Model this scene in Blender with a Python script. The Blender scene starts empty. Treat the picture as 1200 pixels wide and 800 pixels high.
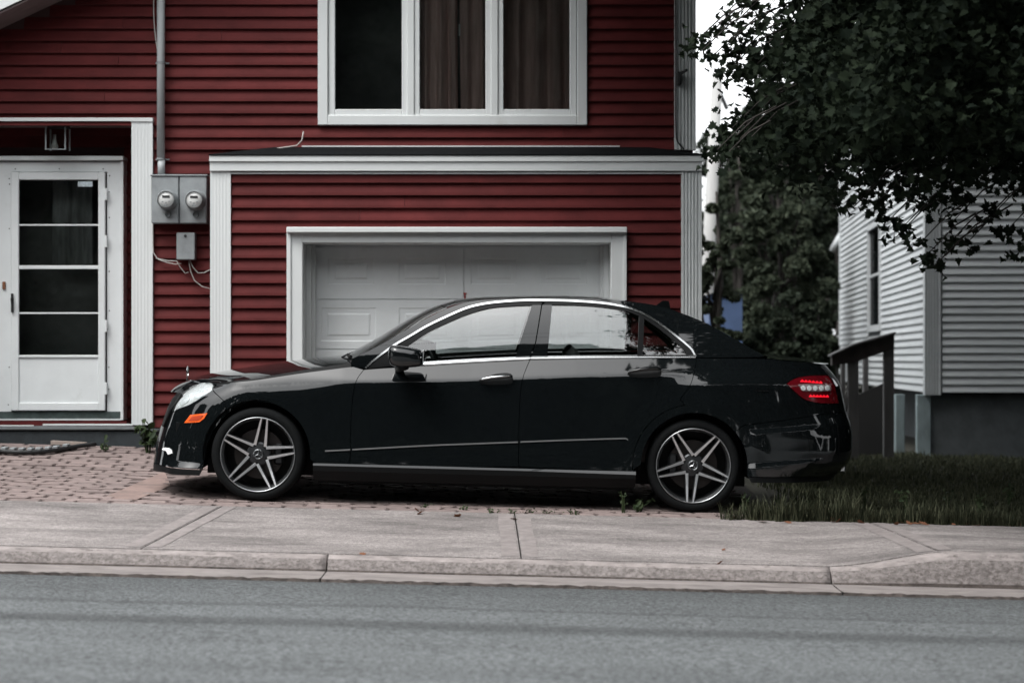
import bpy, math, random
import numpy as np
from mathutils import Vector, Matrix
from mathutils.geometry import delaunay_2d_cdt

random.seed(7)
rng = np.random.default_rng(7)
scene = bpy.context.scene
COL = scene.collection

# ------------------------------------------------------------------ camera, sky, sun, exposure
CAMY, CAMZ, FPX, HORIZ = -13.0, 0.99, 2301.0, 420.0      # focal length in photo pixels, row of the horizon
cd = bpy.data.cameras.new('camera')
cam = bpy.data.objects.new('camera', cd)
COL.objects.link(cam)
cam.location = (0, CAMY, CAMZ)
cam.rotation_euler = (math.radians(90), 0, 0)
cd.sensor_width = 36.0
cd.lens = FPX / 1200 * 36.0
cd.shift_y = (HORIZ - 400) / 1200
cd.clip_start = 0.1
cd.clip_end = 2000
cd.dof.use_dof = True
cd.dof.focus_distance = 13.4
cd.dof.aperture_fstop = 2.2
scene.camera = cam

SUN_EL, SUN_AZ = math.radians(58), math.radians(-44)      # azimuth from the camera's back, to its left
world = bpy.data.worlds.new('World')
scene.world = world
world.use_nodes = True
wn = world.node_tree
for n in list(wn.nodes):
    wn.nodes.remove(n)
w_out = wn.nodes.new('ShaderNodeOutputWorld')
w_bg = wn.nodes.new('ShaderNodeBackground')
w_sky = wn.nodes.new('ShaderNodeTexSky')
w_sky.sky_type = 'NISHITA'
w_sky.sun_disc = False
w_sky.sun_elevation = SUN_EL
w_sky.sun_rotation = math.radians(180) + SUN_AZ * -1
w_sky.air_density = 1.0
w_sky.dust_density = 7.0
w_sky.ozone_density = 1.0
w_hs = wn.nodes.new('ShaderNodeHueSaturation')             # overcast: the cloud layer takes most of the blue out
w_hs.inputs['Saturation'].default_value = 0.16
wn.links.new(w_sky.outputs[0], w_hs.inputs['Color'])
w_mx = wn.nodes.new('ShaderNodeMix')                      # an even layer of white cloud over it
w_mx.data_type = 'RGBA'
w_mx.inputs['Factor'].default_value = 0.6
w_mx.inputs[7].default_value = (5.2, 5.35, 5.45, 1)
wn.links.new(w_hs.outputs[0], w_mx.inputs[6])
wn.links.new(w_mx.outputs[2], w_bg.inputs['Color'])
w_bg.inputs['Strength'].default_value = 0.15
wn.links.new(w_bg.outputs[0], w_out.inputs['Surface'])

sd = bpy.data.lights.new('sun', 'SUN')
sd.energy = 0.6
sd.angle = math.radians(24)
sd.color = (1.0, 0.985, 0.965)
sun = bpy.data.objects.new('sun', sd)
COL.objects.link(sun)
sdir = Vector((math.sin(SUN_AZ) * math.cos(SUN_EL), -math.cos(SUN_AZ) * math.cos(SUN_EL), math.sin(SUN_EL)))   # towards the sun
sun.rotation_euler = sdir.to_track_quat('Z', 'Y').to_euler()

scene.view_settings.view_transform = 'Standard'
scene.view_settings.look = 'None'
scene.view_settings.exposure = 1.38
scene.view_settings.gamma = 1.0
try:
    scene.cycles.use_denoising = True
    scene.cycles.transparent_max_bounces = 24
    scene.cycles.max_bounces = 8
    scene.cycles.caustics_reflective = False
    scene.cycles.caustics_refractive = False
except Exception:
    pass


def P(px, py, D):
    """The point a photograph pixel shows at depth D from the camera."""
    return Vector(((px - 600) * D / FPX, CAMY + D, CAMZ - (py - HORIZ) * D / FPX))


def PX(px, D):
    return (px - 600) * D / FPX


def PZ(py, D):
    return CAMZ - (py - HORIZ) * D / FPX


# ------------------------------------------------------------------ materials
def new_mat(name):
    m = bpy.data.materials.new(name)
    m.use_nodes = True
    return m, m.node_tree, m.node_tree.nodes['Principled BSDF']


def mat(name, col, rough=0.6, metal=0.0, var=0.0, scale=6.0, bump=0.0, bscale=80.0, coat=0.0, rand=0.0, spec=0.5,
        stain=None, stain_scale=2.0, stain_lo=0.55, stain_hi=0.75, stretch=(1, 1, 1), ao=False):
    m, t, b = new_mat(name)
    N, L = t.nodes, t.links
    b.inputs['Roughness'].default_value = rough
    b.inputs['Metallic'].default_value = metal
    b.inputs['Specular IOR Level'].default_value = spec
    b.inputs['Coat Weight'].default_value = coat
    b.inputs['Coat Roughness'].default_value = 0.02
    b.inputs['Base Color'].default_value = (*col, 1)
    if var or bump or rand or stain:
        tc = N.new('ShaderNodeTexCoord')
        mp = N.new('ShaderNodeMapping')
        mp.inputs['Scale'].default_value = stretch
        L.new(tc.outputs['Object'], mp.inputs['Vector'])
        vec = mp.outputs[0]
        if rand:
            oi = N.new('ShaderNodeObjectInfo')
            ad = N.new('ShaderNodeVectorMath'); ad.operation = 'ADD'
            sc = N.new('ShaderNodeMath'); sc.operation = 'MULTIPLY'; sc.inputs[1].default_value = 37.0
            L.new(oi.outputs['Random'], sc.inputs[0])
            L.new(mp.outputs[0], ad.inputs[0]); L.new(sc.outputs[0], ad.inputs[1])
            vec = ad.outputs[0]
        last = None
        if var:
            n = N.new('ShaderNodeTexNoise')
            n.inputs['Scale'].default_value = scale
            n.inputs['Detail'].default_value = 6
            n.inputs['Roughness'].default_value = 0.62
            L.new(vec, n.inputs['Vector'])
            r = N.new('ShaderNodeMapRange')
            r.inputs['From Min'].default_value = 0.3; r.inputs['From Max'].default_value = 0.7
            r.inputs['To Min'].default_value = 1 - var; r.inputs['To Max'].default_value = 1 + var
            L.new(n.outputs['Fac'], r.inputs['Value'])
            last = r.outputs[0]
        if rand:
            r2 = N.new('ShaderNodeMapRange')
            r2.inputs['To Min'].default_value = 1 - rand; r2.inputs['To Max'].default_value = 1 + rand
            L.new(oi.outputs['Random'], r2.inputs['Value'])
            if last is None:
                last = r2.outputs[0]
            else:
                mm = N.new('ShaderNodeMath'); mm.operation = 'MULTIPLY'
                L.new(last, mm.inputs[0]); L.new(r2.outputs[0], mm.inputs[1]); last = mm.outputs[0]
        csrc = None
        if last is not None:
            mx = N.new('ShaderNodeVectorMath'); mx.operation = 'SCALE'
            mx.inputs[0].default_value = col
            L.new(last, mx.inputs['Scale'])
            csrc = mx.outputs[0]
        if stain:
            n3 = N.new('ShaderNodeTexNoise')
            n3.inputs['Scale'].default_value = stain_scale; n3.inputs['Detail'].default_value = 8
            n3.inputs['Roughness'].default_value = 0.68
            L.new(vec, n3.inputs['Vector'])
            r3 = N.new('ShaderNodeMapRange')
            r3.inputs['From Min'].default_value = stain_lo; r3.inputs['From Max'].default_value = stain_hi
            L.new(n3.outputs['Fac'], r3.inputs['Value'])
            mix = N.new('ShaderNodeMix'); mix.data_type = 'RGBA'
            L.new(r3.outputs[0], mix.inputs['Factor'])
            if csrc is not None:
                L.new(csrc, mix.inputs[6])
            else:
                mix.inputs[6].default_value = (*col, 1)
            mix.inputs[7].default_value = (*stain, 1)
            csrc = mix.outputs[2]
        if csrc is not None:
            L.new(csrc, b.inputs['Base Color'])
        if bump:
            nb = N.new('ShaderNodeTexNoise')
            nb.inputs['Scale'].default_value = bscale; nb.inputs['Detail'].default_value = 5
            L.new(vec, nb.inputs['Vector'])
            bp = N.new('ShaderNodeBump')
            bp.inputs['Strength'].default_value = bump
            bp.inputs['Distance'].default_value = 0.01
            L.new(nb.outputs['Fac'], bp.inputs['Height'])
            L.new(bp.outputs[0], b.inputs['Normal'])
    return m


def glass_mat(name, tint, ior=1.5, boost=1.8, rough=0.0):
    m = bpy.data.materials.new(name)
    m.use_nodes = True
    t = m.node_tree
    for n in list(t.nodes):
        t.nodes.remove(n)
    o = t.nodes.new('ShaderNodeOutputMaterial')
    mix = t.nodes.new('ShaderNodeMixShader')
    tr = t.nodes.new('ShaderNodeBsdfTransparent'); tr.inputs[0].default_value = (*tint, 1)
    gl = t.nodes.new('ShaderNodeBsdfGlossy'); gl.inputs['Roughness'].default_value = rough
    fr = t.nodes.new('ShaderNodeFresnel'); fr.inputs['IOR'].default_value = ior
    mu = t.nodes.new('ShaderNodeMath'); mu.operation = 'MULTIPLY'; mu.inputs[1].default_value = boost; mu.use_clamp = True
    t.links.new(fr.outputs[0], mu.inputs[0])
    t.links.new(mu.outputs[0], mix.inputs[0])
    t.links.new(tr.outputs[0], mix.inputs[1]); t.links.new(gl.outputs[0], mix.inputs[2])
    t.links.new(mix.outputs[0], o.inputs['Surface'])
    return m


def leaf_mat(name, c1, c2, trans=0.25, rough=0.45, spec=0.12):
    m, t, b = new_mat(name)
    N, L = t.nodes, t.links
    gi = N.new('ShaderNodeNewGeometry')
    mix = N.new('ShaderNodeMix'); mix.data_type = 'RGBA'
    mix.inputs[6].default_value = (*c1, 1); mix.inputs[7].default_value = (*c2, 1)
    L.new(gi.outputs['Random Per Island'], mix.inputs['Factor'])
    L.new(mix.outputs[2], b.inputs['Base Color'])
    b.inputs['Roughness'].default_value = rough
    b.inputs['Specular IOR Level'].default_value = spec
    tl = N.new('ShaderNodeBsdfTranslucent')
    L.new(mix.outputs[2], tl.inputs['Color'])
    ms = N.new('ShaderNodeMixShader'); ms.inputs[0].default_value = trans
    out = [n for n in N if n.type == 'OUTPUT_MATERIAL'][0]
    L.new(b.outputs[0], ms.inputs[1]); L.new(tl.outputs[0], ms.inputs[2])
    L.new(ms.outputs[0], out.inputs['Surface'])
    return m


M = {}
M['red'] = mat('red_vinyl', (0.091, 0.0160, 0.0160), 0.7, var=0.22, scale=5, bump=0.06, bscale=140, rand=0.10, stretch=(0.6, 1, 1), spec=0.15, stain=(0.055, 0.013, 0.013), stain_scale=3.0, stain_lo=0.58, stain_hi=0.85)
M['white'] = mat('white_vinyl', (0.64, 0.665, 0.665), 0.5, var=0.03, scale=4, bump=0.02, bscale=60, stretch=(1, 1, 0.4),
                 stain=(0.50, 0.50, 0.47), stain_scale=2.2, stain_lo=0.60, stain_hi=0.85)
M['white_door'] = mat('white_door_paint', (0.70, 0.73, 0.735), 0.45, var=0.05, scale=4, bump=0.03, bscale=30,
                      stain=(0.44, 0.45, 0.43), stain_scale=3.0, stain_lo=0.6, stain_hi=0.9)
M['siding_white'] = mat('white_siding', (0.455, 0.48, 0.49), 0.5, var=0.07, scale=3, rand=0.05, stretch=(0.3, 1, 1))
M['sheath'] = mat('wall_sheathing', (0.06, 0.03, 0.03), 0.9)
M['dim_room'] = mat('dim_room_walls', (0.16, 0.165, 0.165), 0.9, var=0.3, scale=3)
M['dark_room'] = mat('dark_interior', (0.03, 0.03, 0.03), 0.9)
M['shingle'] = mat('dark_roofing', (0.009, 0.010, 0.011), 1.0, spec=0.05, var=0.4, scale=40, bump=0.5, bscale=120)
M['glass'] = glass_mat('window_glass', (0.86, 0.88, 0.87), boost=2.0)
M['curtain'] = mat('brown_curtain', (0.62, 0.45, 0.42), 0.9, var=0.2, scale=30, stretch=(1, 1, 0.1))
M['lace'] = mat('pale_lace', (0.20, 0.21, 0.21), 0.9, var=0.45, scale=9, stretch=(1, 1, 0.35))
M['soffit'] = mat('soffit_board', (0.22, 0.17, 0.17), 0.8, var=0.15, scale=8)
M['concrete_dark'] = mat('dark_concrete', (0.075, 0.082, 0.085), 0.9, var=0.3, scale=7, bump=0.3, bscale=50)
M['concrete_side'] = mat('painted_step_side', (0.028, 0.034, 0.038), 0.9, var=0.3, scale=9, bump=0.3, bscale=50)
M['threshold'] = mat('green_threshold', (0.045, 0.065, 0.062), 0.7, var=0.5, scale=14)
M['metal_box'] = mat('galvanised_grey', (0.27, 0.29, 0.30), 0.55, metal=0.25, var=0.16, scale=11, stain=(0.12, 0.085, 0.07), stain_scale=7, stain_lo=0.64, stain_hi=0.8)
M['pvc'] = mat('grey_pvc', (0.45, 0.48, 0.49), 0.5, var=0.05, scale=10)
M['dark_metal'] = mat('dark_metal', (0.02, 0.021, 0.022), 0.5)
M['dial'] = mat('meter_face', (0.62, 0.63, 0.62), 0.4, var=0.08, scale=30)
M['cable'] = mat('grey_cable', (0.42, 0.40, 0.38), 0.6)
M['black_rubber'] = mat('black_rubber', (0.012, 0.013, 0.014), 0.55, bump=0.1, bscale=60)
M['brass'] = mat('worn_brass', (0.25, 0.11, 0.06), 0.5, metal=0.4)
# car
M['paint'] = mat('black_car_paint', (0.0042, 0.0054, 0.006), 0.03, spec=0.76)
M['chrome'] = mat('bright_trim', (0.72, 0.74, 0.75), 0.2, metal=1.0)
M['satin'] = mat('satin_trim', (0.40, 0.42, 0.43), 0.3, metal=1.0)
M['black_plastic'] = mat('black_plastic', (0.005, 0.0056, 0.006), 0.5, spec=0.15)
M['gloss_black'] = mat('gloss_black', (0.0045, 0.0055, 0.006), 0.04, spec=0.72)
M['car_glass'] = glass_mat('car_glass', (0.60, 0.64, 0.635), boost=4.6)
M['dark_glass'] = glass_mat('rear_glass', (0.30, 0.33, 0.33), boost=1.9)
M['tyre'] = mat('tyre_rubber', (0.006, 0.0068, 0.0072), 0.8, var=0.2, scale=30, spec=0.12)
M['rim'] = mat('gunmetal_rim', (0.055, 0.057, 0.06), 0.4, metal=0.9)
M['rim_cut'] = mat('machined_rim', (0.74, 0.75, 0.76), 0.34, metal=1.0, var=0.10, scale=14)
M['disc'] = mat('brake_disc', (0.035, 0.031, 0.03), 0.45, metal=0.8)
M['lamp_lens'] = glass_mat('clear_lens', (0.93, 0.95, 0.95), boost=1.4)
M['lamp_back'] = mat('lamp_reflector', (0.80, 0.82, 0.83), 0.3, metal=0.0, var=0.38, scale=13, coat=0.5)
M['amber'] = mat('amber_lens', (0.75, 0.10, 0.008), 0.25, coat=0.6)
M['amber_dark'] = mat('amber_lens_core', (0.36, 0.035, 0.005), 0.3, coat=0.5)
M['red_lens'] = mat('red_lens', (0.11, 0.004, 0.008), 0.10, coat=0.8)
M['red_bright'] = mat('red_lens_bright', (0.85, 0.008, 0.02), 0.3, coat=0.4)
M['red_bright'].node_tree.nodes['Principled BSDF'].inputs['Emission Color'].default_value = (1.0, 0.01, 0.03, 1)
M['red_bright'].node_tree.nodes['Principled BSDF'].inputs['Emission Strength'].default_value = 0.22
M['dim_glass'] = glass_mat('old_window_glass', (0.6, 0.62, 0.62), boost=0.10)
M['smoke_lens'] = mat('smoked_lens', (0.22, 0.16, 0.165), 0.15, coat=0.6, var=0.4, scale=70)
M['clear_lens_pale'] = mat('pale_lens', (0.72, 0.76, 0.77), 0.15, coat=0.6, var=0.3, scale=60)
M['leather'] = mat('grey_leather', (0.14, 0.14, 0.14), 0.6)
M['headliner'] = mat('pale_headliner', (0.42, 0.42, 0.43), 0.9)
M['mirror'] = mat('mirror_glass', (0.8, 0.82, 0.83), 0.03, metal=1.0)
# ground
M['grass_soil'] = mat('lawn_soil', (0.022, 0.022, 0.015), 1.0, var=0.4, scale=5, bump=0.4, bscale=30)
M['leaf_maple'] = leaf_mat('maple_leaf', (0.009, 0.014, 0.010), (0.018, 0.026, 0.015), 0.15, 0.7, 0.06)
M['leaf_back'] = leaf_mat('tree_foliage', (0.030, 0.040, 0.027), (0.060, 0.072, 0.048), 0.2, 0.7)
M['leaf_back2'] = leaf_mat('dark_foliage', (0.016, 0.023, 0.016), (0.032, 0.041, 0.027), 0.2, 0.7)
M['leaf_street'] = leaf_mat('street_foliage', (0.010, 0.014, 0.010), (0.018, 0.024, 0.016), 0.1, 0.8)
M['grass'] = leaf_mat('grass_blade', (0.018, 0.024, 0.013), (0.100, 0.106, 0.066), 0.2, 0.7)
M['weed'] = leaf_mat('weed_leaf', (0.022, 0.036, 0.018), (0.05, 0.07, 0.032), 0.2, 0.55)
M['bark'] = mat('bark', (0.028, 0.024, 0.021), 0.9, var=0.4, scale=12, bump=0.6, bscale=25, stretch=(1, 1, 0.25))
M['pole'] = mat('weathered_pole', (0.36, 0.36, 0.355), 0.85, var=0.12, scale=6, stretch=(1, 1, 0.2))
M['grey_wood'] = mat('weathered_wood', (0.105, 0.104, 0.104), 0.85, var=0.3, scale=9, bump=0.3, bscale=20, stretch=(1, 1, 0.2))
M['brown_wood'] = mat('brown_wood', (0.040, 0.033, 0.032), 0.85, var=0.3, scale=9, stretch=(1, 1, 0.3))
M['pale_post'] = mat('faded_blue_green_paint', (0.20, 0.25, 0.26), 0.8, var=0.25, scale=8, stretch=(1, 1, 0.4))
M['foundation'] = mat('grey_foundation', (0.075, 0.085, 0.09), 0.9, var=0.25, scale=4, bump=0.3, bscale=30)
M['blue'] = mat('blue_sheet', (0.06, 0.10, 0.20), 0.6, var=0.25, scale=2)
M['plank'] = mat('worn_plank', (0.30, 0.25, 0.22), 0.85, var=0.25, scale=8, stretch=(0.3, 1, 1))
M['dry_leaf'] = leaf_mat('dry_leaf', (0.10, 0.032, 0.016), (0.26, 0.13, 0.08), 0.15, 0.7)
M['sticker'] = mat('pale_sticker', (0.50, 0.58, 0.62), 0.5, var=0.3, scale=60)


# ------------------------------------------------------------------ object helpers
def tag(o, label=None, cat=None, group=None, kind=None):
    if label: o['label'] = label
    if cat: o['category'] = cat
    if group: o['group'] = group
    if kind: o['kind'] = kind
    return o


def empty(name, loc=(0, 0, 0), label=None, cat=None, group=None, kind=None):
    """An Empty at the thing's base; children made with world=True keep their world coordinates."""
    o = bpy.data.objects.new(name, None)
    o.location = loc
    o.empty_display_size = 0.2
    COL.objects.link(o)
    tag(o, label, cat, group, kind)
    return o


def put(o, parent):
    """Parent o, whose location is in world coordinates, to an unrotated object whose location is too."""
    o.parent = parent
    o.matrix_parent_inverse = Matrix.Translation(-Vector(parent.location))
    return o


def mesh_obj(name, verts, faces, m, parent=None, smooth=False, world=True):
    me = bpy.data.meshes.new(name)
    me.from_pydata([tuple(v) for v in verts], [], faces)
    if smooth:
        me.polygons.foreach_set('use_smooth', [True] * len(me.polygons))
    me.materials.append(m)
    me.update()
    o = bpy.data.objects.new(name, me)
    COL.objects.link(o)
    if parent is not None:
        if world:
            put(o, parent)
        else:
            o.parent = parent
    return o


class MB:
    def __init__(self):
        self.v, self.f = [], []

    def add(self, v, f):
        k = len(self.v)
        self.v += [tuple(p) for p in v]
        self.f += [tuple(i + k for i in q) for q in f]
        return self

    def box(self, x0, x1, y0, y1, z0, z1):
        x0, x1 = min(x0, x1), max(x0, x1); y0, y1 = min(y0, y1), max(y0, y1); z0, z1 = min(z0, z1), max(z0, z1)
        v = [(x, y, z) for z in (z0, z1) for y in (y0, y1) for x in (x0, x1)]
        return self.add(v, [(0, 2, 3, 1), (4, 5, 7, 6), (0, 1, 5, 4), (2, 6, 7, 3), (0, 4, 6, 2), (1, 3, 7, 5)])

    def bbox(self, x0, x1, y0, y1, z0, z1, b=0.006):
        """A box with its edges chamfered."""
        x0, x1 = min(x0, x1), max(x0, x1); y0, y1 = min(y0, y1), max(y0, y1); z0, z1 = min(z0, z1), max(z0, z1)
        b = min(b, (x1 - x0) / 2.2, (y1 - y0) / 2.2, (z1 - z0) / 2.2)
        pts, idx = [], {}
        for i, x in enumerate((x0, x1)):
            for j, y in enumerate((y0, y1)):
                for k, z in enumerate((z0, z1)):
                    sx, sy, sz = (b if i == 0 else -b), (b if j == 0 else -b), (b if k == 0 else -b)
                    for a, d in enumerate(((0, sy, sz), (sx, 0, sz), (sx, sy, 0))):
                        idx[(i, j, k, a)] = len(pts)
                        pts.append((x + d[0], y + d[1], z + d[2]))
        F = []
        for i in (0, 1):
            F.append([idx[(i, 0, 0, 0)], idx[(i, 1, 0, 0)], idx[(i, 1, 1, 0)], idx[(i, 0, 1, 0)]][::(-1 if i == 0 else 1)])
            F.append([idx[(0, i, 0, 1)], idx[(1, i, 0, 1)], idx[(1, i, 1, 1)], idx[(0, i, 1, 1)]][::(1 if i == 0 else -1)])
            F.append([idx[(0, 0, i, 2)], idx[(1, 0, i, 2)], idx[(1, 1, i, 2)], idx[(0, 1, i, 2)]][::(-1 if i == 0 else 1)])
        for i in (0, 1):
            for j in (0, 1):
                F.append([idx[(i, j, 0, 0)], idx[(i, j, 0, 1)], idx[(i, j, 1, 1)], idx[(i, j, 1, 0)]])
                F.append([idx[(i, 0, j, 0)], idx[(i, 0, j, 2)], idx[(i, 1, j, 2)], idx[(i, 1, j, 0)]])
                F.append([idx[(0, i, j, 1)], idx[(0, i, j, 2)], idx[(1, i, j, 2)], idx[(1, i, j, 1)]])
                for k in (0, 1):
                    F.append([idx[(i, j, k, a)] for a in (0, 1, 2)])
        c = Vector(((x0 + x1) / 2, (y0 + y1) / 2, (z0 + z1) / 2))
        G = []
        for q in F:
            p = [Vector(pts[i]) for i in q]
            n = (p[1] - p[0]).cross(p[2] - p[0])
            G.append(q if n.dot(sum(p, Vector()) / len(p) - c) > 0 else q[::-1])
        return self.add(pts, G)

    def prism(self, poly, a, b, axis='y'):
        """A polygon extruded along an axis from a to b; poly is given in the other two axes."""
        n = len(poly)
        def q(p, t):
            return {'x': (t, p[0], p[1]), 'y': (p[0], t, p[1]), 'z': (p[0], p[1], t)}[axis]
        v = [q(p, a) for p in poly] + [q(p, b) for p in poly]
        f = [tuple(range(n)), tuple(range(2 * n - 1, n - 1, -1))]
        f += [(i, i + n, (i + 1) % n + n, (i + 1) % n) for i in range(n)]
        ar = sum(poly[i][0] * poly[(i + 1) % n][1] - poly[(i + 1) % n][0] * poly[i][1] for i in range(n))
        flip = (ar > 0) == (b > a)
        if axis == 'y':
            flip = not flip
        if flip:
            f = [tuple(reversed(t)) for t in f]
        return self.add(v, f)

    def tube(self, pts, r, n=8, caps=True):
        pts = [Vector(p) for p in pts]
        rr = r if isinstance(r, (list, tuple)) else [r] * len(pts)
        up = Vector((0.13, 0.21, 0.97))
        v, f = [], []
        prev = None
        for i, p in enumerate(pts):
            t = (pts[min(i + 1, len(pts) - 1)] - pts[max(i - 1, 0)]).normalized()
            if prev is None:
                a = t.cross(up)
                if a.length < 0.1:
                    a = t.cross(Vector((1, 0, 0)))
            else:
                a = prev - t * prev.dot(t)
            a.normalize()
            prev = a
            b = t.cross(a)
            for k in range(n):
                th = 2 * math.pi * k / n
                v.append(p + (a * math.cos(th) + b * math.sin(th)) * rr[i])
        for i in range(len(pts) - 1):
            for k in range(n):
                k2 = (k + 1) % n
                f.append((i * n + k, i * n + k2, (i + 1) * n + k2, (i + 1) * n + k))
        if caps:
            f.append(tuple(range(n - 1, -1, -1)))
            f.append(tuple(range((len(pts) - 1) * n, len(pts) * n)))
        return self.add(v, f)

    def lathe(self, prof, c, axis='y', n=48, closed=False):
        """Revolve (radius, height) pairs about an axis through c."""
        c = Vector(c)
        v, f = [], []
        for (r, h) in prof:
            for k in range(n):
                th = 2 * math.pi * k / n
                a, b = r * math.cos(th), r * math.sin(th)
                v.append(c + Vector({'y': (a, h, b), 'z': (a, b, h), 'x': (h, a, b)}[axis]))
        m = len(prof)
        for i in range(m - 1 + (1 if closed else 0)):
            j = (i + 1) % m
            for k in range(n):
                k2 = (k + 1) % n
                q = (i * n + k, i * n + k2, j * n + k2, j * n + k)
                f.append(q if axis != 'y' else q[::-1])
        return self.add(v, f)

    def build(self, name, m, parent=None, smooth=False, world=True):
        return mesh_obj(name, self.v, self.f, m, parent, smooth, world)


def rot(ang):
    return math.cos(ang), math.sin(ang)


def cr(pts, step=4.0):
    """Catmull-Rom through 2-D points, sampled about every step."""
    p = [np.array(q, float) for q in pts]
    out = []
    for i in range(len(p) - 1):
        p0, p1, p2, p3 = p[max(i - 1, 0)], p[i], p[i + 1], p[min(i + 2, len(p) - 1)]
        n = max(1, int(np.linalg.norm(p2 - p1) / step))
        for k in range(n):
            t = k / n
            out.append(0.5 * (2 * p1 + (p2 - p0) * t + (2 * p0 - 5 * p1 + 4 * p2 - p3) * t * t + (3 * p1 - p0 - 3 * p2 + p3) * t ** 3))
    out.append(p[-1])
    return [tuple(q) for q in out]


def sstep(a, b, x):
    t = np.clip((np.asarray(x, float) - a) / (b - a), 0, 1)
    return t * t * (3 - 2 * t)


TILT = 0.0256


def gz(x, y):
    """Height of the ground: the street falls to the right, the drive climbs to the red house, the lawn falls away."""
    x = np.asarray(x, float); y = np.asarray(y, float)
    t = -TILT * (np.clip(x, -14, 14) + 0.249)
    yy = [-40, -20.2, -20.0, -19.85, -10, -6.0, -2.41, -2.40, -2.06, -1.98, -1.90, -0.25, 0.0, 1.85, 2.95, 6, 14, 40, 400]
    pl = [-0.2, -0.16, -0.16, -0.27, -0.20, -0.185, -0.237, -0.228, -0.218, -0.165, -0.140, -0.012, 0.0034, 0.068, 0.195, 0.25, 0.2, -0.2, -0.2]
    pr = [-0.2, -0.16, -0.16, -0.27, -0.20, -0.185, -0.237, -0.228, -0.218, -0.165, -0.140, -0.012, -0.008, -0.02, -0.027, -0.045, -0.10, -0.25, -0.25]
    a = np.interp(y, yy, pl); b = np.interp(y, yy, pr)
    k = sstep(1.55, 2.7, x)
    return t + a * (1 - k) + b * k


def lift(x):
    """The dropped kerb rises to full height to the right of the drive."""
    return 0.108 * sstep(1.75, 2.55, x)


# ================================================================== THE CAR
# Local frame: x towards the tail, y away from the camera, z up; origin on the ground between the wheels.
CAR_LOC = Vector((-0.249, 0.925, 0.0357))
CAR_M = Matrix.Translation(CAR_LOC) @ Matrix.Rotation(TILT, 4, 'Y') @ Matrix.Rotation(math.radians(2.0), 4, 'X')
CAR_I = CAR_M.inverted()
CAR_MN, CAR_IN = np.array(CAR_M), np.array(CAR_I)
HUB = 0.312
WB = 1.446


def cproj(p):
    w = CAR_MN[:3, :3] @ np.asarray(p, float) + CAR_MN[:3, 3]
    D = w[1] - CAMY
    return np.array((600 + FPX * w[0] / D, HORIZ - FPX * (w[2] - CAMZ) / D))


_cam_l = CAR_IN[:3, :3] @ np.array((0, CAMY, CAMZ)) + CAR_IN[:3, 3]


def loc_at(px, py, yl):
    """Local (x, z) where a photograph pixel meets the plane y = yl."""
    d = CAR_IN[:3, :3] @ np.array(((px - 600) / FPX, 1.0, -(py - HORIZ) / FPX))
    t = (yl - _cam_l[1]) / d[1]
    q = _cam_l + t * d
    return float(q[0]), float(q[2])


def curve_xz(pts, yl=-0.9):
    q = [loc_at(a, b, yl) for a, b in pts]
    return np.array([p[0] for p in q]), np.array([p[1] for p in q])


# plan curve of the widest level, nose centre to tail centre
plan = [(-2.25, 0), (-2.245, 0.2), (-2.215, 0.40), (-2.16, 0.56), (-2.07, 0.70), (-1.94, 0.80), (-1.75, 0.868), (-1.5, 0.905), (-1.1, 0.92), (-0.5, 0.925),
        (0.5, 0.925), (1.2, 0.922), (1.6, 0.914), (1.9, 0.893), (2.16, 0.85), (2.36, 0.775), (2.48, 0.67), (2.545, 0.55), (2.575, 0.40), (2.595, 0.2), (2.60, 0)]
_pl = np.array(cr(plan, 0.01))
_sl = np.concatenate([[0], np.cumsum(np.linalg.norm(np.diff(_pl, axis=0), axis=1))])
S_MAX = float(_sl[-1])
_tx, _tw = np.gradient(_pl[:, 0], _sl), np.gradient(_pl[:, 1], _sl)
_k = np.ones(9) / 9
_tx = np.convolve(np.pad(_tx, 4, 'edge'), _k, 'valid'); _tw = np.convolve(np.pad(_tw, 4, 'edge'), _k, 'valid')
_nl = np.hypot(_tx, _tw)
_nx, _nw = -_tw / _nl, _tx / _nl


def s_at_x(x):
    return float(np.interp(x, _pl[:, 0], _sl))


# curves read from the photograph
CRX, CRZ = curve_xz([(180, 466), (260, 455), (330, 451), (400, 447.5), (480, 446.5), (550, 445.5), (612, 443.5), (675, 441), (735, 439.5), (815, 438), (900, 440), (990, 445)])
POX, POZ = curve_xz([(750, 453), (780, 452.5), (850, 451), (925, 450.5), (990, 452)])
NOX = [loc_at(p, 0, 0)[0] for p in (0,)]
_fo = [(543, 180), (529, 182), (515, 183.5), (497, 188), (480, 193), (465, 199), (457, 204.5), (450, 212), (445, 220)]
FOZ = np.array([loc_at(180, a, -0.35)[1] for a, b in _fo]); FOO = np.array([(b - 181) * 0.00584 for a, b in _fo])
_ro = [(556, 975), (548, 985), (544, 990), (537, 993.5), (525, 996), (510, 996), (496, 994), (482, 988), (460, 982.5), (452, 981), (440, 975.5), (431, 970.5), (425, 967)]
ROZ = np.array([loc_at(996, a, -0.35)[1] for a, b in _ro]); ROO = np.array([(996 - b) * 0.00584 for a, b in _ro])
LEDGES = []
for (x0, x1, t0, t1, b0, b1, amp) in ((884, 964, 502.5, 498.5, 508.5, 503.5, 0.020), (879, 962, 541.5, 537.5, 548.5, 540.5, 0.018), (200, 236, 541.5, 543.0, 548.5, 549.5, 0.022)):
    q = [loc_at(a, b, -0.9) for a, b in ((x0, t0), (x1, t1), (x0, b0), (x1, b1))]
    LEDGES.append((q[0][0], q[1][0], q[0][1], q[1][1], q[2][1], q[3][1], amp))


def softplus(h, k):
    return k * np.logaddexp(0, h / k)


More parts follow.
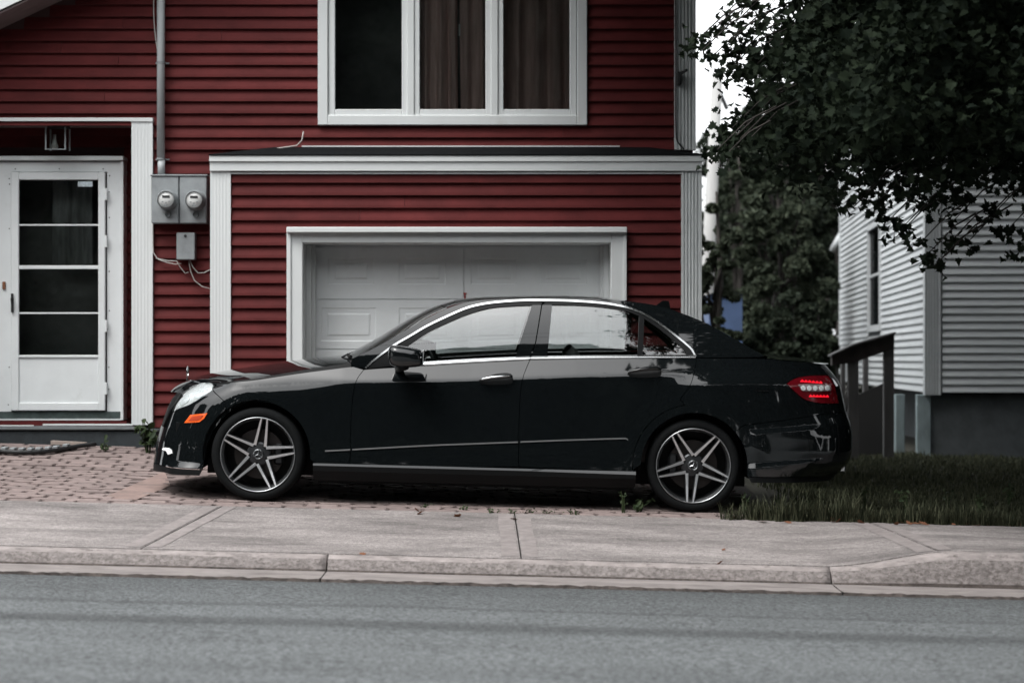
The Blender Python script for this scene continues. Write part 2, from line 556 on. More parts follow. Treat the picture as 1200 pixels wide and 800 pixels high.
def S(s, z):
    """Body side and ends: (distance along the plan curve, height) -> local x, y, z."""
    s = np.asarray(s, float); z = np.asarray(z, float)
    x0 = np.interp(s, _sl, _pl[:, 0]); w0 = np.interp(s, _sl, _pl[:, 1])
    nx = np.interp(s, _sl, _nx); nw = np.interp(s, _sl, _nw)
    side = np.clip(nw, 0, 1)
    zc = np.interp(x0, CRX, CRZ)
    h = z - zc
    kk = 0.006 + 0.022 * (1 - sstep(-1.25, -0.75, x0)) + 0.01 * sstep(1.9, 2.3, x0)
    slope = 0.66 - 0.26 * sstep(1.75, 2.3, x0) - 0.1 * (1 - sstep(-1.9, -1.4, x0))
    d = slope * softplus(h, kk)
    low = np.clip(0.42 - z, 0, 1)
    d = d + 0.10 * low ** 2 * side + 0.125 * (np.minimum(z, zc) - 0.45) * side
    # rear shoulder
    zp = np.interp(x0, POX, POZ)
    amp = 0.034 * sstep(1.16, 1.55, x0) * (1 - 0.75 * sstep(2.0, 2.45, x0))
    u = z - zp
    prof = np.where(u > 0, 1 - sstep(0.0, 0.085, u) * 0.5 - np.clip(u / 0.085, 0, 1) * 0.5, 1.0 - 0.85 * sstep(0.0, 0.62, -u))
    d = d - amp * prof
    # wheel arch flares
    for cx, fl, r0, r1 in ((-WB, 0.0, 0.395, 0.45), (WB, 0.012, 0.400, 0.52)):
        r = np.hypot(x0 - cx, z - HUB)
        up = sstep(-0.05, 0.15, z - HUB) * (sstep(0.14, 0.32, z - HUB) if cx < 0 else 0.35 + 0.65 * sstep(-0.05, 0.12, x0 - cx))
        d = d - fl * (1 - sstep(r0, r1, r)) * up
    for (xa, xb, ta, tb, ba, bb, am) in LEDGES:
        t = np.clip((x0 - xa) / (xb - xa), 0, 1)
        zt = ta + (tb - ta) * t; zb = ba + (bb - ba) * t
        fade = sstep(xa - 0.06, xa + 0.02, x0) * (1 - sstep(xb - 0.12, xb + 0.05, x0))
        d = d - am * fade * np.clip((zt - z) / (zt - zb), 0, 1) * np.exp(-np.clip(zb - z, 0, 1) / 0.6)
    fo = np.interp(z, FOZ, FOO); ro = np.interp(-z, -ROZ[::-1] if ROZ[0] > ROZ[-1] else -ROZ[::-1], ROO[::-1]) if False else np.interp(z, ROZ, ROO)
    bf = 1 - sstep(-2.12, -1.45, x0); br = sstep(1.6, 2.45, x0)
    x = x0 + nx * -d + fo * bf - ro * br
    w = w0 - nw * d
    return np.stack([x, -w, z], -1)


def newton(fn, target, g, steps=14, clampv=0.12):
    g = np.array(g, float)
    for _ in range(steps):
        p = cproj(fn(g[0], g[1]))
        e = target - p
        if abs(e).max() < 0.02:
            break
        h = 1e-4
        J = np.stack([(cproj(fn(g[0] + h, g[1])) - p) / h, (cproj(fn(g[0], g[1] + h)) - p) / h], -1)
        try:
            dlt = np.linalg.solve(J, e)
        except np.linalg.LinAlgError:
            break
        g += np.clip(dlt, -clampv, clampv)
    return g


def Sinv(px, py):
    x, z = loc_at(px, py, -0.9)
    g = (s_at_x(max(-2.0, min(2.4, x))), z)
    r = newton(S, np.array((px, py)), g)
    return float(np.clip(r[0], 0, S_MAX)), float(r[1])


def SP(pts, smooth=False):
    return [Sinv(a, b) for a, b in (cr(pts) if smooth else pts)]


# greenhouse side surface over (x, z)
BX, BZ = curve_xz([(380, 434), (405, 432.5), (430, 430.5), (497, 426.5), (550, 423), (617, 419.5), (700, 418.2), (815, 417.5), (900, 417.5)], -0.86)
_bw = np.array([-float(S(s_at_x(x), z)[1]) for x, z in zip(BX, BZ)])
_bw = np.convolve(np.pad(_bw, 1, 'edge'), np.ones(3) / 3, 'valid')


def G(x, z):
    x = np.asarray(x, float); z = np.asarray(z, float)
    h = z - np.interp(x, BX, BZ)
    hp = np.clip(h, -0.05, 0.6)
    kp = sstep(0.95, 1.35, x)
    w = np.interp(x, BX, _bw) - 0.014 - (0.16 + 0.26 * kp) * hp - (0.64 - 0.34 * kp) * np.clip(hp, 0, 1) ** 2
    return np.stack([x, -w, z], -1)


def Ginv(px, py):
    return tuple(float(t) for t in newton(G, np.array((px, py), float), loc_at(px, py, -0.78)))


def GP(pts, smooth=False):
    return [Ginv(a, b) for a, b in (cr(pts) if smooth else pts)]


def normals(surf, ab, off=0.0):
    h = 1.5e-3
    a, b = ab[:, 0], ab[:, 1]
    da = surf(a + h, b) - surf(a - h, b); db = surf(a, b + h) - surf(a, b - h)
    n = np.cross(da, db)
    return n / np.maximum(np.linalg.norm(n, axis=1, keepdims=True), 1e-12)


def resample(poly, step):
    out = []
    n = len(poly)
    for i in range(n):
        a, b = np.array(poly[i]), np.array(poly[(i + 1) % n])
        L = np.linalg.norm(b - a)
        if L < 1e-6:
            continue
        k = max(1, int(math.ceil(L / step)))
        for j in range(k):
            out.append(a + (b - a) * j / k)
    return np.array(out)


def inset(poly, d):
    n = len(poly)
    ar = 0.5 * sum(poly[i][0] * poly[(i + 1) % n][1] - poly[(i + 1) % n][0] * poly[i][1] for i in range(n))
    if ar < 0:
        poly = poly[::-1].copy()
    e = np.roll(poly, -1, 0) - poly
    e /= np.maximum(np.linalg.norm(e, axis=1, keepdims=True), 1e-9)
    nr = np.stack([-e[:, 1], e[:, 0]], 1)
    m = nr + np.roll(nr, 1, 0)
    ml = np.linalg.norm(m, axis=1, keepdims=True)
    m = m / np.maximum(ml, 1e-6)
    c = np.maximum((m * nr).sum(1, keepdims=True), 0.5)
    return poly + m / c * d


def inside(poly, pts):
    x, y = pts[:, 0], pts[:, 1]
    r = np.zeros(len(pts), bool)
    n = len(poly)
    for i in range(n):
        x0, y0 = poly[i]; x1, y1 = poly[(i + 1) % n]
        c = (y0 > y) != (y1 > y)
        if c.any():
            t = (x1 - x0) * (y - y0) / (y1 - y0 + 1e-15) + x0
            r ^= c & (x < t)
    return r


def near_edge(poly, pts, d):
    r = np.zeros(len(pts), bool)
    n = len(poly)
    for i in range(n):
        a = poly[i]; b = poly[(i + 1) % n]
        ab = b - a
        t = np.clip(((pts - a) @ ab) / max(ab @ ab, 1e-12), 0, 1)
        q = a + t[:, None] * ab
        r |= ((pts - q) ** 2).sum(1) < d * d
    return r


# extra sample points where the body side bends sharply
_fx = []
_sg = np.arange(0, S_MAX, 0.03)
_xg = np.interp(_sg, _sl, _pl[:, 0])
for o in (-0.02, -0.010, -0.004, 0.0, 0.004, 0.010, 0.02):
    _fx.append(np.stack([_sg, np.interp(_xg, CRX, CRZ) + o], 1))
for o in (-0.02, -0.006, 0.0, 0.008, 0.03, 0.055, 0.075, 0.09):
    k = _xg > 1.1
    _fx.append(np.stack([_sg[k], np.interp(_xg[k], POX, POZ) + o], 1))
for cx in (-WB, WB):
    for r in (0.362, 0.375, 0.39, 0.41, 0.43, 0.45, 0.47, 0.49):
        th = np.linspace(-0.2, math.pi + 0.2, 60)
        _fx.append(np.stack([np.interp(cx + r * np.cos(th), _pl[:, 0], _sl), HUB + r * np.sin(th)], 1))
for (xa, xb, ta, tb, ba, bb, am) in LEDGES:
    for u in (-0.15, 0.0, 0.15, 0.5, 0.85, 1.0, 1.15, 1.8):
        t = np.linspace(-0.1, 1.1, 26)
        zt, zb = ta + (tb - ta) * t, ba + (bb - ba) * t
        _fx.append(np.stack([np.interp(xa + (xb - xa) * t, _pl[:, 0], _sl), zt + (zb - zt) * u], 1))
FEAT = np.concatenate(_fx)


def grow(surf, poly, h=0.035, gap=0.002, flange=0.016, off=0.0, feat=None):
    """Mesh a panel cut from a surface: (points, faces, loop normals), for the near side."""
    poly = resample(np.array(poly), h * 0.55)
    poly = inset(poly, gap)
    lo, hi = poly.min(0), poly.max(0)
    gx, gy = np.meshgrid(np.arange(lo[0], hi[0], h), np.arange(lo[1], hi[1], h))
    pts = np.stack([gx.ravel(), gy.ravel()], 1)
    cand = [pts]
    if feat is not None:
        f = feat[(feat > lo).all(1) & (feat < hi).all(1)]
        cand.append(f)
    pts = np.concatenate(cand)
    if len(pts):
        pts = pts[inside(poly, pts)]
    if len(pts):
        pts = pts[~near_edge(poly, pts, h * 0.22)]
    nb = len(poly)
    allp = np.concatenate([poly, pts]) if len(pts) else poly
    vs, es, fs, *_ = delaunay_2d_cdt([Vector(p) for p in allp], [(i, (i + 1) % nb) for i in range(nb)], [], 1, 1e-6)
    ab = np.array([tuple(v) for v in vs])
    tris = []
    for f in fs:
        a, b, c = ab[f[0]], ab[f[1]], ab[f[2]]
        k = (b[0] - a[0]) * (c[1] - a[1]) - (b[1] - a[1]) * (c[0] - a[0])
        tris.append(tuple(f) if k > 0 else tuple(f[::-1]))
    nrm = normals(surf, ab)
    pos = surf(ab[:, 0], ab[:, 1]) + nrm * off
    faces = list(tris)
    ln = [nrm[i] for f in tris for i in f]
    verts = [tuple(p) for p in pos]
    if flange:
        pb = surf(poly[:, 0], poly[:, 1]); nbm = normals(surf, poly)
        pb = pb + nbm * off
        k0 = len(verts)
        verts += [tuple(p) for p in pb] + [tuple(p) for p in (pb - nbm * flange)]
        for i in range(nb):
            j = (i + 1) % nb
            q = (k0 + i, k0 + nb + i, k0 + nb + j, k0 + j)
            p = [np.array(verts[t]) for t in q]
            n = np.cross(p[1] - p[0], p[3] - p[0])
            n = n / max(np.linalg.norm(n), 1e-12)
            faces.append(q)
            ln += [n] * 4
    return verts, faces, ln


def emit(name, data, m, parent, far=False):
    verts, faces, ln = data
    if far:
        verts = [(x, -y, z) for x, y, z in verts]
        ln2, k, f2 = [], 0, []
        for f in faces:
            n = len(f)
            f2.append(tuple(f[::-1]))
            ln2 += [(v[0], -v[1], v[2]) for v in ln[k:k + n][::-1]]
            k += n
        faces, ln = f2, ln2
    o = mesh_obj(name, verts, faces, m, parent, smooth=True, world=False)
    o.data.normals_split_custom_set([tuple(v) for v in ln])
    return o


car = empty('black_sedan', CAR_LOC, 'glossy black four-door saloon car parked across the brick drive in front of the garage', 'car')
car.rotation_mode = 'QUATERNION'
car.rotation_quaternion = CAR_M.to_quaternion()


def pair(name, surf, poly, m, parents=(None, None), **kw):
    d = grow(surf, poly, **kw)
    a = emit(name, d, m, parents[0] or car)
    b = emit(name, d, m, parents[1] or car, far=True)
    return a, b


def arc(cx, r, a0, a1, n=30):
    """Wheel arch points on S, angles in degrees from straight back (tail) anticlockwise as seen from the camera."""
    out = []
    for k in range(n + 1):
        a = math.radians(a0 + (a1 - a0) * k / n)
        out.append((s_at_x(cx + r * math.cos(a)), HUB + r * math.sin(a)))
    return out


def zat(py, yl=-0.9, px=560):
    return loc_at(px, py, yl)[1]


RA = 0.352
SKT = 546.8                                               # photo row of the door bottoms
# --- outline pieces (photo pixels)
HOODCUT = [(212, 462.5), (218, 457), (226, 452), (236, 448.6), (246, 448), (254, 449.8), (275, 447.5), (300, 445), (350, 437.5), (402, 430.7), (414, 429.5)]
e_pts = SP(HOODCUT, True)
front_arch = arc(-WB, RA, 0, 180)
rear_arch = arc(WB, RA, 0, 180)
zb_sill = zat(SKT)
door_front = SP([(426.5, 433), (419, 443), (415, 455), (412.5, 475), (411, 500), (410.5, 527), (410, SKT)], True)
mid_cut = SP([(621, 421.6), (616.5, 432), (612.5, 444), (609.5, 465), (608.3, 490), (608, 515), (607.5, SKT)], True)
rear_cut_u = SP([(816, 419.3), (816, 423), (813.5, 436), (808.5, 452), (797, 467.5)], True)
rd_arch = arc(WB, 0.408, 100, 196, 22)
belt_f = SP([(426.5, 433), (450, 431.2), (497, 428.6), (550, 425.3), (621, 421.6)])
belt_r = SP([(621, 421.6), (700, 420), (816, 419.3)])
bump_cut = SP([(249, 456.5), (256, 463.5), (263.5, 470.5)])
hl_low = SP([(201.5, 482.5), (210, 478), (220, 474.5), (230, 469), (240, 462.8), (249, 456.5)], True)
hl_tip = hl_low[0]

# front fender
fa = [p for p in front_arch if True]
k0 = min(range(len(front_arch)), key=lambda i: (front_arch[i][0] - bump_cut[-1][0]) ** 2 + (front_arch[i][1] - bump_cut[-1][1]) ** 2)
poly = e_pts[next(i for i, p in enumerate(e_pts) if cproj(S(*p))[0] > 253):] + door_front[0:] + [(s_at_x(-WB + 0.395), zb_sill), (s_at_x(-WB + RA + 0.002), HUB - 0.02)] + front_arch[:k0 + 1] + bump_cut[::-1]
fender = pair('fender', S, poly, M['paint'], feat=FEAT, h=0.022)
# front door, rear door
poly = belt_f + mid_cut[1:] + door_front[::-1][:-1]
front_door = pair('door', S, poly, M['paint'], feat=FEAT)
poly = belt_r + rear_cut_u[1:] + [p for p in rd_arch if p[1] < rear_cut_u[-1][1] - 0.01 and p[1] > zb_sill] + [(rd_arch[-1][0] if rd_arch[-1][1] > zb_sill else s_at_x(WB - 0.40), zb_sill)] + mid_cut[::-1][:-1]
rear_door = pair('door', S, poly, M['paint'], feat=FEAT, h=0.02)
# rear quarter with the shoulder
seam_r = SP([(872, 498), (900, 494.5), (940, 489), (972, 483.5)])
tl_low = SP([(921.5, 449.3), (926, 454), (936, 463), (944, 468.5), (955, 471.5), (970, 473)], True)
tl_top = SP([(921.5, 449.3), (930, 444), (940, 441.3), (955, 440), (969, 440)], True)
shoulder = SP([(816, 419.3), (850, 419.6), (888, 419.8), (905, 420.8), (930, 423), (952, 425.2), (963, 427)])
s_in = s_at_x(2.545) if False else float(np.interp(0.62, _pl[::-1, 1][:len(_pl) // 2], _sl[::-1][:len(_pl) // 2]))
ra = [p for p in rear_arch]
k1 = min(range(len(rear_arch)), key=lambda i: (rear_arch[i][0] - seam_r[0][0]) ** 2 + (rear_arch[i][1] - seam_r[0][1]) ** 2)
lim = next(i for i, p in enumerate(rear_arch) if p[0] < s_at_x(WB - 0.30))
qpoly = shoulder + [(s_in, shoulder[-1][1]), (s_in, tl_top[-1][1])] + tl_top[::-1] + tl_low[1:] + [(s_in, tl_low[-1][1]), (s_in, seam_r[-1][1])] + seam_r[::-1] + rear_arch[k1:] + \
    [(s_at_x(WB - 0.39), HUB - 0.02), (s_at_x(WB - 0.400), zb_sill)] + [p for p in rd_arch if p[1] < rear_cut_u[-1][1] - 0.01 and p[1] > zb_sill][::-1] + rear_cut_u[::-1][:-1]
quarter = pair('rear_quarter', S, qpoly, M['paint'], feat=FEAT, h=0.02)
# tail lamp: dark red shell, brighter rows, clear band
tpoly = tl_top + [(s_in, tl_top[-1][1]), (s_in, tl_low[-1][1])] + tl_low[::-1][:-1]
tail_lamp = pair('tail_light', S, tpoly, M['red_lens'], flange=0.02, off=0.003)
pair('clear_band', S, SP([(934.5, 450.5), (946, 450.0), (960, 450.8), (972.5, 451.3), (973, 457.8), (960, 458.8), (943, 458.5), (938, 455.5)]), M['smoke_lens'], parents=tail_lamp, h=0.02, gap=0.0, flange=0.004, off=0.006)
for q in range(6):
    for x0, y0, dy, w in ((937.5 + q * 4.3, 444.8 + q * 0.35, 3.0, 4.0), (947.5 + q * 3.9, 462.0 + 0.1 * q, 3.2, 3.6)):
        pair('lamp_diode', S, SP([(x0, y0 + dy * 0.7), (x0 + w * 0.5, y0), (x0 + w, y0 + dy * 0.6), (x0 + w * 0.95, y0 + dy), (x0 + 0.1, y0 + dy)]), M['red_bright'], parents=tail_lamp, h=0.02, gap=0.0, flange=0.003, off=0.007)
for q in range(5):
    x0 = 937.5 + q * 7.0
    pair('lamp_bulb', S, SP([(x0, 453.4), (x0 + 2.6, 451.6), (x0 + 5.2, 453.2), (x0 + 5.6, 456.4), (x0 + 3.0, 458.0), (x0 + 0.8, 456.6)]), M['clear_lens_pale'], parents=tail_lamp, h=0.02, gap=0.0, flange=0.004, off=0.010)
# rear bumper and the panel between the lamps
zlow, zcut = zat(556.5), zat(549.5)
rb = seam_r + [(s_in, seam_r[-1][1]), (S_MAX - 0.001, seam_r[-1][1] + 0.01), (S_MAX - 0.001, zcut), (s_at_x(WB + RA + 0.010), zcut)] + [p for p in rear_arch[:k1 + 1] if p[1] > zcut + 0.004]
pair('rear_valance', S, [(s_at_x(WB + RA + 0.012), zcut - 0.001), (S_MAX - 0.001, zcut - 0.001), (S_MAX - 0.001, zlow), (s_at_x(WB + 0.40), zlow)], M['black_plastic'], off=-0.004)
pair('rear_bumper', S, rb, M['paint'], feat=FEAT)
ztop = shoulder[-1][1]
pair('boot_panel', S, [(s_in, seam_r[-1][1]), (S_MAX - 0.001, seam_r[-1][1] + 0.01), (S_MAX - 0.001, ztop), (s_in, ztop)], M['paint'])
# front bumper, grille, headlamp
s_gr = hl_tip[0] - 0.02
zg_low = zat(498, -0.4, 190)
zfc = zat(549.5, -0.88, 220)
fb = hl_low + bump_cut[1:] + [p for p in front_arch[k0:] if p[1] > zfc + 0.004] + [(s_at_x(-WB - RA - 0.005), zfc), (0.001, zfc), (0.001, zg_low), (s_gr, zg_low)]
lipf = [(s_at_x(-WB - RA - 0.006), zfc - 0.001), (s_at_x(-WB - 0.375), zat(557, -0.88, 222)), (s_at_x(-1.98), zat(556, -0.8, 207)), (s_at_x(-2.08), zat(553.5, -0.7, 195)), (s_at_x(-2.17), zat(551.5, -0.5, 184)), (0.001, zat(551, 0, 181)), (0.001, zfc - 0.001)]
pair('front_lip', S, lipf, M['black_plastic'], off=-0.002)
bumper = pair('front_bumper', S, fb, M['paint'], feat=FEAT)
ztg = S(*e_pts[0])[2]
pair('grille', S, [(0.001, zg_low), (s_gr, zg_low), (s_gr + 0.01, float(ztg)), (0.001, float(ztg) + 0.01)], M['black_plastic'], off=-0.003)
ft = [i for i, p in enumerate(e_pts) if cproj(S(*p))[0] < 253]
hpoly = hl_low[::-1] + [(hl_tip[0] - 0.004, hl_tip[1] + 0.02)] + e_pts[:ft[-1] + 1]
lens = pair('headlight', S, hpoly, M['lamp_back'], off=-0.010, flange=0.01)
pair('headlight_lens', S, hpoly, M['lamp_lens'], parents=lens, off=0.002, flange=0.02)
for pl_ in ([(224, 462), (231, 456.5), (238, 453.5), (243, 455), (239, 461), (230, 466.5)], [(209, 472), (214, 466), (220, 461.5), (222.5, 464), (218, 471), (211, 475)]):
    pair('lamp_bowl', S, SP(cr(pl_ + pl_[:1], 2)[:-1]), M['clear_lens_pale'], parents=lens, h=0.02, gap=0.0, flange=0.01, off=-0.006)
# amber marker, day lamp, flat reflector strips
pair('side_marker', S, SP([(216.5, 495.5), (223.5, 486.2), (243.5, 484), (239.5, 490.5), (234, 494.6)]), M['amber'], h=0.02, gap=0, flange=0.01, off=0.006)
pair('marker_core', S, SP([(221.5, 493.2), (226, 488), (239, 486.6), (236, 490.6), (231.5, 492.8)]), M['amber_dark'], h=0.02, gap=0, flange=0.004, off=0.009)
pair('day_lamp', S, SP([(190.5, 526.5), (192.5, 524.2), (198.5, 524.6), (201, 526.5), (202.2, 530.8), (197.5, 532.6), (195.5, 528.4)]), M['lamp_back'], h=0.02, gap=0, flange=0.01, off=0.006)
# side skirt: a ledge that catches the sky, then the dark sill
for sgn, far in ((1, False), (-1, True)):
    st = np.linspace(-WB + 0.375, WB - 0.385, 40)
    ring = []
    for x in st:
        z1 = zb_sill + 0.002; w = -float(S(s_at_x(x), z1)[1])
        t = float(np.interp(x, [-1.1, 0.30, 1.05], [0.42, 0.40, 0.95]))
        ring.append([(x, -(w - 0.03), z1 + 0.01), (x, -(w + 0.006), z1 - 0.002), (x, -(w + 0.006 + 0.012 * t), z1 - 0.010 - 0.013 * t), (x, -(w + 0.014 * t), z1 - 0.05), (x, -(w - 0.03), z1 - 0.115), (x, -(w - 0.2), z1 - 0.14)])
    V = [tuple((p[0], p[1] * sgn, p[2])) for r in ring for p in r]
    n = len(ring[0])
    F = [(i * n + j, (i + 1) * n + j, (i + 1) * n + j + 1, i * n + j + 1) for i in range(len(ring) - 1) for j in range(n - 1)]
    F += [tuple(range(n)), tuple(range((len(ring) - 1) * n, len(ring) * n))[::-1]]
    F = [f[::-1] for f in F] if not far else F
    sk = mesh_obj('side_skirt', V, F, M['paint'], car, world=False)
    sk.data.materials.append(M['black_plastic'])
    for i, p_ in enumerate(sk.data.polygons):
        if i % (n - 1) >= 2 or i >= len(F) - 2: p_.material_index = 1

# --- greenhouse
CH = [(428, 431.5), (440, 420.5), (455, 409.3), (465, 402.5), (480, 394), (500, 382.3), (525, 370.3), (545, 361.8), (560, 357.6), (580, 354.5), (610, 352.3), (640, 352.1), (670, 352.8), (700, 354.8), (720, 357.4), (735, 360.6), (750, 366), (765, 374), (780, 384.5), (795, 396), (805, 404.3), (811, 410.2), (814.7, 417.6)]
CHs = cr(CH, 4)


def shifted(pts, d):
    p = np.array(pts); t = np.gradient(p, axis=0); t /= np.linalg.norm(t, axis=1, keepdims=True)
    return [tuple(q) for q in p + np.stack([t[:, 1], -t[:, 0]], 1) * d]


ch_out, ch_in = shifted(CHs, 1.05), shifted(CHs, -1.05)
E_PX = [(414, 419.5), (431, 411.6), (452, 400.6), (475, 387), (500, 372.8), (525, 361), (548, 354.2), (575, 351), (610, 349.8), (660, 349.4), (700, 350.4), (728, 352.3), (745, 354), (765, 357), (783, 361.5), (800, 367.3), (825, 377.5), (850, 391), (874, 404.8), (895, 416.2)]
C_PX = [(405, 417.5), (421, 407.5), (443, 395.5), (467, 381), (492, 367), (517, 356.5), (540, 350.7), (568, 347.8), (610, 346.6), (660, 346.2), (700, 347.8), (728, 350.8), (745, 354.0), (765, 358.4), (783, 363.2), (800, 369), (825, 379.3), (850, 392.8), (874, 406.4), (896, 417)]
E_s = cr(E_PX, 6)
poly = GP(E_s) + GP([(895, 418.0), (850, 418.9), (816.3, 418.7)]) + GP(ch_out[::-1]) + GP([(412, 431), (411, 425)])
pair('roof_pillar', G, poly, M['paint'], h=0.04, gap=0.0)
chp = GP(ch_out) + GP(ch_in[::-1])
pair('window_trim', G, chp, M['chrome'], h=0.02, gap=0.0, flange=0.008, off=0.006)
# glass
g_top_f = [(474, 408), (500, 390.2), (525, 378), (550, 367.6), (575, 360.9), (600, 358.6), (623.3, 357.6)]
g_f = g_top_f + [(603.3, 419), (550, 422), (497, 425.2), (474, 427)]
g_top_r = [(647, 357.2), (680, 357.8), (710, 360.2), (735, 364.6), (749, 370.4)]
g_r = g_top_r + [(746.8, 416.5), (641.5, 417.5)]
g_q = [(755, 373.2), (770, 383.4), (785, 395), (797, 405.3), (804, 413), (804, 416), (753, 416.4)]
pair('window', G, GP(cr(g_top_f, 5)) + GP(g_f[len(g_top_f):]), M['car_glass'], parents=front_door, h=0.05, gap=0, flange=0.004, off=-0.006)
pair('window', G, GP(cr(g_top_r, 5)) + GP(g_r[len(g_top_r):]), M['car_glass'], parents=rear_door, h=0.05, gap=0, flange=0.004, off=-0.006)
pair('quarter_window', G, GP(g_q), M['car_glass'], parents=rear_door, h=0.05, gap=0, flange=0.004, off=-0.006)
# black frame round the glass
i_m = min(range(len(ch_in)), key=lambda i: abs(ch_in[i][0] - 634.5) + (0 if ch_in[i][1] < 360 else 999))
i_a = min(range(len(ch_in)), key=lambda i: abs(ch_in[i][0] - 452))
fr_f = [p for p in ch_in[i_a:i_m + 1]] + [(634.3, 357.4)] + cr(g_top_f, 5)[::-1] + [(462, 414)]
pair('window_frame', G, GP(fr_f), M['black_plastic'], parents=front_door, h=0.03, gap=0, flange=0.02, off=0.0)
fr_s = [(430.5, 431.5)] + [p for p in ch_in[:i_a + 1] if p[0] > 431] + [(462, 414), (474, 408), (474, 427)]
pair('mirror_sail', G, GP(fr_s), M['black_plastic'], parents=front_door, h=0.03, gap=0, flange=0.01, off=0.0)
fr_r = [(635.6, 357.4)] + [p for p in ch_in[i_m + 1:] if p[1] < 417] + [(813, 417), (804, 416.5), (804, 413), (797, 405.3), (785, 395), (770, 383.4), (755, 373.2), (749, 370.4)] + cr(g_top_r, 5)[::-1]
pair('window_frame', G, GP(fr_r), M['black_plastic'], parents=rear_door, h=0.03, gap=0, flange=0.02, off=0.0)
pair('window_divider', G, GP([(749, 370.4), (755, 373.2), (753, 417), (746.8, 417)]), M['black_plastic'], parents=rear_door, h=0.03, gap=0, flange=0.012, off=0.001)
pair('pillar_cover', G, GP([(623.3, 357.4), (634.4, 357.3), (627.2, 401), (620.8, 419.5), (603.3, 420)]), M['gloss_black'], parents=front_door, h=0.03, gap=0.001, flange=0.012, off=0.002)
pair('pillar_cover', G, GP([(635.4, 357.3), (647, 357.2), (641.5, 418.2), (621.8, 419.3), (628.2, 401)]), M['gloss_black'], parents=rear_door, h=0.03, gap=0.001, flange=0.012, off=0.002)


def belt_strip(top, bot, par):
    """Bright strip between the door skin and the glass."""
    A = [G(*Ginv(a, b)) + np.array((0, -0.003, 0)) for a, b in cr(top, 8)]
    n = len(A)
    bb = cr(bot, 8)
    bi = [(np.interp(i / (n - 1), np.linspace(0, 1, len(bb)), [q[0] for q in bb]), np.interp(i / (n - 1), np.linspace(0, 1, len(bb)), [q[1] for q in bb])) for i in range(n)]
    B = [S(*Sinv(a, b)) + np.array((0, -0.004, 0)) for a, b in bi]
    for sgn in (1, -1):
        V = []
        for a, b in zip(A, B):
            m_ = (a + b) / 2 + np.array((0, -0.004, 0.001))
            for q in (a + np.array((0, 0.012, 0)), a, m_, b, b + np.array((0, 0.012, -0.001))):
                V.append((q[0], q[1] * sgn, q[2]))
        F = [(i * 5 + j, (i + 1) * 5 + j, (i + 1) * 5 + j + 1, i * 5 + j + 1) for i in range(n - 1) for j in range(4)]
        if sgn > 0:
            F = [f[::-1] for f in F]
        o = mesh_obj('belt_trim', V, F, M['chrome'], par[0 if sgn > 0 else 1], smooth=True, world=False)


belt_strip([(496.5, 423.6), (550, 420.3), (620.7, 417.2)], [(496.5, 428.6), (550, 425.2), (620.5, 421.4)], front_door)
belt_strip([(621.8, 417.1), (700, 416.2), (815.2, 415.4)], [(621.6, 421.2), (700, 419.8), (815.2, 419.1)], rear_door)


def strip_on_S(name, pts, hw, m, par, out=0.007):
    """A thin raised moulding along the body side."""
    pts = cr(pts, 8)
    R = []
    for a, b in pts:
        s, z = Sinv(a, b)
        n = normals(S, np.array([[s, z]]))[0]
        R.append((S(s, z), n))
    for sgn in (1, -1):
        V = []
        for p, n in R:
            for dz, o in ((hw, 0.0), (hw * 0.7, out), (-hw * 0.6, out * 0.9), (-hw, 0.0)):
                q = p + n * o + np.array((0, 0, dz))
                V.append((q[0], q[1] * sgn, q[2]))
        k = len(R)
        F = [(i * 4 + j, (i + 1) * 4 + j, (i + 1) * 4 + j + 1, i * 4 + j + 1) for i in range(k - 1) for j in range(3)]
        F += [(0, 1, 2, 3)[::-1], tuple((k - 1) * 4 + t for t in (0, 1, 2, 3))]
        if sgn > 0:
            F = [f[::-1] for f in F]
        mesh_obj(name, V, F, m, par[0 if sgn > 0 else 1], world=False)


strip_on_S('side_trim', [(381, 528.3), (395, 527.6), (410.5, 526.8)], 0.006, M['satin'], fender)
strip_on_S('side_trim', [(413, 526.7), (500, 522), (560, 519.7), (607, 517.9)], 0.006, M['satin'], front_door)
strip_on_S('side_trim', [(609.8, 517.7), (660, 515.8), (700, 514.5), (733, 513.7), (736, 515)], 0.006, M['satin'], rear_door)
strip_on_S('tail_trim', [(885, 458), (900, 458)], 0.001, M['paint'], quarter)


# --- roof, windscreen and rear window lofted between the pillars
def loft(name, k0, k1, E, C, m, power=2.3, nv=40, lift_=0.0):
    V, F = [], []
    n = k1 - k0 + 1
    for k in range(k0, k1 + 1):
        e, c = E[k], C[k]
        for j in range(-nv, nv + 1):
            v = math.sin(j / nv * math.pi / 2) if abs(j) < nv else (1 if j > 0 else -1)
            f = abs(v) ** power
            V.append((c[0] + (e[0] - c[0]) * f, v * abs(e[1]), c[2] + (e[2] - c[2]) * f + lift_))
    w = 2 * nv + 1
    for i in range(n - 1):
        for j in range(w - 1):
            F.append((i * w + j, (i + 1) * w + j, (i + 1) * w + j + 1, i * w + j + 1))
    return mesh_obj(name, V, F, m, car, smooth=True, world=False)


nE = 41
def even(pts, n):
    p = np.array(pts); t = np.linspace(0, 1, len(p)); q = np.linspace(0, 1, n)
    c = cr(pts, 1.0)
    return p, t, q


def densify(pts, per=3):
    out = []
    p = [np.array(q, float) for q in pts]
    for i in range(len(p) - 1):
        p0, p1, p2, p3 = p[max(i - 1, 0)], p[i], p[i + 1], p[min(i + 2, len(p) - 1)]
        for k in range(per):
            t = k / per
            out.append(0.5 * (2 * p1 + (p2 - p0) * t + (2 * p0 - 5 * p1 + 4 * p2 - p3) * t * t + (3 * p1 - p0 - 3 * p2 + p3) * t ** 3))
    out.append(p[-1])
    return out


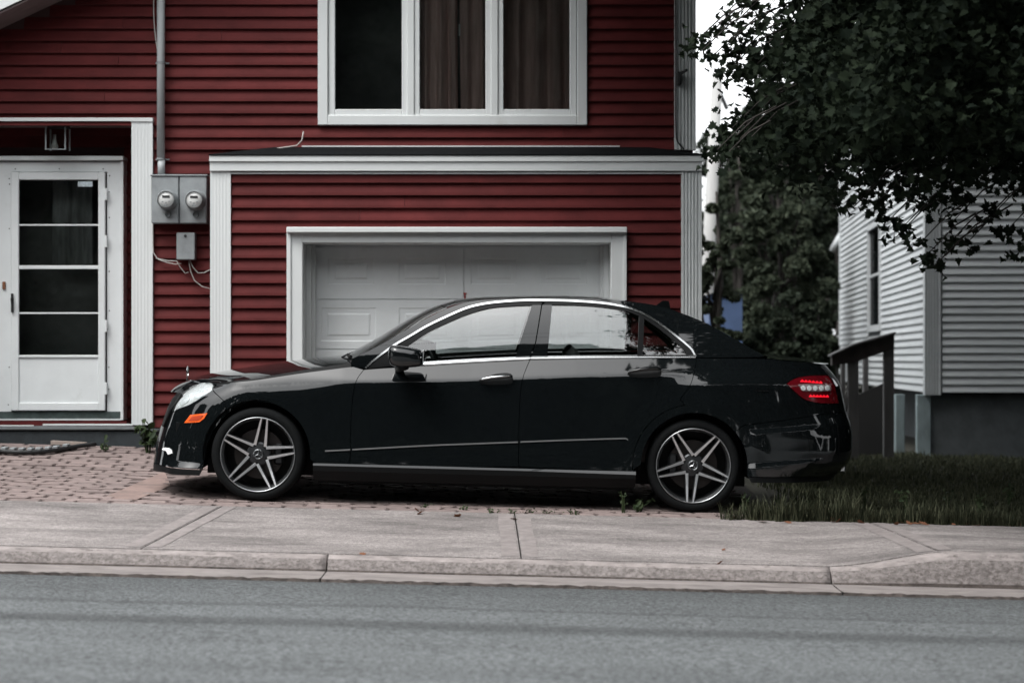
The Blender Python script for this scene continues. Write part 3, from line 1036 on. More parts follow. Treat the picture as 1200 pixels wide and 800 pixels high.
E3 = [G(*Ginv(*q)) for q in densify(E_PX)]
C3 = []
for q in densify(C_PX):
    x, z = loc_at(q[0], q[1], 0.0)
    C3.append(np.array((x, 0.0, z)))
loft('windscreen', 0, 15, E3, C3, M['car_glass'], 2.0)
loft('roof', 15, 38, E3, C3, M['paint'], 2.5)
loft('rear_window', 38, 57, E3, C3, M['dark_glass'], 2.2)

# --- bonnet
ek = [254, 275, 300, 350, 402, 414]
h_e = [(212, 462.5), (218, 457), (226, 452), (236, 448.6), (246, 448), (254, 449.8), (275, 447.5), (300, 445), (350, 437.5), (402, 430.7), (411, 429.8)]
h_r = [(207.5, 459.5), (211.5, 454.5), (217, 450.2), (225.5, 446.2), (236, 444.2), (247, 443.6), (271, 440.4), (297, 436.6), (348, 429.6), (400, 423.4), (409, 422.3)]
h_c = [(203.5, 457.3), (207, 453.3), (211.5, 450), (216, 447.3), (222, 444.8), (230, 441.6), (252, 436.2), (283, 431.8), (337, 423.2), (388, 417.8), (402, 416.8)]
e3 = [S(*Sinv(*q)) + np.array((0, 0.0, 0.002)) for q in densify(h_e)]
r3, c3 = [], []
dh_r, dh_c = densify(h_r), densify(h_c)
for i, q in enumerate(dh_r):
    w = abs(e3[i][1]) * 0.80
    x, z = loc_at(q[0], q[1], -w); r3.append(np.array((x, -w, z)))
for q in dh_c:
    x, z = loc_at(q[0], q[1], 0.0); c3.append(np.array((x, 0, z)))
e_low = [q.copy() for q in e3]
for i, q in enumerate(e3):
    px_ = cproj(q)[0]
    rise = float(np.interp(px_, [240, 256, 300, 350, 402, 412], [0.0, 0.9, 1.4, 2.6, 4.2, 4.6])) * 0.0057
    q += np.array((0, 0.006 + rise * 0.5, rise))
for sg in (1, -1):
    VV = [(q[0], q[1] * sg + 0.004 * sg, q[2] - 0.004) for q in e_low] + [(q[0], q[1] * sg, q[2]) for q in e3]
    k_ = len(e3)
    mesh_obj('bonnet_edge', VV, [(j, j + 1, k_ + j + 1, k_ + j) for j in range(k_ - 1)], M['black_plastic'], car, True, False)  # black strip for the shut gap, widened to stand for a dark reflection
V, F = [], []
nv = 24
for i in range(len(e3)):
    yy = np.array([-abs(e3[i][1]), -abs(r3[i][1]), 0, abs(r3[i][1]), abs(e3[i][1])])
    ys = np.concatenate([np.linspace(yy[0], yy[1], 6)[:-1], np.linspace(yy[1], yy[3], 2 * nv - 9), np.linspace(yy[3], yy[4], 6)[1:]])
    re = abs(r3[i][1])
    for y in ys:
        a = abs(y)
        if a <= re:
            t = (a / re) ** 2.6
            x = c3[i][0] + (r3[i][0] - c3[i][0]) * t; z = c3[i][2] + (r3[i][2] - c3[i][2]) * t
        else:
            t = (a - re) / (abs(e3[i][1]) - re)
            tz = t * 0.75 + t * t * 0.25
            x = r3[i][0] + (e3[i][0] - r3[i][0]) * t; z = r3[i][2] + (e3[i][2] - r3[i][2]) * tz
        V.append((x, y, z))
w = len(ys)
F = [(i * w + j, (i + 1) * w + j, (i + 1) * w + j + 1, i * w + j + 1) for i in range(len(e3) - 1) for j in range(w - 1)]
mesh_obj('bonnet', V, F, M['paint'], car, smooth=True, world=False)
# scuttle between bonnet and windscreen, boot lid
hb = [V[(len(e3) - 1) * w + j] for j in range(w)]
wb = []
for p in hb:
    v = p[1] / abs(hb[0][1]); f = abs(v) ** 2.0
    e, c = E3[0], C3[0]
    wb.append((c[0] + (e[0] - c[0]) * f + 0.02, v * abs(e[1]), c[2] + (e[2] - c[2]) * f - 0.004))
VV = [(p[0] - 0.02, p[1], p[2] - 0.012) for p in hb] + wb
mesh_obj('scuttle', VV, [(j, w + j, w + j + 1, j + 1) for j in range(w - 1)], M['black_plastic'], car, smooth=True, world=False)
d_e = [(888, 419.3), (905, 420.4), (930, 422.8), (952, 425), (963, 426.8)]
d_c = [(892, 413.6), (907, 416.6), (930, 419.4), (952, 422), (967.5, 424.6)]
de, dc = [S(*Sinv(*q)) for q in d_e], []
for q in d_c:
    x, z = loc_at(q[0], q[1], 0.0); dc.append(np.array((x, 0, z)))
de, dc = densify(de), densify(dc)
V, F = [], []
nv = 12
for e, c in zip(de, dc):
    for j in range(-nv, nv + 1):
        v = j / nv; f = abs(v) ** 2.6
        V.append((c[0] + (e[0] - c[0]) * abs(v) ** 2.2, v * abs(e[1]), c[2] + (e[2] - c[2]) * f))
w = 2 * nv + 1
F = [(i * w + j, (i + 1) * w + j, (i + 1) * w + j + 1, i * w + j + 1) for i in range(len(de) - 1) for j in range(w - 1)]
mesh_obj('boot_lid', V, F, M['paint'], car, smooth=True, world=False)
# the lip at the tail closes down to the rear panel
lip = [V[(len(de) - 1) * w + j] for j in range(w)]
bot = []
for j, p in enumerate(lip):
    v = (j - nv) / nv
    s = s_in + (S_MAX - s_in) * (1 - abs(v)) if abs(v) < 1 else s_in
    q = S(s, ztop)
    bot.append((q[0] - 0.004, math.copysign(min(abs(q[1]), abs(p[1])), v), q[2]))
mesh_obj('boot_lip', lip + bot, [(j, w + j, w + j + 1, j + 1) for j in range(w - 1)], M['paint'], car, smooth=True, world=False)

# --- wheels
RT, RR = HUB, 0.249


def make_wheel(ang, y_out, sgn, cx):
    """One wheel; ang = clockwise turn of its first twin spoke from straight up."""
    c = Vector((cx, 0, HUB))
    def Y(v):                                             # v: metres inwards from the outer face
        return sgn * (-y_out + v)
    tyre = MB()
    prof = [(0.240, 0.03), (0.2505, 0.010), (0.266, 0.001), (0.292, 0.004), (0.304, 0.016), (0.3105, 0.035), (0.312, 0.06), (0.3125, 0.12), (0.312, 0.18), (0.304, 0.222), (0.275, 0.235), (0.255, 0.22)]
    tyre.lathe([(r, Y(v)) for r, v in prof], (cx, 0, HUB), 'y', 72)
    tyre.v = [(x, y, z if z > 0.004 else 0.004 - 0.0005) for x, y, z in tyre.v]
    wheel = tyre.build('wheel', M['tyre'], car, True, False)
    if sgn < 0:
        pass
    rim = MB()
    rp = [(0.2495, 0.012), (0.2490, 0.004), (0.2440, 0.003), (0.2415, 0.008), (0.2270, 0.034), (0.224, 0.07), (0.221, 0.16), (0.215, 0.20)]
    rim.lathe([(r, Y(v)) for r, v in rp[4:]], (cx, 0, HUB), 'y', 72)
    bev = MB(); bev.lathe([(r, Y(v)) for r, v in rp[3:5]], (cx, 0, HUB), 'y', 72)
    ro = rim.build('rim', M['rim'], wheel, True, False)
    bev.build('rim_bevel', M['satin'], wheel, True, False)
    lp = MB(); lp.lathe([(r, Y(v)) for r, v in rp[:4]], (cx, 0, HUB), 'y', 72)
    lp.build('rim_lip', M['satin'], wheel, True, False)
    bd = MB(); bd.lathe([(0.03, Y(0.085)), (0.165, Y(0.085)), (0.165, Y(0.11)), (0.03, Y(0.11))], (cx, 0, HUB), 'y', 40)
    bd.build('brake_disc', M['disc'], wheel, False, False)
    bk = MB(); bk.lathe([(0.0, Y(0.15)), (0.24, Y(0.15))], (cx, 0, HUB), 'y', 40)
    bk.build('wheel_back', M['black_plastic'], wheel, False, False)
    for i in range(5):
        th = math.radians(ang + 72 * i)
        d = Vector((math.sin(th), 0, math.cos(th))); l = Vector((math.cos(th), 0, -math.sin(th)))
        sp, cut = MB(), MB()
        for sd in (-1, 1):
            a0 = math.radians(32) * sd
            pi = d * (0.066 * math.cos(a0)) + l * (0.066 * math.sin(a0))
            po = d * 0.2425 + l * (0.0195 * sd)
            ax = (po - pi).normalized(); sd_ = Vector((ax.z, 0, -ax.x))
            ys = (0.050, 0.009)
            for mb, w0, w1, f0, f1, dep in ((sp, 0.0142, 0.0088, 0.0, 0.0, 0.036), (cut, 0.0090, 0.0048, -0.0025, -0.0025, 0.002)):
                q = []
                for p, wd, yv, f in ((pi, w0, ys[0], f0), (pi + (po - pi) * 0.45, w0 * 0.55 + w1 * 0.45, 0.034, f0), (po, w1, ys[1], f1)):
                    for s_ in (1, -1):
                        q.append(c + p + sd_ * wd * s_ + Vector((0, Y(yv + f), 0)))
                        q.append(c + p + sd_ * wd * s_ * 1.15 + Vector((0, Y(yv + f + dep), 0)))
                k = [(0, 2, 6, 4), (4, 6, 10, 8), (0, 4, 5, 1), (4, 8, 9, 5), (2, 3, 7, 6), (6, 7, 11, 10), (8, 10, 11, 9), (0, 1, 3, 2)]
                mb.add(q, k)
        so = sp.build('spoke', M['rim'], wheel, False, False)
        cut.build('spoke_face', M['rim_cut'], wheel, False, False)
    hub = MB(); hub.lathe([(0.0, Y(0.030)), (0.030, Y(0.030)), (0.034, Y(0.036)), (0.036, Y(0.048)), (0.070, Y(0.053)), (0.080, Y(0.060)), (0.080, Y(0.08))], (cx, 0, HUB), 'y', 40)
    hub.build('hub', M['rim'], wheel, False, False)
    cap = MB(); cap.lathe([(0.026, Y(0.0295)), (0.029, Y(0.026)), (0.0335, Y(0.032)), (0.036, Y(0.046))], (cx, 0, HUB), 'y', 32)
    for i in range(3):
        th = math.radians(120 * i + ang * 0.4)
        d = Vector((math.sin(th), 0, math.cos(th))); l = Vector((d.z, 0, -d.x))
        q = [c + l * 0.005 + Vector((0, Y(0.0285), 0)), c - l * 0.005 + Vector((0, Y(0.0285), 0)), c + d * 0.027 + Vector((0, Y(0.0285), 0)), c + Vector((0, Y(0.024), 0))]
        cap.add(q, [(0, 2, 3), (2, 1, 3), (1, 0, 3)])
    cap.build('centre_emblem', M['satin'], wheel, False, False)
    for i in range(5):
        th = math.radians(ang + 36 + 72 * i)
        p = c + Vector((math.sin(th), 0, math.cos(th))) * 0.054
        b = MB(); b.lathe([(0.0, Y(0.0505)), (0.0085, Y(0.0505)), (0.0085, Y(0.056))], (p.x, 0, p.z), 'y', 10)
        b.build('wheel_bolt', M['black_plastic'], wheel, False, False)
    cal = MB()
    th = math.radians(100 if cx < 0 else -80)
    cal.bbox(cx + (0.10 if cx < 0 else -0.165), cx + (0.165 if cx < 0 else -0.10), Y(0.06), Y(0.13), HUB - 0.07, HUB + 0.07, 0.015)
    cal.build('brake_caliper', M['rim'], wheel, False, False)
    return wheel


for cx, ang in ((-WB, 9.4), (WB, 39.5)):
    for sgn in (1, -1):
        make_wheel(ang, 0.895, sgn, cx)
        well = MB()
        th = np.linspace(-0.15, math.pi + 0.15, 30)
        for i in range(len(th) - 1):
            q = [(cx + 0.366 * math.cos(t), y, HUB + 0.366 * math.sin(t)) for t in (th[i], th[i + 1]) for y in (-0.888 * sgn, -0.56 * sgn)]
            well.add(q, [(0, 2, 3, 1)])
        well.add([(cx + 0.366 * math.cos(t), -0.56 * sgn, HUB + 0.366 * math.sin(t)) for t in th], [tuple(range(len(th)))])
        well.build('wheel_well', M['black_plastic'], car, False, False)

# --- underside, cabin floor, interior
ub = MB()
ub.box(-1.05, 1.05, -0.80, 0.80, 0.13, 0.27)
ub.box(-2.02, -1.83, -0.72, 0.72, 0.20, 0.50)
ub.box(-1.83, -1.05, -0.54, 0.54, 0.15, 0.80)
ub.box(1.05, 1.83, -0.54, 0.54, 0.15, 0.75)
ub.box(1.83, 2.35, -0.70, 0.70, 0.22, 0.80)
ub.build('underbody', M['black_plastic'], car, False, False)
dl = MB()
for sg in (1, -1):
    dl.box(-0.75, 1.10, sg * 0.70, sg * 0.80, 0.27, 0.86)
dl.build('door_lining', M['black_plastic'], car, False, False)
da = MB(); da.prism([(-0.98, 0.88), (-0.62, 0.94), (-0.45, 0.93), (-0.40, 0.80), (-0.55, 0.55), (-1.0, 0.55)], -0.70, 0.70, 'y')
da.build('dashboard', M['black_plastic'], car, False, False)
binn = MB(); binn.prism([(-0.62, 0.93), (-0.50, 0.985), (-0.36, 0.975), (-0.42, 0.90)], -0.56, -0.20, 'y')
binn.build('instrument_hood', M['black_plastic'], car, False, False)
sw = MB()
ctr = Vector((-0.28, -0.37, 0.905)); axd = Vector((0.87, 0, 0.42)).normalized(); u_ = Vector((0, 1, 0)); v_ = axd.cross(u_)
ringp = [ctr + (u_ * math.cos(t) + v_ * math.sin(t)) * 0.185 for t in np.linspace(0, 2 * math.pi, 33)]
sw.tube(ringp, 0.016, 8, False)
for t in (0.1, math.pi - 0.1, -math.pi / 2):
    sw.tube([ctr, ctr + (u_ * math.cos(t) + v_ * math.sin(t)) * 0.18], 0.018, 6)
sw.tube([ctr - axd * 0.25, ctr], 0.05, 8)
sw.build('steering_wheel', M['black_plastic'], car, True, False)


def seat_at(x, y, w):
    st = empty('seat', (x, y, 0.3)); st.parent = car
    a = MB(); a.bbox(-0.28, 0.25, -w / 2, w / 2, 0.0, 0.2, 0.05); a.build('seat_cushion', M['leather'], st, False, False)
    b = MB(); b.prism([(0.20, 0.12), (0.34, 0.12), (0.52, 0.58), (0.44, 0.61), (0.36, 0.52)], -w / 2 + 0.02, w / 2 - 0.02, 'y'); b.build('seat_back', M['leather'], st, False, False)
    return st


for y in (-0.37, 0.37):
    st = seat_at(0.12, y, 0.50)
    h = MB(); h.bbox(0.47, 0.57, -0.13, 0.13, 0.60, 0.76, 0.04); h.build('headrest', M['leather'], st, False, False)
seat_at(0.98, 0.0, 1.25)
hs = MB(); hs.box(1.48, 1.95, -0.62, 0.62, 0.84, 0.90); hs.build('parcel_shelf', M['black_plastic'], car, False, False)
hl = loft('headliner', 16, 37, E3, C3, M['headliner'], 2.5, lift_=-0.025)
rm = MB(); rm.bbox(-0.34, -0.30, -0.13, 0.13, 1.15, 1.21, 0.01); rm.build('rear_view_mirror', M['black_plastic'], car, False, False)

# --- door mirror
for sgn in (1, -1):
    mm_ = MB()
    # housing lofted from rings along y (towards the camera)
    pts_ = [(455.5, 409), (459, 404.8), (470, 405.3), (484, 407.5), (493.5, 410), (496, 415), (496.5, 424), (494, 428.6), (480, 430.4), (466, 430), (458, 427), (455, 420)]
    outline = cr(pts_ + pts_[:1], 2.5)[:-1]
    base = [loc_at(a, b, -1.0) for a, b in outline]
    cxm = sum(p[0] for p in base) / len(base); czm = sum(p[1] for p in base) / len(base)
    rings = []
    for y, k in ((-0.915, 0.80), (-0.93, 0.92), (-0.97, 1.0), (-1.02, 1.0), (-1.06, 0.95), (-1.085, 0.84), (-1.10, 0.62), (-1.105, 0.3)):
        rings.append([(cxm + (p[0] - cxm) * k, y * sgn, czm + (p[1] - czm) * k) for p in base])
    n = len(base)
    Vm = [p for r in rings for p in r]
    Fm = [(i * n + j, i * n + (j + 1) % n, (i + 1) * n + (j + 1) % n, (i + 1) * n + j) for i in range(len(rings) - 1) for j in range(n)]
    Fm += [tuple(range(n))[::-1], tuple(range((len(rings) - 1) * n, len(rings) * n))]
    if sgn < 0:
        Fm = [f[::-1] for f in Fm]
    mo = mesh_obj('door_mirror', Vm, Fm, M['paint'], (front_door[0] if sgn > 0 else front_door[1]), True, False)
    arm = MB()
    x0, z0 = loc_at(470, 430, -0.93)
    arm.tube([(x0 - 0.02, -0.84 * sgn, z0 - 0.01), (x0, -0.90 * sgn, z0 - 0.004), (x0 + 0.03, -0.96 * sgn, z0 + 0.01)], [0.03, 0.026, 0.03], 10)
    arm.build('mirror_arm', M['black_plastic'], mo, True, False)
    g = MB()
    gx = cxm + max(p[0] - cxm for p in base) * 1.0
    g.bbox(gx - 0.006, gx + 0.002, -1.075 * sgn, -0.93 * sgn, czm - 0.045, czm + 0.05, 0.002)
    g.build('mirror_glass', M['mirror'], mo, False, False)
    ln = MB()
    q = [loc_at(a, b, -1.03) for a, b in ((459, 414), (475, 415.2), (488, 417.2), (494, 418.5))]
    ln.tube([(a, -1.077 * sgn, b) for a, b in q], 0.004, 6)
    ln.build('mirror_lamp', M['lamp_back'], mo, False, False)

# --- door handles
for px0, py0, door, bright in ((561, 446.6, front_door, True), (735, 438.4, rear_door, True)):
    for sgn in (1, -1):
        cup = MB()
        pts_ = [(0, 0), (8, -4.5), (20, -8.5), (34, -9.6), (39.5, -7), (40.5, -2), (39, 2.5), (26, 4.0), (12, 4.2), (3, 2.5)]
        out = cr(pts_ + pts_[:1], 3)[:-1]
        d_ = None
        poly = SP([(px0 + a, py0 + b) for a, b in out])
        dd = grow(S, poly, h=0.02, gap=0, flange=0.01, off=0.0015)
        cu = emit('handle_cup', dd, M['black_plastic'], door[0 if sgn > 0 else 1], far=sgn < 0)
        gp = MB()
        path = []
        for a, b, o in ((1, -0.4, 0.012), (5, -0.9, 0.028), (14, -1.7, 0.04), (26, -2.8, 0.043), (35, -3.6, 0.036), (39, -4.2, 0.018)):
            s, z = Sinv(px0 + a, py0 + b)
            p = S(s, z) + normals(S, np.array([[s, z]]))[0] * o
            path.append((p[0], p[1] * sgn, p[2]))
        gp.tube(path, [0.007, 0.010, 0.012, 0.0125, 0.012, 0.008], 10)
        gp.build('door_handle', M['paint'], door[0 if sgn > 0 else 1], True, False)
        bar = MB()
        bar.tube([(p[0], p[1] - 0.0085 * sgn, p[2] + 0.0035) for p in path[0:6]], [0.004, 0.0065, 0.007, 0.007, 0.0065, 0.004], 8)
        bar.build('handle_trim', M['chrome'] if px0 < 600 else M['paint'], door[0 if sgn > 0 else 1], True, False)

# --- small things on the body
an = MB()
x0, z0 = loc_at(757, 357, 0); x1, z1 = loc_at(786, 364, 0)
xm, zm = loc_at(781.5, 352.5, 0)
an.prism([(x0, z0), (x1, z1), (xm + 0.012, zm), (xm - 0.03, zm + 0.002), (xm - 0.085, zm - 0.042)], -0.022, 0.022, 'y')
an.build('roof_aerial', M['gloss_black'], car, False, False)
st = MB()
x0, z0 = loc_at(219, 444.5, 0); x1, z1 = loc_at(221, 429, 0)
R = (z1 - z0) * 0.40; cz_ = z1 - R
st.tube([(x0, 0, z0 - 0.01), (x0 + 0.002, 0, cz_ - R)], [0.008, 0.003], 8)
st.tube([(x0 + 0.004, R * math.cos(t), cz_ + R * math.sin(t)) for t in np.linspace(0, 2 * math.pi, 25)], 0.0028, 6, False)
for t in (90, 210, 330):
    t = math.radians(t)
    st.tube([(x0 + 0.004, 0, cz_), (x0 + 0.004, R * math.cos(t), cz_ + R * math.sin(t))], [0.006, 0.0015], 5)
st.build('bonnet_star', M['chrome'], car, False, False)
gf = MB()
fx = [S(s, z) for s, z in [(s_gr, zg_low), (s_gr, (zg_low + ztg) / 2), (s_gr + 0.01, float(ztg))]]
cen = [S(0.001, float(ztg) + 0.012)]
for sg in (1, -1):
    gf.tube([(p[0] - 0.008, p[1] * sg, p[2]) for p in fx] + [(float(S(s_gr * 0.5, float(ztg) + 0.012)[0]) - 0.01, float(S(s_gr * 0.5, 0.6)[1]) * sg, float(ztg) + 0.012), (float(cen[0][0]) - 0.01, 0, float(ztg) + 0.014)], 0.010, 8)
for k in range(4):
    z = zg_low + (float(ztg) - zg_low) * (0.15 + 0.22 * k)
    ss = np.linspace(0.001, s_gr, 10)
    line = [S(a, z) for a in ss]
    gf.tube([(p[0] + 0.022, -p[1] * 0.97, p[2]) for p in line[::-1]] + [(p[0] + 0.022, p[1] * 0.97, p[2]) for p in line[1:]], 0.006, 6)
gf.build('grille_frame', M['black_plastic'], car, True, False)
for sg in (1, -1):
    wp = MB()
    a = loc_at(404, 416.8, -0.35 * sg); b = loc_at(409, 414.8, -0.35); c_ = loc_at(413, 417.8, -0.5)
    wp.tube([(a[0], -0.05 * sg - 0.02, a[1]), (b[0], -0.45 * sg, b[1]), (c_[0], -0.62 * sg, c_[1])], [0.006, 0.010, 0.014], 6)
    wp.build('wiper', M['black_plastic'], car, False, False)
    ex = MB()
    ex0 = loc_at(983, 547.5, -0.55); ex1 = loc_at(991.3, 543.2, -0.55)
    ex.bbox(ex0[0] - 0.05, ex1[0] - 0.005, -0.60 * sg, -0.42 * sg, ex0[1] - 0.03, ex0[1] + 0.028, 0.012)
    ex.build('exhaust_tip', M['chrome'], car, False, False)


# ================================================================== THE RED HOUSE
DH, DG, DR = 16.55, 15.95, 17.0
YH, YG, YR = DH + CAMY, DG + CAMY, DR + CAMY
house = empty('red_house', (0, YH, 0.1), 'red clapboard house with white trim, a big upstairs window and a low garage front', 'house')


BOARD_CACHE = {}


def board_mesh(L, e, m):
    """One lap-siding board of length L and exposure e: the butt stands proud, the top tucks under the next board."""
    key = (round(L, 3), round(e, 4), m.name)
    if key not in BOARD_CACHE:
        pr = [(0.007, 0.007), (-0.020, 0.0), (-0.0225, 0.0035), (-0.0185, e * 0.24), (-0.0085, e * 0.50), (0.001, e * 0.74), (0.006, e * 0.92), (0.007, e + 0.001)]
        mb = MB().prism(pr, 0.0, L, 'x')
        me = bpy.data.meshes.new('siding_board')
        me.from_pydata(mb.v, [], mb.f)
        me.materials.append(m)
        BOARD_CACHE[key] = me
    return BOARD_CACHE[key]


def board(x0, x1, y, z, e, m, parent, rz=0.0, org=None):
    if x1 - x0 < 0.015:
        return
    o = bpy.data.objects.new('siding_board', board_mesh(x1 - x0, e, m))
    if org is None:
        o.location = (x0, y, z)
    else:
        o.location = (org[0] + math.cos(rz) * x0, org[1] + math.sin(rz) * x0, z)
        o.rotation_euler = (0, 0, rz)
    COL.objects.link(o)
    put(o, parent)
    return o


def rows(x0, x1, y, zb, zt, z_ref, e, m, parent, holes=(), rz=0.0, org=None, top=None):
    """Rows of boards between two heights, broken by rectangular holes (x0, x1, z0, z1)."""
    k = math.floor((zb - z_ref) / e)
    z = z_ref + k * e
    while z < zt:
        segs = [(x0, x1)]
        for (a, b, c, d) in holes:
            if z + e * 0.75 > c and z + e * 0.15 < d:
                ns = []
                for p, q in segs:
                    if b <= p or a >= q:
                        ns.append((p, q))
                    else:
                        if a > p: ns.append((p, a))
                        if b < q: ns.append((b, q))
                segs = ns
        for p, q in segs:
            if top is not None:
                p2, q2 = top(z, p, q)
                if q2 <= p2:
                    continue
                p, q = p2, q2
            if q - p > 2.2 and random.random() < 0.45:       # a butt joint: the right length laps a hair under the left one
                c = p + (q - p) * random.uniform(0.2, 0.8)
                board(p, c, y, z, e, m, parent, rz, org)
                board(c + 0.0025, q, y + (0.0016 if org is None else 0), z, e, m, parent, rz, org)
            else:
                board(p, q, y, z, e, m, parent, rz, org)
        z += e


# --- shell: thin sheathing round the openings, room behind the window, porch recess
xl, xr = -6.2, PX(815, DH)
wx0, wx1, wz0, wz1 = PX(374, DH), PX(687, DH), PZ(146, DH), 4.75
px1 = PX(156, DH)                                          # porch recess right edge
pz1 = PZ(141, DH)
sh = MB()
yb = YH + 0.012
gz0, gz1 = -0.3, 6.6
sh.box(xl, wx0, yb, yb + 0.1, pz1, 5.2)
sh.box(wx0, wx1, yb, yb + 0.1, pz1, wz0)
sh.box(wx0, wx1, yb, yb + 0.1, wz1, 5.2)
sh.box(wx1, xr - 0.02, yb, yb + 0.1, pz1, 5.2)
sh.box(px1, xr - 0.02, yb + 0.001, yb + 0.1, gz0, pz1 - 0.001)
sh.box(xl, PX(16, 16.9), YR + 0.012, YR + 0.1, gz0, pz1 + 0.05)       # recess back, open behind the glazed door
sh.box(PX(122, 16.9), px1 - 0.001, YR + 0.012, YR + 0.1, gz0, pz1 + 0.05)
sh.box(PX(16, 16.9), PX(122, 16.9), YR + 0.012, YR + 0.1, PZ(206, 16.9), pz1 + 0.05)
sh.box(PX(16, 16.9), PX(122, 16.9), YR + 0.012, YR + 0.1, gz0, PZ(418, 16.9))
sh.box(px1 + 0.0, px1 + 0.06, yb + 0.1, YR + 0.1, gz0, pz1)          # recess side
sh.box(xr - 0.1, xr - 0.02, yb + 0.1, YH + 5, gz0, 5.2)
sh.box(xl, xl + 0.1, yb + 0.1, YH + 5, gz0, 5.2)
sh.box(xl, xr, YH + 5, YH + 5.1, gz0, 5.2)
sh.prism([(xl, 5.2), (xr, 5.2), (-1.2, 6.6)], yb, yb + 0.1, 'y')
sh.build('wall', M['sheath'], house)
rm = MB()
rm.box(wx0 - 0.8, wx1 + 0.8, YH + 1.1, YH + 1.2, 2.4, 5.1)
rm.box(wx0 - 0.8, wx1 + 0.8, YH + 0.15, YH + 2.5, 2.45, 2.5)
rm.box(wx0 - 0.8, wx1 + 0.8, YH + 0.15, YH + 2.5, 5.0, 5.05)
rm.box(wx0 - 0.85, wx0 - 0.8, YH + 0.15, YH + 2.5, 2.4, 5.1)
rm.box(wx1 + 0.8, wx1 + 0.85, YH + 0.15, YH + 2.5, 2.4, 5.1)
rm.build('upstairs_room', M['dim_room'], house)

# --- roof: a gable with its rake running up from the top left corner of the picture
rk = MB()
rk_s = 0.47
p0 = P(0, 14, 16.1)
def rake(x):
    return p0.z + (x - p0.x) * rk_s
top_x = 0.4
rk.prism([(xl - 0.4, rake(xl - 0.4)), (top_x, rake(top_x)), (top_x, rake(top_x) + 0.15), (xl - 0.4, rake(xl - 0.4) + 0.15)], YH - 0.46, YH + 5.3, 'y')
rk.prism([(top_x, rake(top_x)), (xr + 0.5, rake(top_x) - 0.45), (xr + 0.5, rake(top_x) - 0.3), (top_x, rake(top_x) + 0.15)], YH - 0.46, YH + 5.3, 'y')
rk.build('roof', M['shingle'], house)
rb_ = MB()
rb_.prism([(xl - 0.4, rake(xl - 0.4) + 0.005), (top_x, rake(top_x) + 0.005), (top_x, rake(top_x) + 0.17), (xl - 0.4, rake(xl - 0.4) + 0.17)], YH - 0.485, YH - 0.461, 'y')
rb_.build('rake_board', M['white'], house)
sf = MB()
sf.prism([(xl - 0.4, rake(xl - 0.4) - 0.02), (top_x, rake(top_x) - 0.02), (top_x, rake(top_x) - 0.003), (xl - 0.4, rake(xl - 0.4) - 0.003)], YH - 0.46, YH - 0.02, 'y')
sf.build('rake_soffit', M['soffit'], house)

# --- main wall boards
E1 = 14.13 * DH / FPX
zr1 = PZ(6.4, DH)
def under_rake(z, p, q):
    lim = (z + E1 - p0.z) / rk_s + p0.x + 0.02
    return max(p, lim), q
cp0 = PX(790, DH)
rows(xl, cp0, YH, pz1 + 0.02, 4.62, zr1, E1, M['red'], house, holes=[(wx0, wx1, wz0, wz1)], top=under_rake)
gx0, gx1 = PX(247, DG), PX(822, DG)
zrow = lambda z_: zr1 + math.floor((z_ - zr1) / E1) * E1
rows(px1 + 0.16, cp0, YH, PZ(180, DH), zrow(pz1 + 0.02) - 1e-4, zr1, E1, M['red'], house, holes=[(wx0, wx1, wz0, wz1), (px1, PX(180.5, DH), -9, 9)])
rows(PX(180.5, DH), gx0 + 0.06, YH, 0.16, zrow(PZ(180, DH)) - 1e-4, zr1, E1, M['red'], house)
# recess back wall
E2 = 13.75 * DR / FPX
rows(PX(-110, DR), px1 - 0.001, YR, 0.2, pz1 - 0.02, PZ(462, DR), E2, M['red'], house, holes=[(PX(-60, DR), PX(145.5, DR), 0.0, PZ(184, DR))])
rows(0.012, YR - YH - 0.02, 0, 0.2, pz1 - 0.02, PZ(462, DR), E2, M['red'], house, rz=math.radians(-90), org=(px1 - 0.0, YR))


def fluted(name, x0, x1, y, z0, z1, m, parent, n=5, d=0.011, depth=0.09):
    """A corner board with vertical flutes."""
    w = x1 - x0
    pr = [(x0, y + depth), (x0, y)]
    m0 = w * 0.10
    fw = (w - 2 * m0) / n
    for k in range(n):
        a = x0 + m0 + k * fw
        pr += [(a + fw * 0.12, y), (a + fw * 0.34, y + d), (a + fw * 0.66, y + d), (a + fw * 0.88, y)]
    pr += [(x1, y), (x1, y + depth)]
    return MB().prism(pr, z0, z1, 'z').build(name, m, parent)


fluted('corner_post', cp0, xr, YH - 0.034, PZ(176, DH), 4.9, M['white'], house, 5)
# --- porch: soffit, column, recess
po = MB()
po.box(xl, px1 - 0.002, YH - 0.02, YR + 0.01, pz1 - 0.012, pz1 + 0.012)
po.build('porch_soffit', M['soffit'], house)
pf = MB(); pf.box(xl, PX(155, DH) - 0.002, YH - 0.035, YH - 0.021, PZ(142.6, DH), PZ(138.6, DH)); pf.build('porch_fascia', M['white'], house)
fluted('porch_column', PX(155.3, DH), PX(180, DH), YH - 0.045, PZ(497.5, DH), PZ(144, DH), M['white'], house, 5, 0.0012, 0.16)
cc = MB(); cc.bbox(PX(154, DH), PX(180.6, DH), YH - 0.055, YH + 0.1, PZ(144, DH) + 0.001, PZ(139, DH), 0.004); cc.build('column_cap', M['white'], house)

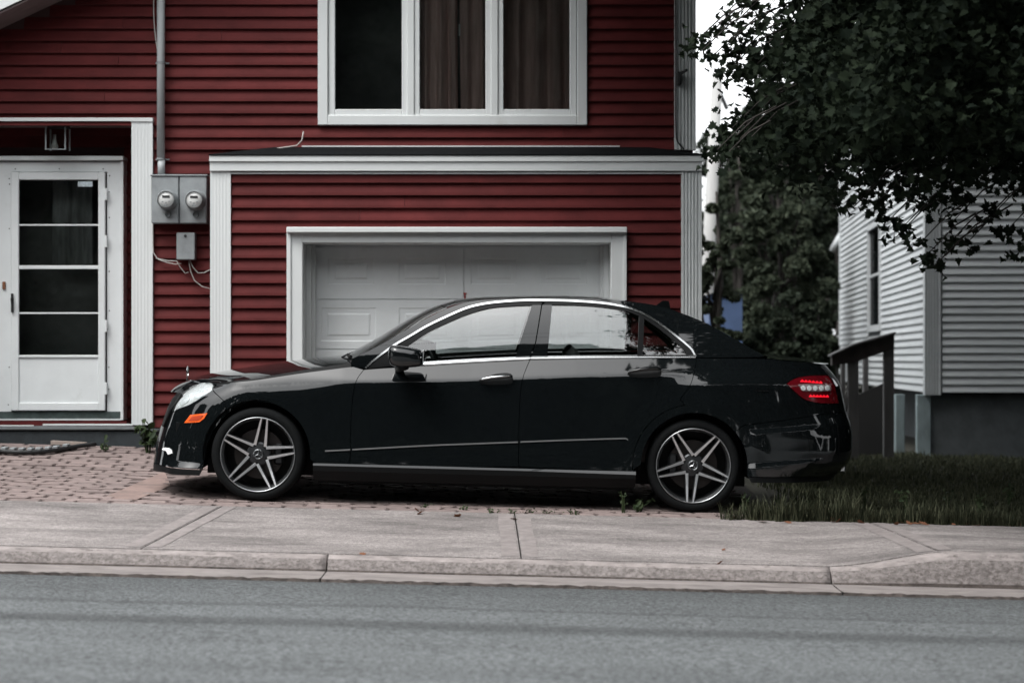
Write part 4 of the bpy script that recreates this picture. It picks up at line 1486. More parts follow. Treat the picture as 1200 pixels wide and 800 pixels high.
# --- upstairs window
win = MB()
yf = YH - 0.045
wxa, wxb = PX(373, DH), PX(688, DH)
zo, zi = PZ(147.5, DH), PZ(128.5, DH)
def frame_rect(mb, x0, x1, z0, z1, t, y0, y1, b=0.006, bottom=True):
    mb.bbox(x0, x0 + t, y0, y1, z0, z1, b); mb.bbox(x1 - t, x1, y0, y1, z0, z1, b)
    if bottom: mb.bbox(x0 + t - 0.001, x1 - t + 0.001, y0 + 0.001, y1, z0, z0 + t, b)
    mb.bbox(x0 + t - 0.001, x1 - t + 0.001, y0 + 0.001, y1, z1 - t, z1, b)
frame_rect(win, wxa, wxb, zo, wz1, 0.085, yf, yf + 0.16)
for a, b in ((471.5, 491.5), (569.5, 589.5)):
    m_ = (PX(a, DH) + PX(b, DH)) / 2
    win.bbox(m_ - 0.03, m_ + 0.03, yf + 0.008, yf + 0.15, zo + 0.08, wz1 - 0.05, 0.005)
window = win.build('window', M['white'], house)
for a, b in ((393, 471), (492, 569), (590, 667.5)):
    sa = MB()
    x0, x1 = PX(a, DH), PX(b, DH)
    t = 0.058
    frame_rect(sa, x0 - t, x1 + t, zi - t, wz1 - 0.04, t, yf + 0.022, yf + 0.09, 0.005)
    sa.build('sash', M['white'], window)
    gl = MB(); gl.box(x0 - 0.01, x1 + 0.01, yf + 0.055, yf + 0.061, zi - 0.01, wz1 - 0.1); gl.build('pane', M['glass'], window)


def curtain(x0, x1, y, z0, z1, folds, label, phase, amp=0.035):
    n = folds * 10
    V, F = [], []
    for i in range(n + 1):
        t = i / n
        x = x0 + (x1 - x0) * t
        a = amp * math.sin(2 * math.pi * folds * t + phase) + 0.012 * math.sin(2 * math.pi * folds * 2.3 * t + 1.7 * phase)
        for z, k in ((z0, 1.15), ((z0 + z1) / 2, 1.0), (z1, 0.7)):
            V.append((x + 0.012 * math.sin(7 * t + z), y + a * k, z))
    for i in range(n):
        for j in range(2):
            F.append((i * 3 + j, (i + 1) * 3 + j, (i + 1) * 3 + j + 1, i * 3 + j + 1))
    o = mesh_obj('curtain', V, F, M['curtain'], None, True)
    tag(o, label, 'curtain')
    return o


yc = YH + 0.13
curtain(PX(489, DH), PX(537.0, DH), yc, zi - 0.12, wz1 - 0.05, 3, 'brown curtain in the middle upstairs pane, left of the bright slit', 0.6)
curtain(PX(539.2, DH), PX(574, DH), yc, zi - 0.12, wz1 - 0.05, 2, 'narrow brown curtain in the middle upstairs pane, right of the bright slit', 2.0)
curtain(PX(583, DH), PX(672, DH), yc + 0.01, zi - 0.12, wz1 - 0.05, 4, 'wide brown curtain filling the right-hand upstairs pane', 4.1, 0.05)
sl = MB(); sl.box(PX(537.2, DH), PX(539.3, DH), yc - 0.07, yc - 0.066, PZ(41, DH), PZ(27, DH))
tag(sl.build('paper_card', M['white'], None), 'small white card showing in the gap between the two brown curtains', 'card')

# --- garage front
yw = YG
gh0, gh1 = PX(337.5, DG), PX(733.5, DG)
gzt = PZ(273, DG)
gs = MB()
ztopg = PZ(190, DG)
gs.box(gx0 + 0.01, gh0 + 0.05, yw + 0.012, yw + 0.09, -0.3, ztopg)
gs.box(gh1 - 0.05, gx1 - 0.01, yw + 0.012, yw + 0.09, -0.3, ztopg)
gs.box(gh0 + 0.05, gh1 - 0.05, yw + 0.012, yw + 0.09, gzt, ztopg)
gs.box(gx0 + 0.01, gx0 + 0.08, yw + 0.09, YH + 0.01, -0.3, ztopg)
gs.box(gx1 - 0.08, gx1 - 0.01, yw + 0.09, YH + 0.01, -0.3, ztopg)
gs.build('garage_wall', M['sheath'], house)
E3_ = 14.66 * DG / FPX
rows(PX(270.5, DG), PX(798.5, DG), yw, 0.15, PZ(203.8, DG) - 0.012, PZ(214.7, DG), E3_, M['red'], house,
     holes=[(gh0, gh1, -1, PZ(273.5, DG))])
fluted('corner_post', gx0, PX(271, DG), yw - 0.032, 0.05, PZ(201.3, DG), M['white'], house, 5, 0.0012, 0.1)
fluted('corner_post', PX(798, DG), gx1, yw - 0.032, -0.1, PZ(201.3, DG), M['white'], house, 5, 0.012, 0.1)
fb_ = MB(); fb_.bbox(PX(245, DG - 0.07), PX(826, DG - 0.07), yw - 0.068, yw - 0.045, PZ(189.3, DG - 0.07), PZ(181.6, DG - 0.07), 0.003); fb_.build('fascia_board', M['white'], house)
fz = MB(); fz.bbox(gx0, gx1, yw - 0.052, yw + 0.03, PZ(201.2, DG), PZ(190.3, DG), 0.003); fz.build('frieze_board', M['white'], house)
ft_ = MB(); ft_.bbox(PX(271.2, DG), PX(797.8, DG), yw - 0.028, yw + 0.02, PZ(204.4, DG), PZ(202.1, DG), 0.002); ft_.build('frieze_trim', M['white'], house)
so = MB(); so.box(gx0 - 0.01, gx1 + 0.01, yw - 0.0445, yw + 0.02, PZ(188.4, DG - 0.07), PZ(188.4, DG - 0.07) + 0.012); so.build('garage_soffit', M['soffit'], house)
# garage roof: lean-to with hipped ends
ev = yw - 0.076
ze, zw = PZ(180.9, DG - 0.076), PZ(172.6, DH)
xa, xb = PX(244.6, DG - 0.076), PX(827, DG - 0.076)
xwa, xwb = PX(322, DH), PX(760, DH)
V = [(xa, ev, ze), (xb, ev, ze), (xb, YH - 0.01, ze), (xa, YH - 0.01, ze), (xwa, YH - 0.01, zw), (xwb, YH - 0.01, zw),
     (xa, ev, ze - 0.009), (xb, ev, ze - 0.009), (xb, YH - 0.01, ze - 0.009), (xa, YH - 0.01, ze - 0.009)]
mesh_obj('garage_roof', V, [(0, 1, 5, 4), (1, 2, 5), (3, 0, 4), (6, 9, 8, 7), (0, 6, 7, 1), (1, 7, 8, 2), (3, 9, 6, 0)], M['shingle'], house)
fl = MB(); fl.box(PX(354, DH), PX(726, DH), YH - 0.03, YH - 0.02, PZ(172.7, DH), PZ(171.2, DH)); fl.build('flashing_strip', M['white'], house)
# garage door surround
gd = MB()
ci0, ci1 = PX(355.3, DG), PX(715.5, DG)
czt = PZ(284.8, DG)
yc0 = yw - 0.05
gd.bbox(gh0, ci0, yc0, yw + 0.02, 0.0, gzt, 0.004)
gd.bbox(ci1, gh1, yc0, yw + 0.02, -0.1, gzt, 0.004)
gd.bbox(ci0 - 0.001, ci1 + 0.001, yc0 + 0.001, yw + 0.02, czt, gzt - 0.001, 0.004)
gd.bbox(gh0 - 0.004, gh0 + 0.03, yc0 - 0.014, yc0 - 0.001, 0.0, gzt, 0.003)
gd.bbox(gh1 - 0.022, gh1 + 0.003, yc0 - 0.014, yc0 - 0.001, -0.1, gzt, 0.003)
DD = 16.26
yd = DD + CAMY
jb = 0.05
gd.box(ci0 - 0.02, ci0 - 0.0005, yw + 0.02, yd + 0.03, 0.0, czt)
gd.box(ci1 + 0.0005, ci1 + 0.02, yw + 0.02, yd + 0.03, -0.1, czt)
gd.box(ci0 - 0.02, ci1 + 0.02, yw + 0.02, yd + 0.05, czt + 0.0005, czt + 0.02)
gd.bbox(ci0 - 0.001, ci0 + 0.045, yd - 0.10, yd - 0.05, 0.0, czt - 0.001, 0.004)
gd.bbox(ci1 - 0.045, ci1 + 0.001, yd - 0.10, yd - 0.05, -0.1, czt - 0.001, 0.004)
gd.bbox(ci0 + 0.02, ci0 + 0.075, yd - 0.05, yd - 0.012, 0.0, czt - 0.001, 0.004)
gd.bbox(ci1 - 0.075, ci1 - 0.02, yd - 0.05, yd - 0.012, -0.1, czt - 0.001, 0.004)
gd.build('garage_door_frame', M['white'], house)
cap_ = MB(); cap_.bbox(PX(335.8, DG - 0.1), PX(734.8, DG - 0.1), yw - 0.11, yw + 0.015, PZ(272.6, DG - 0.1), PZ(266.0, DG - 0.1), 0.005); cap_.build('door_head_cap', M['white'], house)
# the door itself: two leaves of raised and fielded panels
def gdoor():
    mb = MB()
    mb.box(ci0, ci1, yd + 0.012, yd + 0.05, -0.1, czt)
    d = mb.build('garage_door', M['white_door'], house)
    cols = [(375, 449.5), (458, 541.5), (545.5, 616), (623, 697)]
    cuts = [290, 350.6, 409.0, 468.0, 527.0]
    xs = [ci0 + 0.02] + [PX(453.5, DD), PX(543.6, DD), PX(619.5, DD)] + [ci1 - 0.02]
    pin = [((384.5, 438.5), (302.5, 333.5)), ((467, 522.5), (302.5, 333.5)), ((551.5, 606), (302.5, 333.5)), ((632.5, 688), (302.5, 333.5)),
           ((376, 441), (360.5, 400)), ((467.5, 531), (360.5, 400)), ((552, 611), (360.5, 400)), ((629, 692), (360.5, 400)),
           ((376, 441), (419, 458.5)), ((467.5, 531), (419, 458.5)), ((552, 611), (419, 458.5)), ((629, 692), (419, 458.5)),
           ((376, 441), (478, 517)), ((467.5, 531), (478, 517)), ((552, 611), (478, 517)), ((629, 692), (478, 517))]
    for r in range(4):
        za, zb_ = PZ(cuts[r], DD), PZ(cuts[r + 1], DD)
        for lf in range(2):
            x0, x1 = (xs[0], xs[2]) if lf == 0 else (xs[2], xs[4])
            y1 = yd + (0.0 if lf == 0 else 0.004)
            mb = MB()
            g = 0.003
            # a section face with two framed fields pressed into it
            rects = [(PX(pin[r * 4 + lf * 2 + q][0][0], DD), PX(pin[r * 4 + lf * 2 + q][0][1], DD), PZ(pin[r * 4 + lf * 2 + q][1][1], DD), PZ(pin[r * 4 + lf * 2 + q][1][0], DD)) for q in (0, 1)]
            zt_, zbm = za - g, zb_ + g
            X0, X1 = x0 + g, x1 - g
            xsn = [X0, rects[0][0], rects[0][1], rects[1][0], rects[1][1], X1]
            zsn = [zbm, rects[0][2], rects[0][3], zt_]
            for i in range(5):
                for j in range(3):
                    if j == 1 and i in (1, 3):
                        a, b, c, d_ = xsn[i], xsn[i + 1], zsn[j], zsn[j + 1]
                        R = [(a, b, c, d_, y1), (a + 0.010, b - 0.010, c + 0.010, d_ - 0.010, y1 + 0.0045), (a + 0.05, b - 0.05, c + 0.045, d_ - 0.045, y1 + 0.0045), (a + 0.065, b - 0.065, c + 0.058, d_ - 0.058, y1 - 0.001)]
                        for u in range(3):
                            p, q = R[u], R[u + 1]
                            o4 = [(p[0], p[4], p[2]), (p[1], p[4], p[2]), (p[1], p[4], p[3]), (p[0], p[4], p[3])]
                            i4 = [(q[0], q[4], q[2]), (q[1], q[4], q[2]), (q[1], q[4], q[3]), (q[0], q[4], q[3])]
                            mb.add(o4 + i4, [(0, 1, 5, 4), (1, 2, 6, 5), (2, 3, 7, 6), (3, 0, 4, 7)])
                        q = R[3]
                        mb.add([(q[0], q[4], q[2]), (q[1], q[4], q[2]), (q[1], q[4], q[3]), (q[0], q[4], q[3])], [(0, 1, 2, 3)])
                    else:
                        a, b, c, d_ = xsn[i], xsn[i + 1], zsn[j], zsn[j + 1]
                        mb.add([(a, y1, c), (b, y1, c), (b, y1, d_), (a, y1, d_)], [(0, 1, 2, 3)])
            # edges
            for (a, b) in (((X0, zbm), (X1, zbm)), ((X1, zbm), (X1, zt_)), ((X1, zt_), (X0, zt_)), ((X0, zt_), (X0, zbm))):
                mb.add([(a[0], y1, a[1]), (b[0], y1, b[1]), (b[0], yd + 0.011, b[1]), (a[0], yd + 0.011, a[1])], [(3, 2, 1, 0)])
            mb.build('door_section', M['white_door'], d)
    mk = MB()
    mk.box(PX(543.0, DD), PX(547, DD), yd - 0.004, yd + 0.001, PZ(344.5, DD), PZ(343, DD))
    mk.box(PX(544.0, DD), PX(545.6, DD), yd - 0.004, yd + 0.001, PZ(350.5, DD), PZ(344.5, DD))
    mk.build('red_latch', mat('faded_red_mark', (0.35, 0.05, 0.05), 0.7), d)
gdoor()

# --- entrance in the porch recess
DE = 16.86
ye = DE + CAMY
ds = MB()
zt0 = PZ(183.5, DE)
ds.box(PX(-60, DE), PX(13.2, DE), ye, YR + 0.01, PZ(482, DE), PZ(190, DE))           # side panel left of the door
ds.box(PX(125.5, DE), PX(141.5, DE), ye, YR + 0.01, PZ(482, DE), PZ(190, DE))
ds.box(PX(13.2, DE), PX(125.5, DE), ye + 0.0005, YR + 0.01, PZ(201.5, DE), PZ(190, DE) - 0.0005)
ds.bbox(PX(141.6, DE), PX(145.2, DE), ye - 0.022, YR + 0.01, PZ(492, DE), PZ(189, DE), 0.003)
ds.box(PX(-60, DE), PX(141.5, DE), ye - 0.012, ye + 0.05, PZ(492.2, DE), PZ(490.4, DE))
door_frame = ds.build('entrance_surround', M['white_door'], house)
hd = MB(); hd.bbox(PX(-60, DE), PX(145.8, DE), ye - 0.05, YR + 0.01, PZ(188.5, DE), zt0, 0.004); hd.build('head_moulding', M['white_door'], house)
th_ = MB(); th_.box(PX(-60, DE), PX(141.0, DE), ye - 0.01, ye + 0.05, PZ(490.2, DE), PZ(482.2, DE)); th_.build('door_sill', M['threshold'], house)
scr = MB()
for a, b in ((11, 209.5), (11.2, 216), (69.5, 198), (18, 198), (121, 198), (128.5, 206), (128, 225), (128.2, 255), (125.5, 278), (128, 318), (128.2, 364), (125.6, 386), (127.5, 430), (125.5, 450), (127.6, 456), (125.6, 462), (9.8, 474), (11, 268), (10.8, 430)):
    q = P(a, b, DE)
    scr.lathe([(0.0, q.y - 0.004), (0.0055, q.y - 0.003), (0.0055, q.y + 0.002)], (q.x, 0, q.z), 'y', 8)
scr.build('screw_heads', M['dark_metal'], door_frame)
kn = MB(); kn.bbox(PX(3.2, DE), PX(6.8, DE), ye - 0.02, ye, PZ(339, DE), PZ(330, DE), 0.004); kn.build('bell_push', M['brass'], door_frame)
# storm door
ld = MB()
y0 = ye - 0.035
zA, zB = PZ(202.2, DE), PZ(481, DE)
xA, xB = PX(14, DE), PX(124, DE)
gA, gB = PX(23.2, DE), PX(116, DE)
zgt, zgb = PZ(211.2, DE), PZ(415.8, DE)
zpt, zpb = PZ(419, DE), PZ(471.5, DE)
ld.bbox(xA, gA, y0, y0 + 0.035, zB, zA, 0.005)
ld.bbox(gB, xB, y0, y0 + 0.035, zB, zA, 0.005)
ld.bbox(gA - 0.001, gB + 0.001, y0 + 0.001, y0 + 0.034, zgt, zA - 0.001, 0.005)
ld.bbox(gA - 0.001, gB + 0.001, y0 + 0.001, y0 + 0.034, zpt, zgb, 0.004)
ld.bbox(gA - 0.001, gB + 0.001, y0 + 0.001, y0 + 0.034, zB + 0.001, zpb, 0.005)
sdoor = ld.build('storm_door', M['white_door'], house)
lp_ = MB(); lp_.box(gA - 0.005, gB + 0.005, y0 + 0.014, y0 + 0.022, zpb - 0.01, zpt + 0.01); lp_.build('kick_panel', M['white_door'], sdoor)
for py, t in ((264, 0.0075), (313.3, 0.016), (367, 0.0075)):
    b_ = MB(); z = PZ(py, DE); b_.bbox(gA - 0.002, gB + 0.002, y0 + 0.008, y0 + 0.028, z - t, z + t, 0.003); b_.build('glazing_bar', M['white_door'], sdoor)
gb = [PZ(212, DE), PZ(264, DE), PZ(313.3, DE), PZ(367, DE), PZ(415.5, DE)]
for i in range(4):
    g_ = MB(); g_.box(gA - 0.004, gB + 0.004, y0 + 0.0165, y0 + 0.0205, gb[i + 1], gb[i]); g_.build('pane', M['glass'], sdoor)
stk_ = MB(); stk_.box(PX(92, DE), PX(109, DE), y0 + 0.0125, y0 + 0.0155, PZ(219, DE), PZ(213, DE)); stk_.build('window_sticker', M['sticker'], sdoor)
hn = MB()
hn.bbox(PX(14.5, DE), PX(17.3, DE), y0 - 0.02, y0, PZ(366, DE), PZ(344, DE), 0.004)
hn.tube([(PX(16, DE), y0 - 0.01, PZ(350, DE)), (PX(16, DE), y0 - 0.05, PZ(350, DE)), (PX(17, DE), y0 - 0.05, PZ(359, DE))], 0.007, 8)
hn.build('door_handle', M['dark_metal'], sdoor)
hg = MB()
for py in (228, 283, 382, 455):
    hg.bbox(PX(123.6, DE), PX(126.4, DE), y0 - 0.008, y0 + 0.01, PZ(py + 7, DE), PZ(py - 7, DE), 0.002)
hg.build('hinge', M['white_door'], sdoor)
inn = MB()
inn.box(PX(13.2, DE) - 0.3, PX(125.5, DE) + 0.3, YR + 0.42, YR + 0.46, 0.1, PZ(190, DE))
inn.build('inner_door', M['dim_room'], house)
lc = [(x, YR + 0.14 + 0.02 * math.sin(i * 1.3) + 0.012 * math.sin(i * 0.47)) for i, x in enumerate(np.linspace(57, 103, 22))]
V = []
for i, (x, y) in enumerate(lc):
    V += [(PX(x + 1.2 * math.sin(i), DR), y, PZ(310 + 1.5 * math.sin(i * 0.9), DR)), (PX(x, DR), y + 0.01, PZ(206, DR))]
mo_ = mesh_obj('lace_curtain', V, [(2 * i, 2 * i + 2, 2 * i + 3, 2 * i + 1) for i in range(21)], M['lace'], None, True)
tag(mo_, 'pale lace curtain hanging behind the glass of the white storm door', 'curtain')
# doorstep
stp = empty('door_step', (-3.6, YH, 0.2), 'low dark concrete step below the white storm door', 'step')
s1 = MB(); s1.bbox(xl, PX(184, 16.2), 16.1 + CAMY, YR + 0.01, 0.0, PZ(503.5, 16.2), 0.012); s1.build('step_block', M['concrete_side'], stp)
s2 = MB(); s2.bbox(xl, PX(163, 16.2), 16.08 + CAMY, YR + 0.0, PZ(503.5, 16.2) + 0.001, PZ(501, 16.2), 0.006); s2.build('step_slab', M['concrete_dark'], stp)
ts = MB()
ts.bbox(PX(-60, DH), PX(38, DH), YH + 0.03, YH + 0.05, PZ(499.4, DH), PZ(498, DH), 0.002)
ts.bbox(PX(49, DH), PX(157, DH), YH + 0.03, YH + 0.05, PZ(498.6, DH), PZ(496.6, DH), 0.002)
ts.build('edge_strip', M['white'], stp)
rs = MB(); rs.box(PX(-60, DR), PX(156, DR), YH + 0.16, YH + 0.18, PZ(501, DH), PZ(492.5, DE)); rs.build('riser_board', M['red'], stp)

# --- fittings on the wall
mbx = empty('electric_meter_box', (PX(213, DH), YH - 0.09, PZ(262, DH)), 'grey twin electric meter box on the red wall between the white posts', 'meter box')
yq = YH - 0.02
for a, b in ((180.8, 212.6), (213.6, 245.2)):
    c_ = MB(); c_.bbox(PX(a, DH), PX(b, DH), yq - 0.12, yq, PZ(263, DH), PZ(208.4, DH), 0.006); c_.build('cabinet', M['metal_box'], mbx)
c_ = MB(); c_.bbox(PX(179.8, DH), PX(246, DH), yq - 0.13, yq + 0.002, PZ(208.2, DH), PZ(206.4, DH), 0.003); c_.build('cabinet_lid', M['metal_box'], mbx)
for a, b in ((196.6, 234.5), (229.3, 235)):
    q = P(a, b, DH - 0.16)
    r = 11.0 * DH / FPX
    m_ = MB(); m_.lathe([(r * 1.06, 0.02), (r * 1.06, -0.02), (r * 0.98, -0.025), (r * 0.96, -0.10), (r * 0.86, -0.115)], (q.x, yq - 0.125, q.z), 'y', 36)
    mt = m_.build('meter', M['metal_box'], mbx, True)
    d_ = MB(); d_.lathe([(0.0, -0.105), (r * 0.86, -0.105), (r * 0.88, -0.09)], (q.x, yq - 0.125, q.z), 'y', 36); d_.build('dial', M['dial'], mt, True)
    e_ = MB()
    e_.bbox(q.x - 0.032, q.x + 0.032, yq - 0.234, yq - 0.2295, q.z + 0.012, q.z + 0.032, 0.002)
    e_.build('display', M['dark_metal'], mt)
    f_ = MB()
    for dx, dz, w_ in ((-0.028, -0.02, 0.008), (0.0, -0.03, 0.008), (0.026, -0.018, 0.008), (0, -0.048, 0.016)):
        f_.bbox(q.x + dx - w_, q.x + dx + w_, yq - 0.2325, yq - 0.2295, q.z + dz - 0.004, q.z + dz + 0.004, 0.001)
    f_.build('dial_marks', M['metal_box'], mt)
    g_ = MB(); g_.lathe([(r * 0.3, 0.0), (r * 0.3, -0.02)], (q.x, yq - 0.121, q.z - r * 1.5), 'y', 12)
    g_.build('seal_ring', M['dark_metal'], mbx)
jx = empty('junction_box', (PX(220, DH), YH - 0.05, PZ(305, DH)), 'small plain grey box on the red wall below the two meters', 'junction box')
c_ = MB(); c_.bbox(PX(209.3, DH), PX(230.8, DH), yq - 0.09, yq, PZ(305, DH), PZ(273.5, DH), 0.005); c_.build('box_body', M['metal_box'], jx)
c_ = MB(); q = P(219.8, 277.5, DH); c_.lathe([(0.0, -0.006), (0.012, -0.006), (0.012, 0.004)], (q.x, yq - 0.09, q.z), 'y', 12); c_.build('box_screw', M['dark_metal'], jx)
cdt = empty('conduit_pipe', (PX(190.5, DH), YH - 0.06, PZ(207, DH)), 'upright grey conduit pipe running up the red wall from the meter box', 'pipe')
xp = PX(190.4, DH); rp_ = 4.6 * DH / FPX
c_ = MB(); c_.tube([(xp, yq - 0.055, PZ(186, DH)), (xp, yq - 0.055, 4.9)], rp_, 16); c_.build('pipe', M['pvc'], cdt, True)
c_ = MB(); c_.tube([(xp + 0.004, yq - 0.055, PZ(206, DH)), (xp + 0.004, yq - 0.055, PZ(186.4, DH))], rp_ * 0.92, 16); c_.build('pipe_stub', M['pvc'], cdt, True)
for py in (75, 187.5):
    c_ = MB()
    z = PZ(py, DH)
    c_.lathe([(rp_ * 1.14, -0.008), (rp_ * 1.14, 0.008), (rp_ * 1.0, 0.008), (rp_ * 1.0, -0.008)], (xp, yq - 0.055, z), 'z', 18, True)
    c_.bbox(xp - rp_ - 0.02, xp + rp_ + 0.03, yq - 0.012, yq + 0.002, z - 0.007, z + 0.007, 0.002)
    c_.build('pipe_clamp', M['metal_box'], cdt)


def cable(pts, r, label, D=DH, m='cable', name='cable', yo=-0.03):
    q = [P(a, b, D) + Vector((0, yo, 0)) for a, b in cr(pts, 6)]
    o = MB().tube(q, r, 6).build(name, M[m], None, True)
    tag(o, label, 'cable')
    return o


cable([(181.6, -6), (181.5, 20), (183.5, 45), (186.4, 64)], 0.005, 'thin grey cable hanging left of the conduit pipe at the top', yo=-0.05)
cable([(180.6, 212), (180.8, 296), (186, 304), (197, 308), (207, 310), (214, 309)], 0.005, 'pale cable looping from the white porch column to the small grey box', yo=-0.05)
cable([(184, 303), (198, 306), (208, 306), (212, 313), (218, 320.5), (222, 319)], 0.0045, 'short pale cable with a loose hooked end below the small grey box', yo=-0.045)
cable([(223.5, 305), (227, 313), (233, 320), (240, 320), (249, 315.5)], 0.0045, 'pale cable curving right from the small grey box, upper of two', yo=-0.05)
cable([(222.5, 306), (224.5, 318), (229, 329), (238, 336), (249, 339)], 0.0045, 'pale cable curving right from the small grey box, lower of two', yo=-0.05)
cable([(325, 174.4), (338, 172.6), (348, 171.2), (354, 165), (356, 154.5)], 0.006, 'short loose cable end curling up above the garage roof', D=DH - 0.08, yo=-0.02)
cable([(791, -6), (791.5, 60), (791.5, 150), (794, 168), (801, 176)], 0.007, 'dark cable running down beside the upper right corner post', m='dark_metal', yo=-0.05)
br = MB(); q0 = P(796, 94, DH)
br.bbox(q0.x - 0.03, q0.x + 0.012, YH - 0.10, YH - 0.03, q0.z - 0.055, q0.z + 0.055, 0.01)
br.tube([(q0.x, YH - 0.09, q0.z + 0.04), (q0.x + 0.05, YH - 0.16, q0.z + 0.06)], 0.012, 8)
tag(br.build('wall_bracket', M['dark_metal'], None), 'small dark bracket fixed to the upper right corner post', 'bracket')
lampt = empty('porch_lamp', (PX(68, 16.8), YR - 0.1, PZ(176, 16.8)), 'square glass porch lamp under the soffit above the storm door', 'lamp')
DL = 16.72
yl = DL + CAMY
c_ = MB(); c_.bbox(PX(57, DL), PX(79, DL), yl - 0.06, yl + 0.1, PZ(150, DL), PZ(146, DL) + 0.02, 0.006); c_.build('lamp_top', M['dark_metal'], lampt)
xa_, xb_, za_, zb__ = PX(55.3, DL), PX(79.6, DL), PZ(175.5, DL), PZ(150, DL)
for x in (xa_, xb_ - 0.012):
    for y in (yl - 0.08, yl + 0.09):
        MB().box(x, x + 0.012, y, y + 0.012, za_, zb__).build('frame_post', M['metal_box'], lampt)
MB().box(xa_, xb_, yl - 0.08, yl - 0.0685, za_ - 0.008, za_ - 0.0005).build('frame_base', M['metal_box'], lampt)
c_ = MB(); c_.box(xa_ + 0.012, xb_ - 0.012, yl - 0.078, yl - 0.074, za_, zb__); c_.build('lamp_glass', M['glass'], lampt)
c_ = MB(); q = P(64, 171.5, DL); c_.lathe([(0.0, -0.028), (0.018, -0.024), (0.030, -0.006), (0.030, 0.006), (0.02, 0.03), (0.014, 0.06), (0.014, 0.1)], (q.x, yl, q.z), 'z', 16); c_.build('bulb', M['dial'], lampt, True)

# ================================================================== GROUND
def sheet(name, xs, ys, off, m, kind='structure', parent=None, liftk=None):
    V, F = [], []
    for y in ys:
        for x in xs:
            V.append((x, y, float(gz(x, y)) + off + (liftk(x, y) if liftk else 0.0)))
    nx = len(xs)
    F = [(j * nx + i, j * nx + i + 1, (j + 1) * nx + i + 1, (j + 1) * nx + i) for j in range(len(ys) - 1) for i in range(nx - 1)]
    o = mesh_obj(name, V, F, m, parent, False)
    if kind: tag(o, kind=kind)
    return o


XW = [-400, -120, -60, -30] + list(np.arange(-14, 14.01, 0.5)) + [30, 60, 120, 400]
sheet('ground', XW, [-400, -120, -60, -40, -30, -21, -20.2, -19, -10, -6, -2.4, -1.98, -1.0, -0.25, 0.5, 1.85, 2.9, 4, 6, 9, 13, 20, 30, 45, 70, 120, 250, 400], -0.06, M['grass_soil'])
m, t, b = new_mat('asphalt')
N, L = t.nodes, t.links
tc = N.new('ShaderNodeTexCoord')
def noise(vec, sc, det=4, rough=0.6):
    n = N.new('ShaderNodeTexNoise'); n.inputs['Scale'].default_value = sc; n.inputs['Detail'].default_value = det; n.inputs['Roughness'].default_value = rough
    L.new(vec, n.inputs['Vector']); return n.outputs['Fac']
def mrange(v, a, b_, c, d):
    n = N.new('ShaderNodeMapRange'); n.inputs[1].default_value = a; n.inputs[2].default_value = b_; n.inputs[3].default_value = c; n.inputs[4].default_value = d
    L.new(v, n.inputs[0]); return n.outputs[0]
def mul(a, b_):
    n = N.new('ShaderNodeMath'); n.operation = 'MULTIPLY'; L.new(a, n.inputs[0]); L.new(b_, n.inputs[1]); return n.outputs[0]
ob = tc.outputs['Object']
mp = N.new('ShaderNodeMapping'); mp.inputs['Scale'].default_value = (0.03, 1.0, 1.0); mp.inputs['Rotation'].default_value = (0, 0, math.radians(0.4)); L.new(ob, mp.inputs['Vector'])
streak = mrange(noise(mp.outputs[0], 2.6, 3, 0.55), 0.35, 0.65, 0.90, 1.07)
streak2 = mrange(noise(mp.outputs[0], 9.0, 2, 0.5), 0.35, 0.65, 0.96, 1.03)
grit = mrange(noise(ob, 42, 4, 0.85), 0.38, 0.62, 0.38, 1.7)
fine = mrange(noise(ob, 130, 2, 0.8), 0.36, 0.64, 0.62, 1.42)
patch = mrange(noise(ob, 0.9, 4, 0.6), 0.3, 0.7, 0.90, 1.10)
tot = mul(mul(mul(streak, streak2), mul(grit, fine)), patch)
# darker polished tracks along the carriageway
sx = N.new('ShaderNodeSeparateXYZ'); L.new(ob, sx.inputs[0])
wob = mrange(noise(ob, 0.35, 2, 0.5), 0.2, 0.8, -0.10, 0.10)
yy_ = N.new('ShaderNodeMath'); yy_.operation = 'ADD'; L.new(sx.outputs['Y'], yy_.inputs[0]); L.new(wob, yy_.inputs[1])
rp = N.new('ShaderNodeValToRGB')
e_ = rp.color_ramp.elements
stops = [(-6.5, 1.0), (-4.75, 1.05), (-4.42, 0.98), (-4.30, 0.64), (-4.16, 0.66), (-4.02, 1.0), (-3.80, 1.08), (-3.62, 1.0), (-3.53, 0.66), (-3.42, 0.95), (-3.1, 0.90), (-2.45, 0.72)]
while len(e_) < len(stops): e_.new(0.5)
for q_, (yy0, vv) in zip(e_, stops):
    q_.position = (yy0 + 7.0) / 5.0; q_.color = (vv, vv, vv, 1)
L.new(mrange(yy_.outputs[0], -7.0, -2.0, 0.0, 1.0), rp.inputs[0])
tot = mul(tot, rp.outputs[0])
sc_ = N.new('ShaderNodeVectorMath'); sc_.operation = 'SCALE'; sc_.inputs[0].default_value = (0.102, 0.109, 0.112); L.new(tot, sc_.inputs['Scale'])
L.new(sc_.outputs[0], b.inputs['Base Color']); b.inputs['Roughness'].default_value = 0.85; b.inputs['Specular IOR Level'].default_value = 0.3
bp = N.new('ShaderNodeBump'); bp.inputs['Strength'].default_value = 0.5; bp.inputs['Distance'].default_value = 0.008; L.new(noise(ob, 110, 3, 0.8), bp.inputs['Height']); L.new(bp.outputs[0], b.inputs['Normal'])
M['asphalt'] = m
XR = [-120, -60, -30] + list(np.arange(-14, 14.01, 0.25)) + [30, 60, 120]
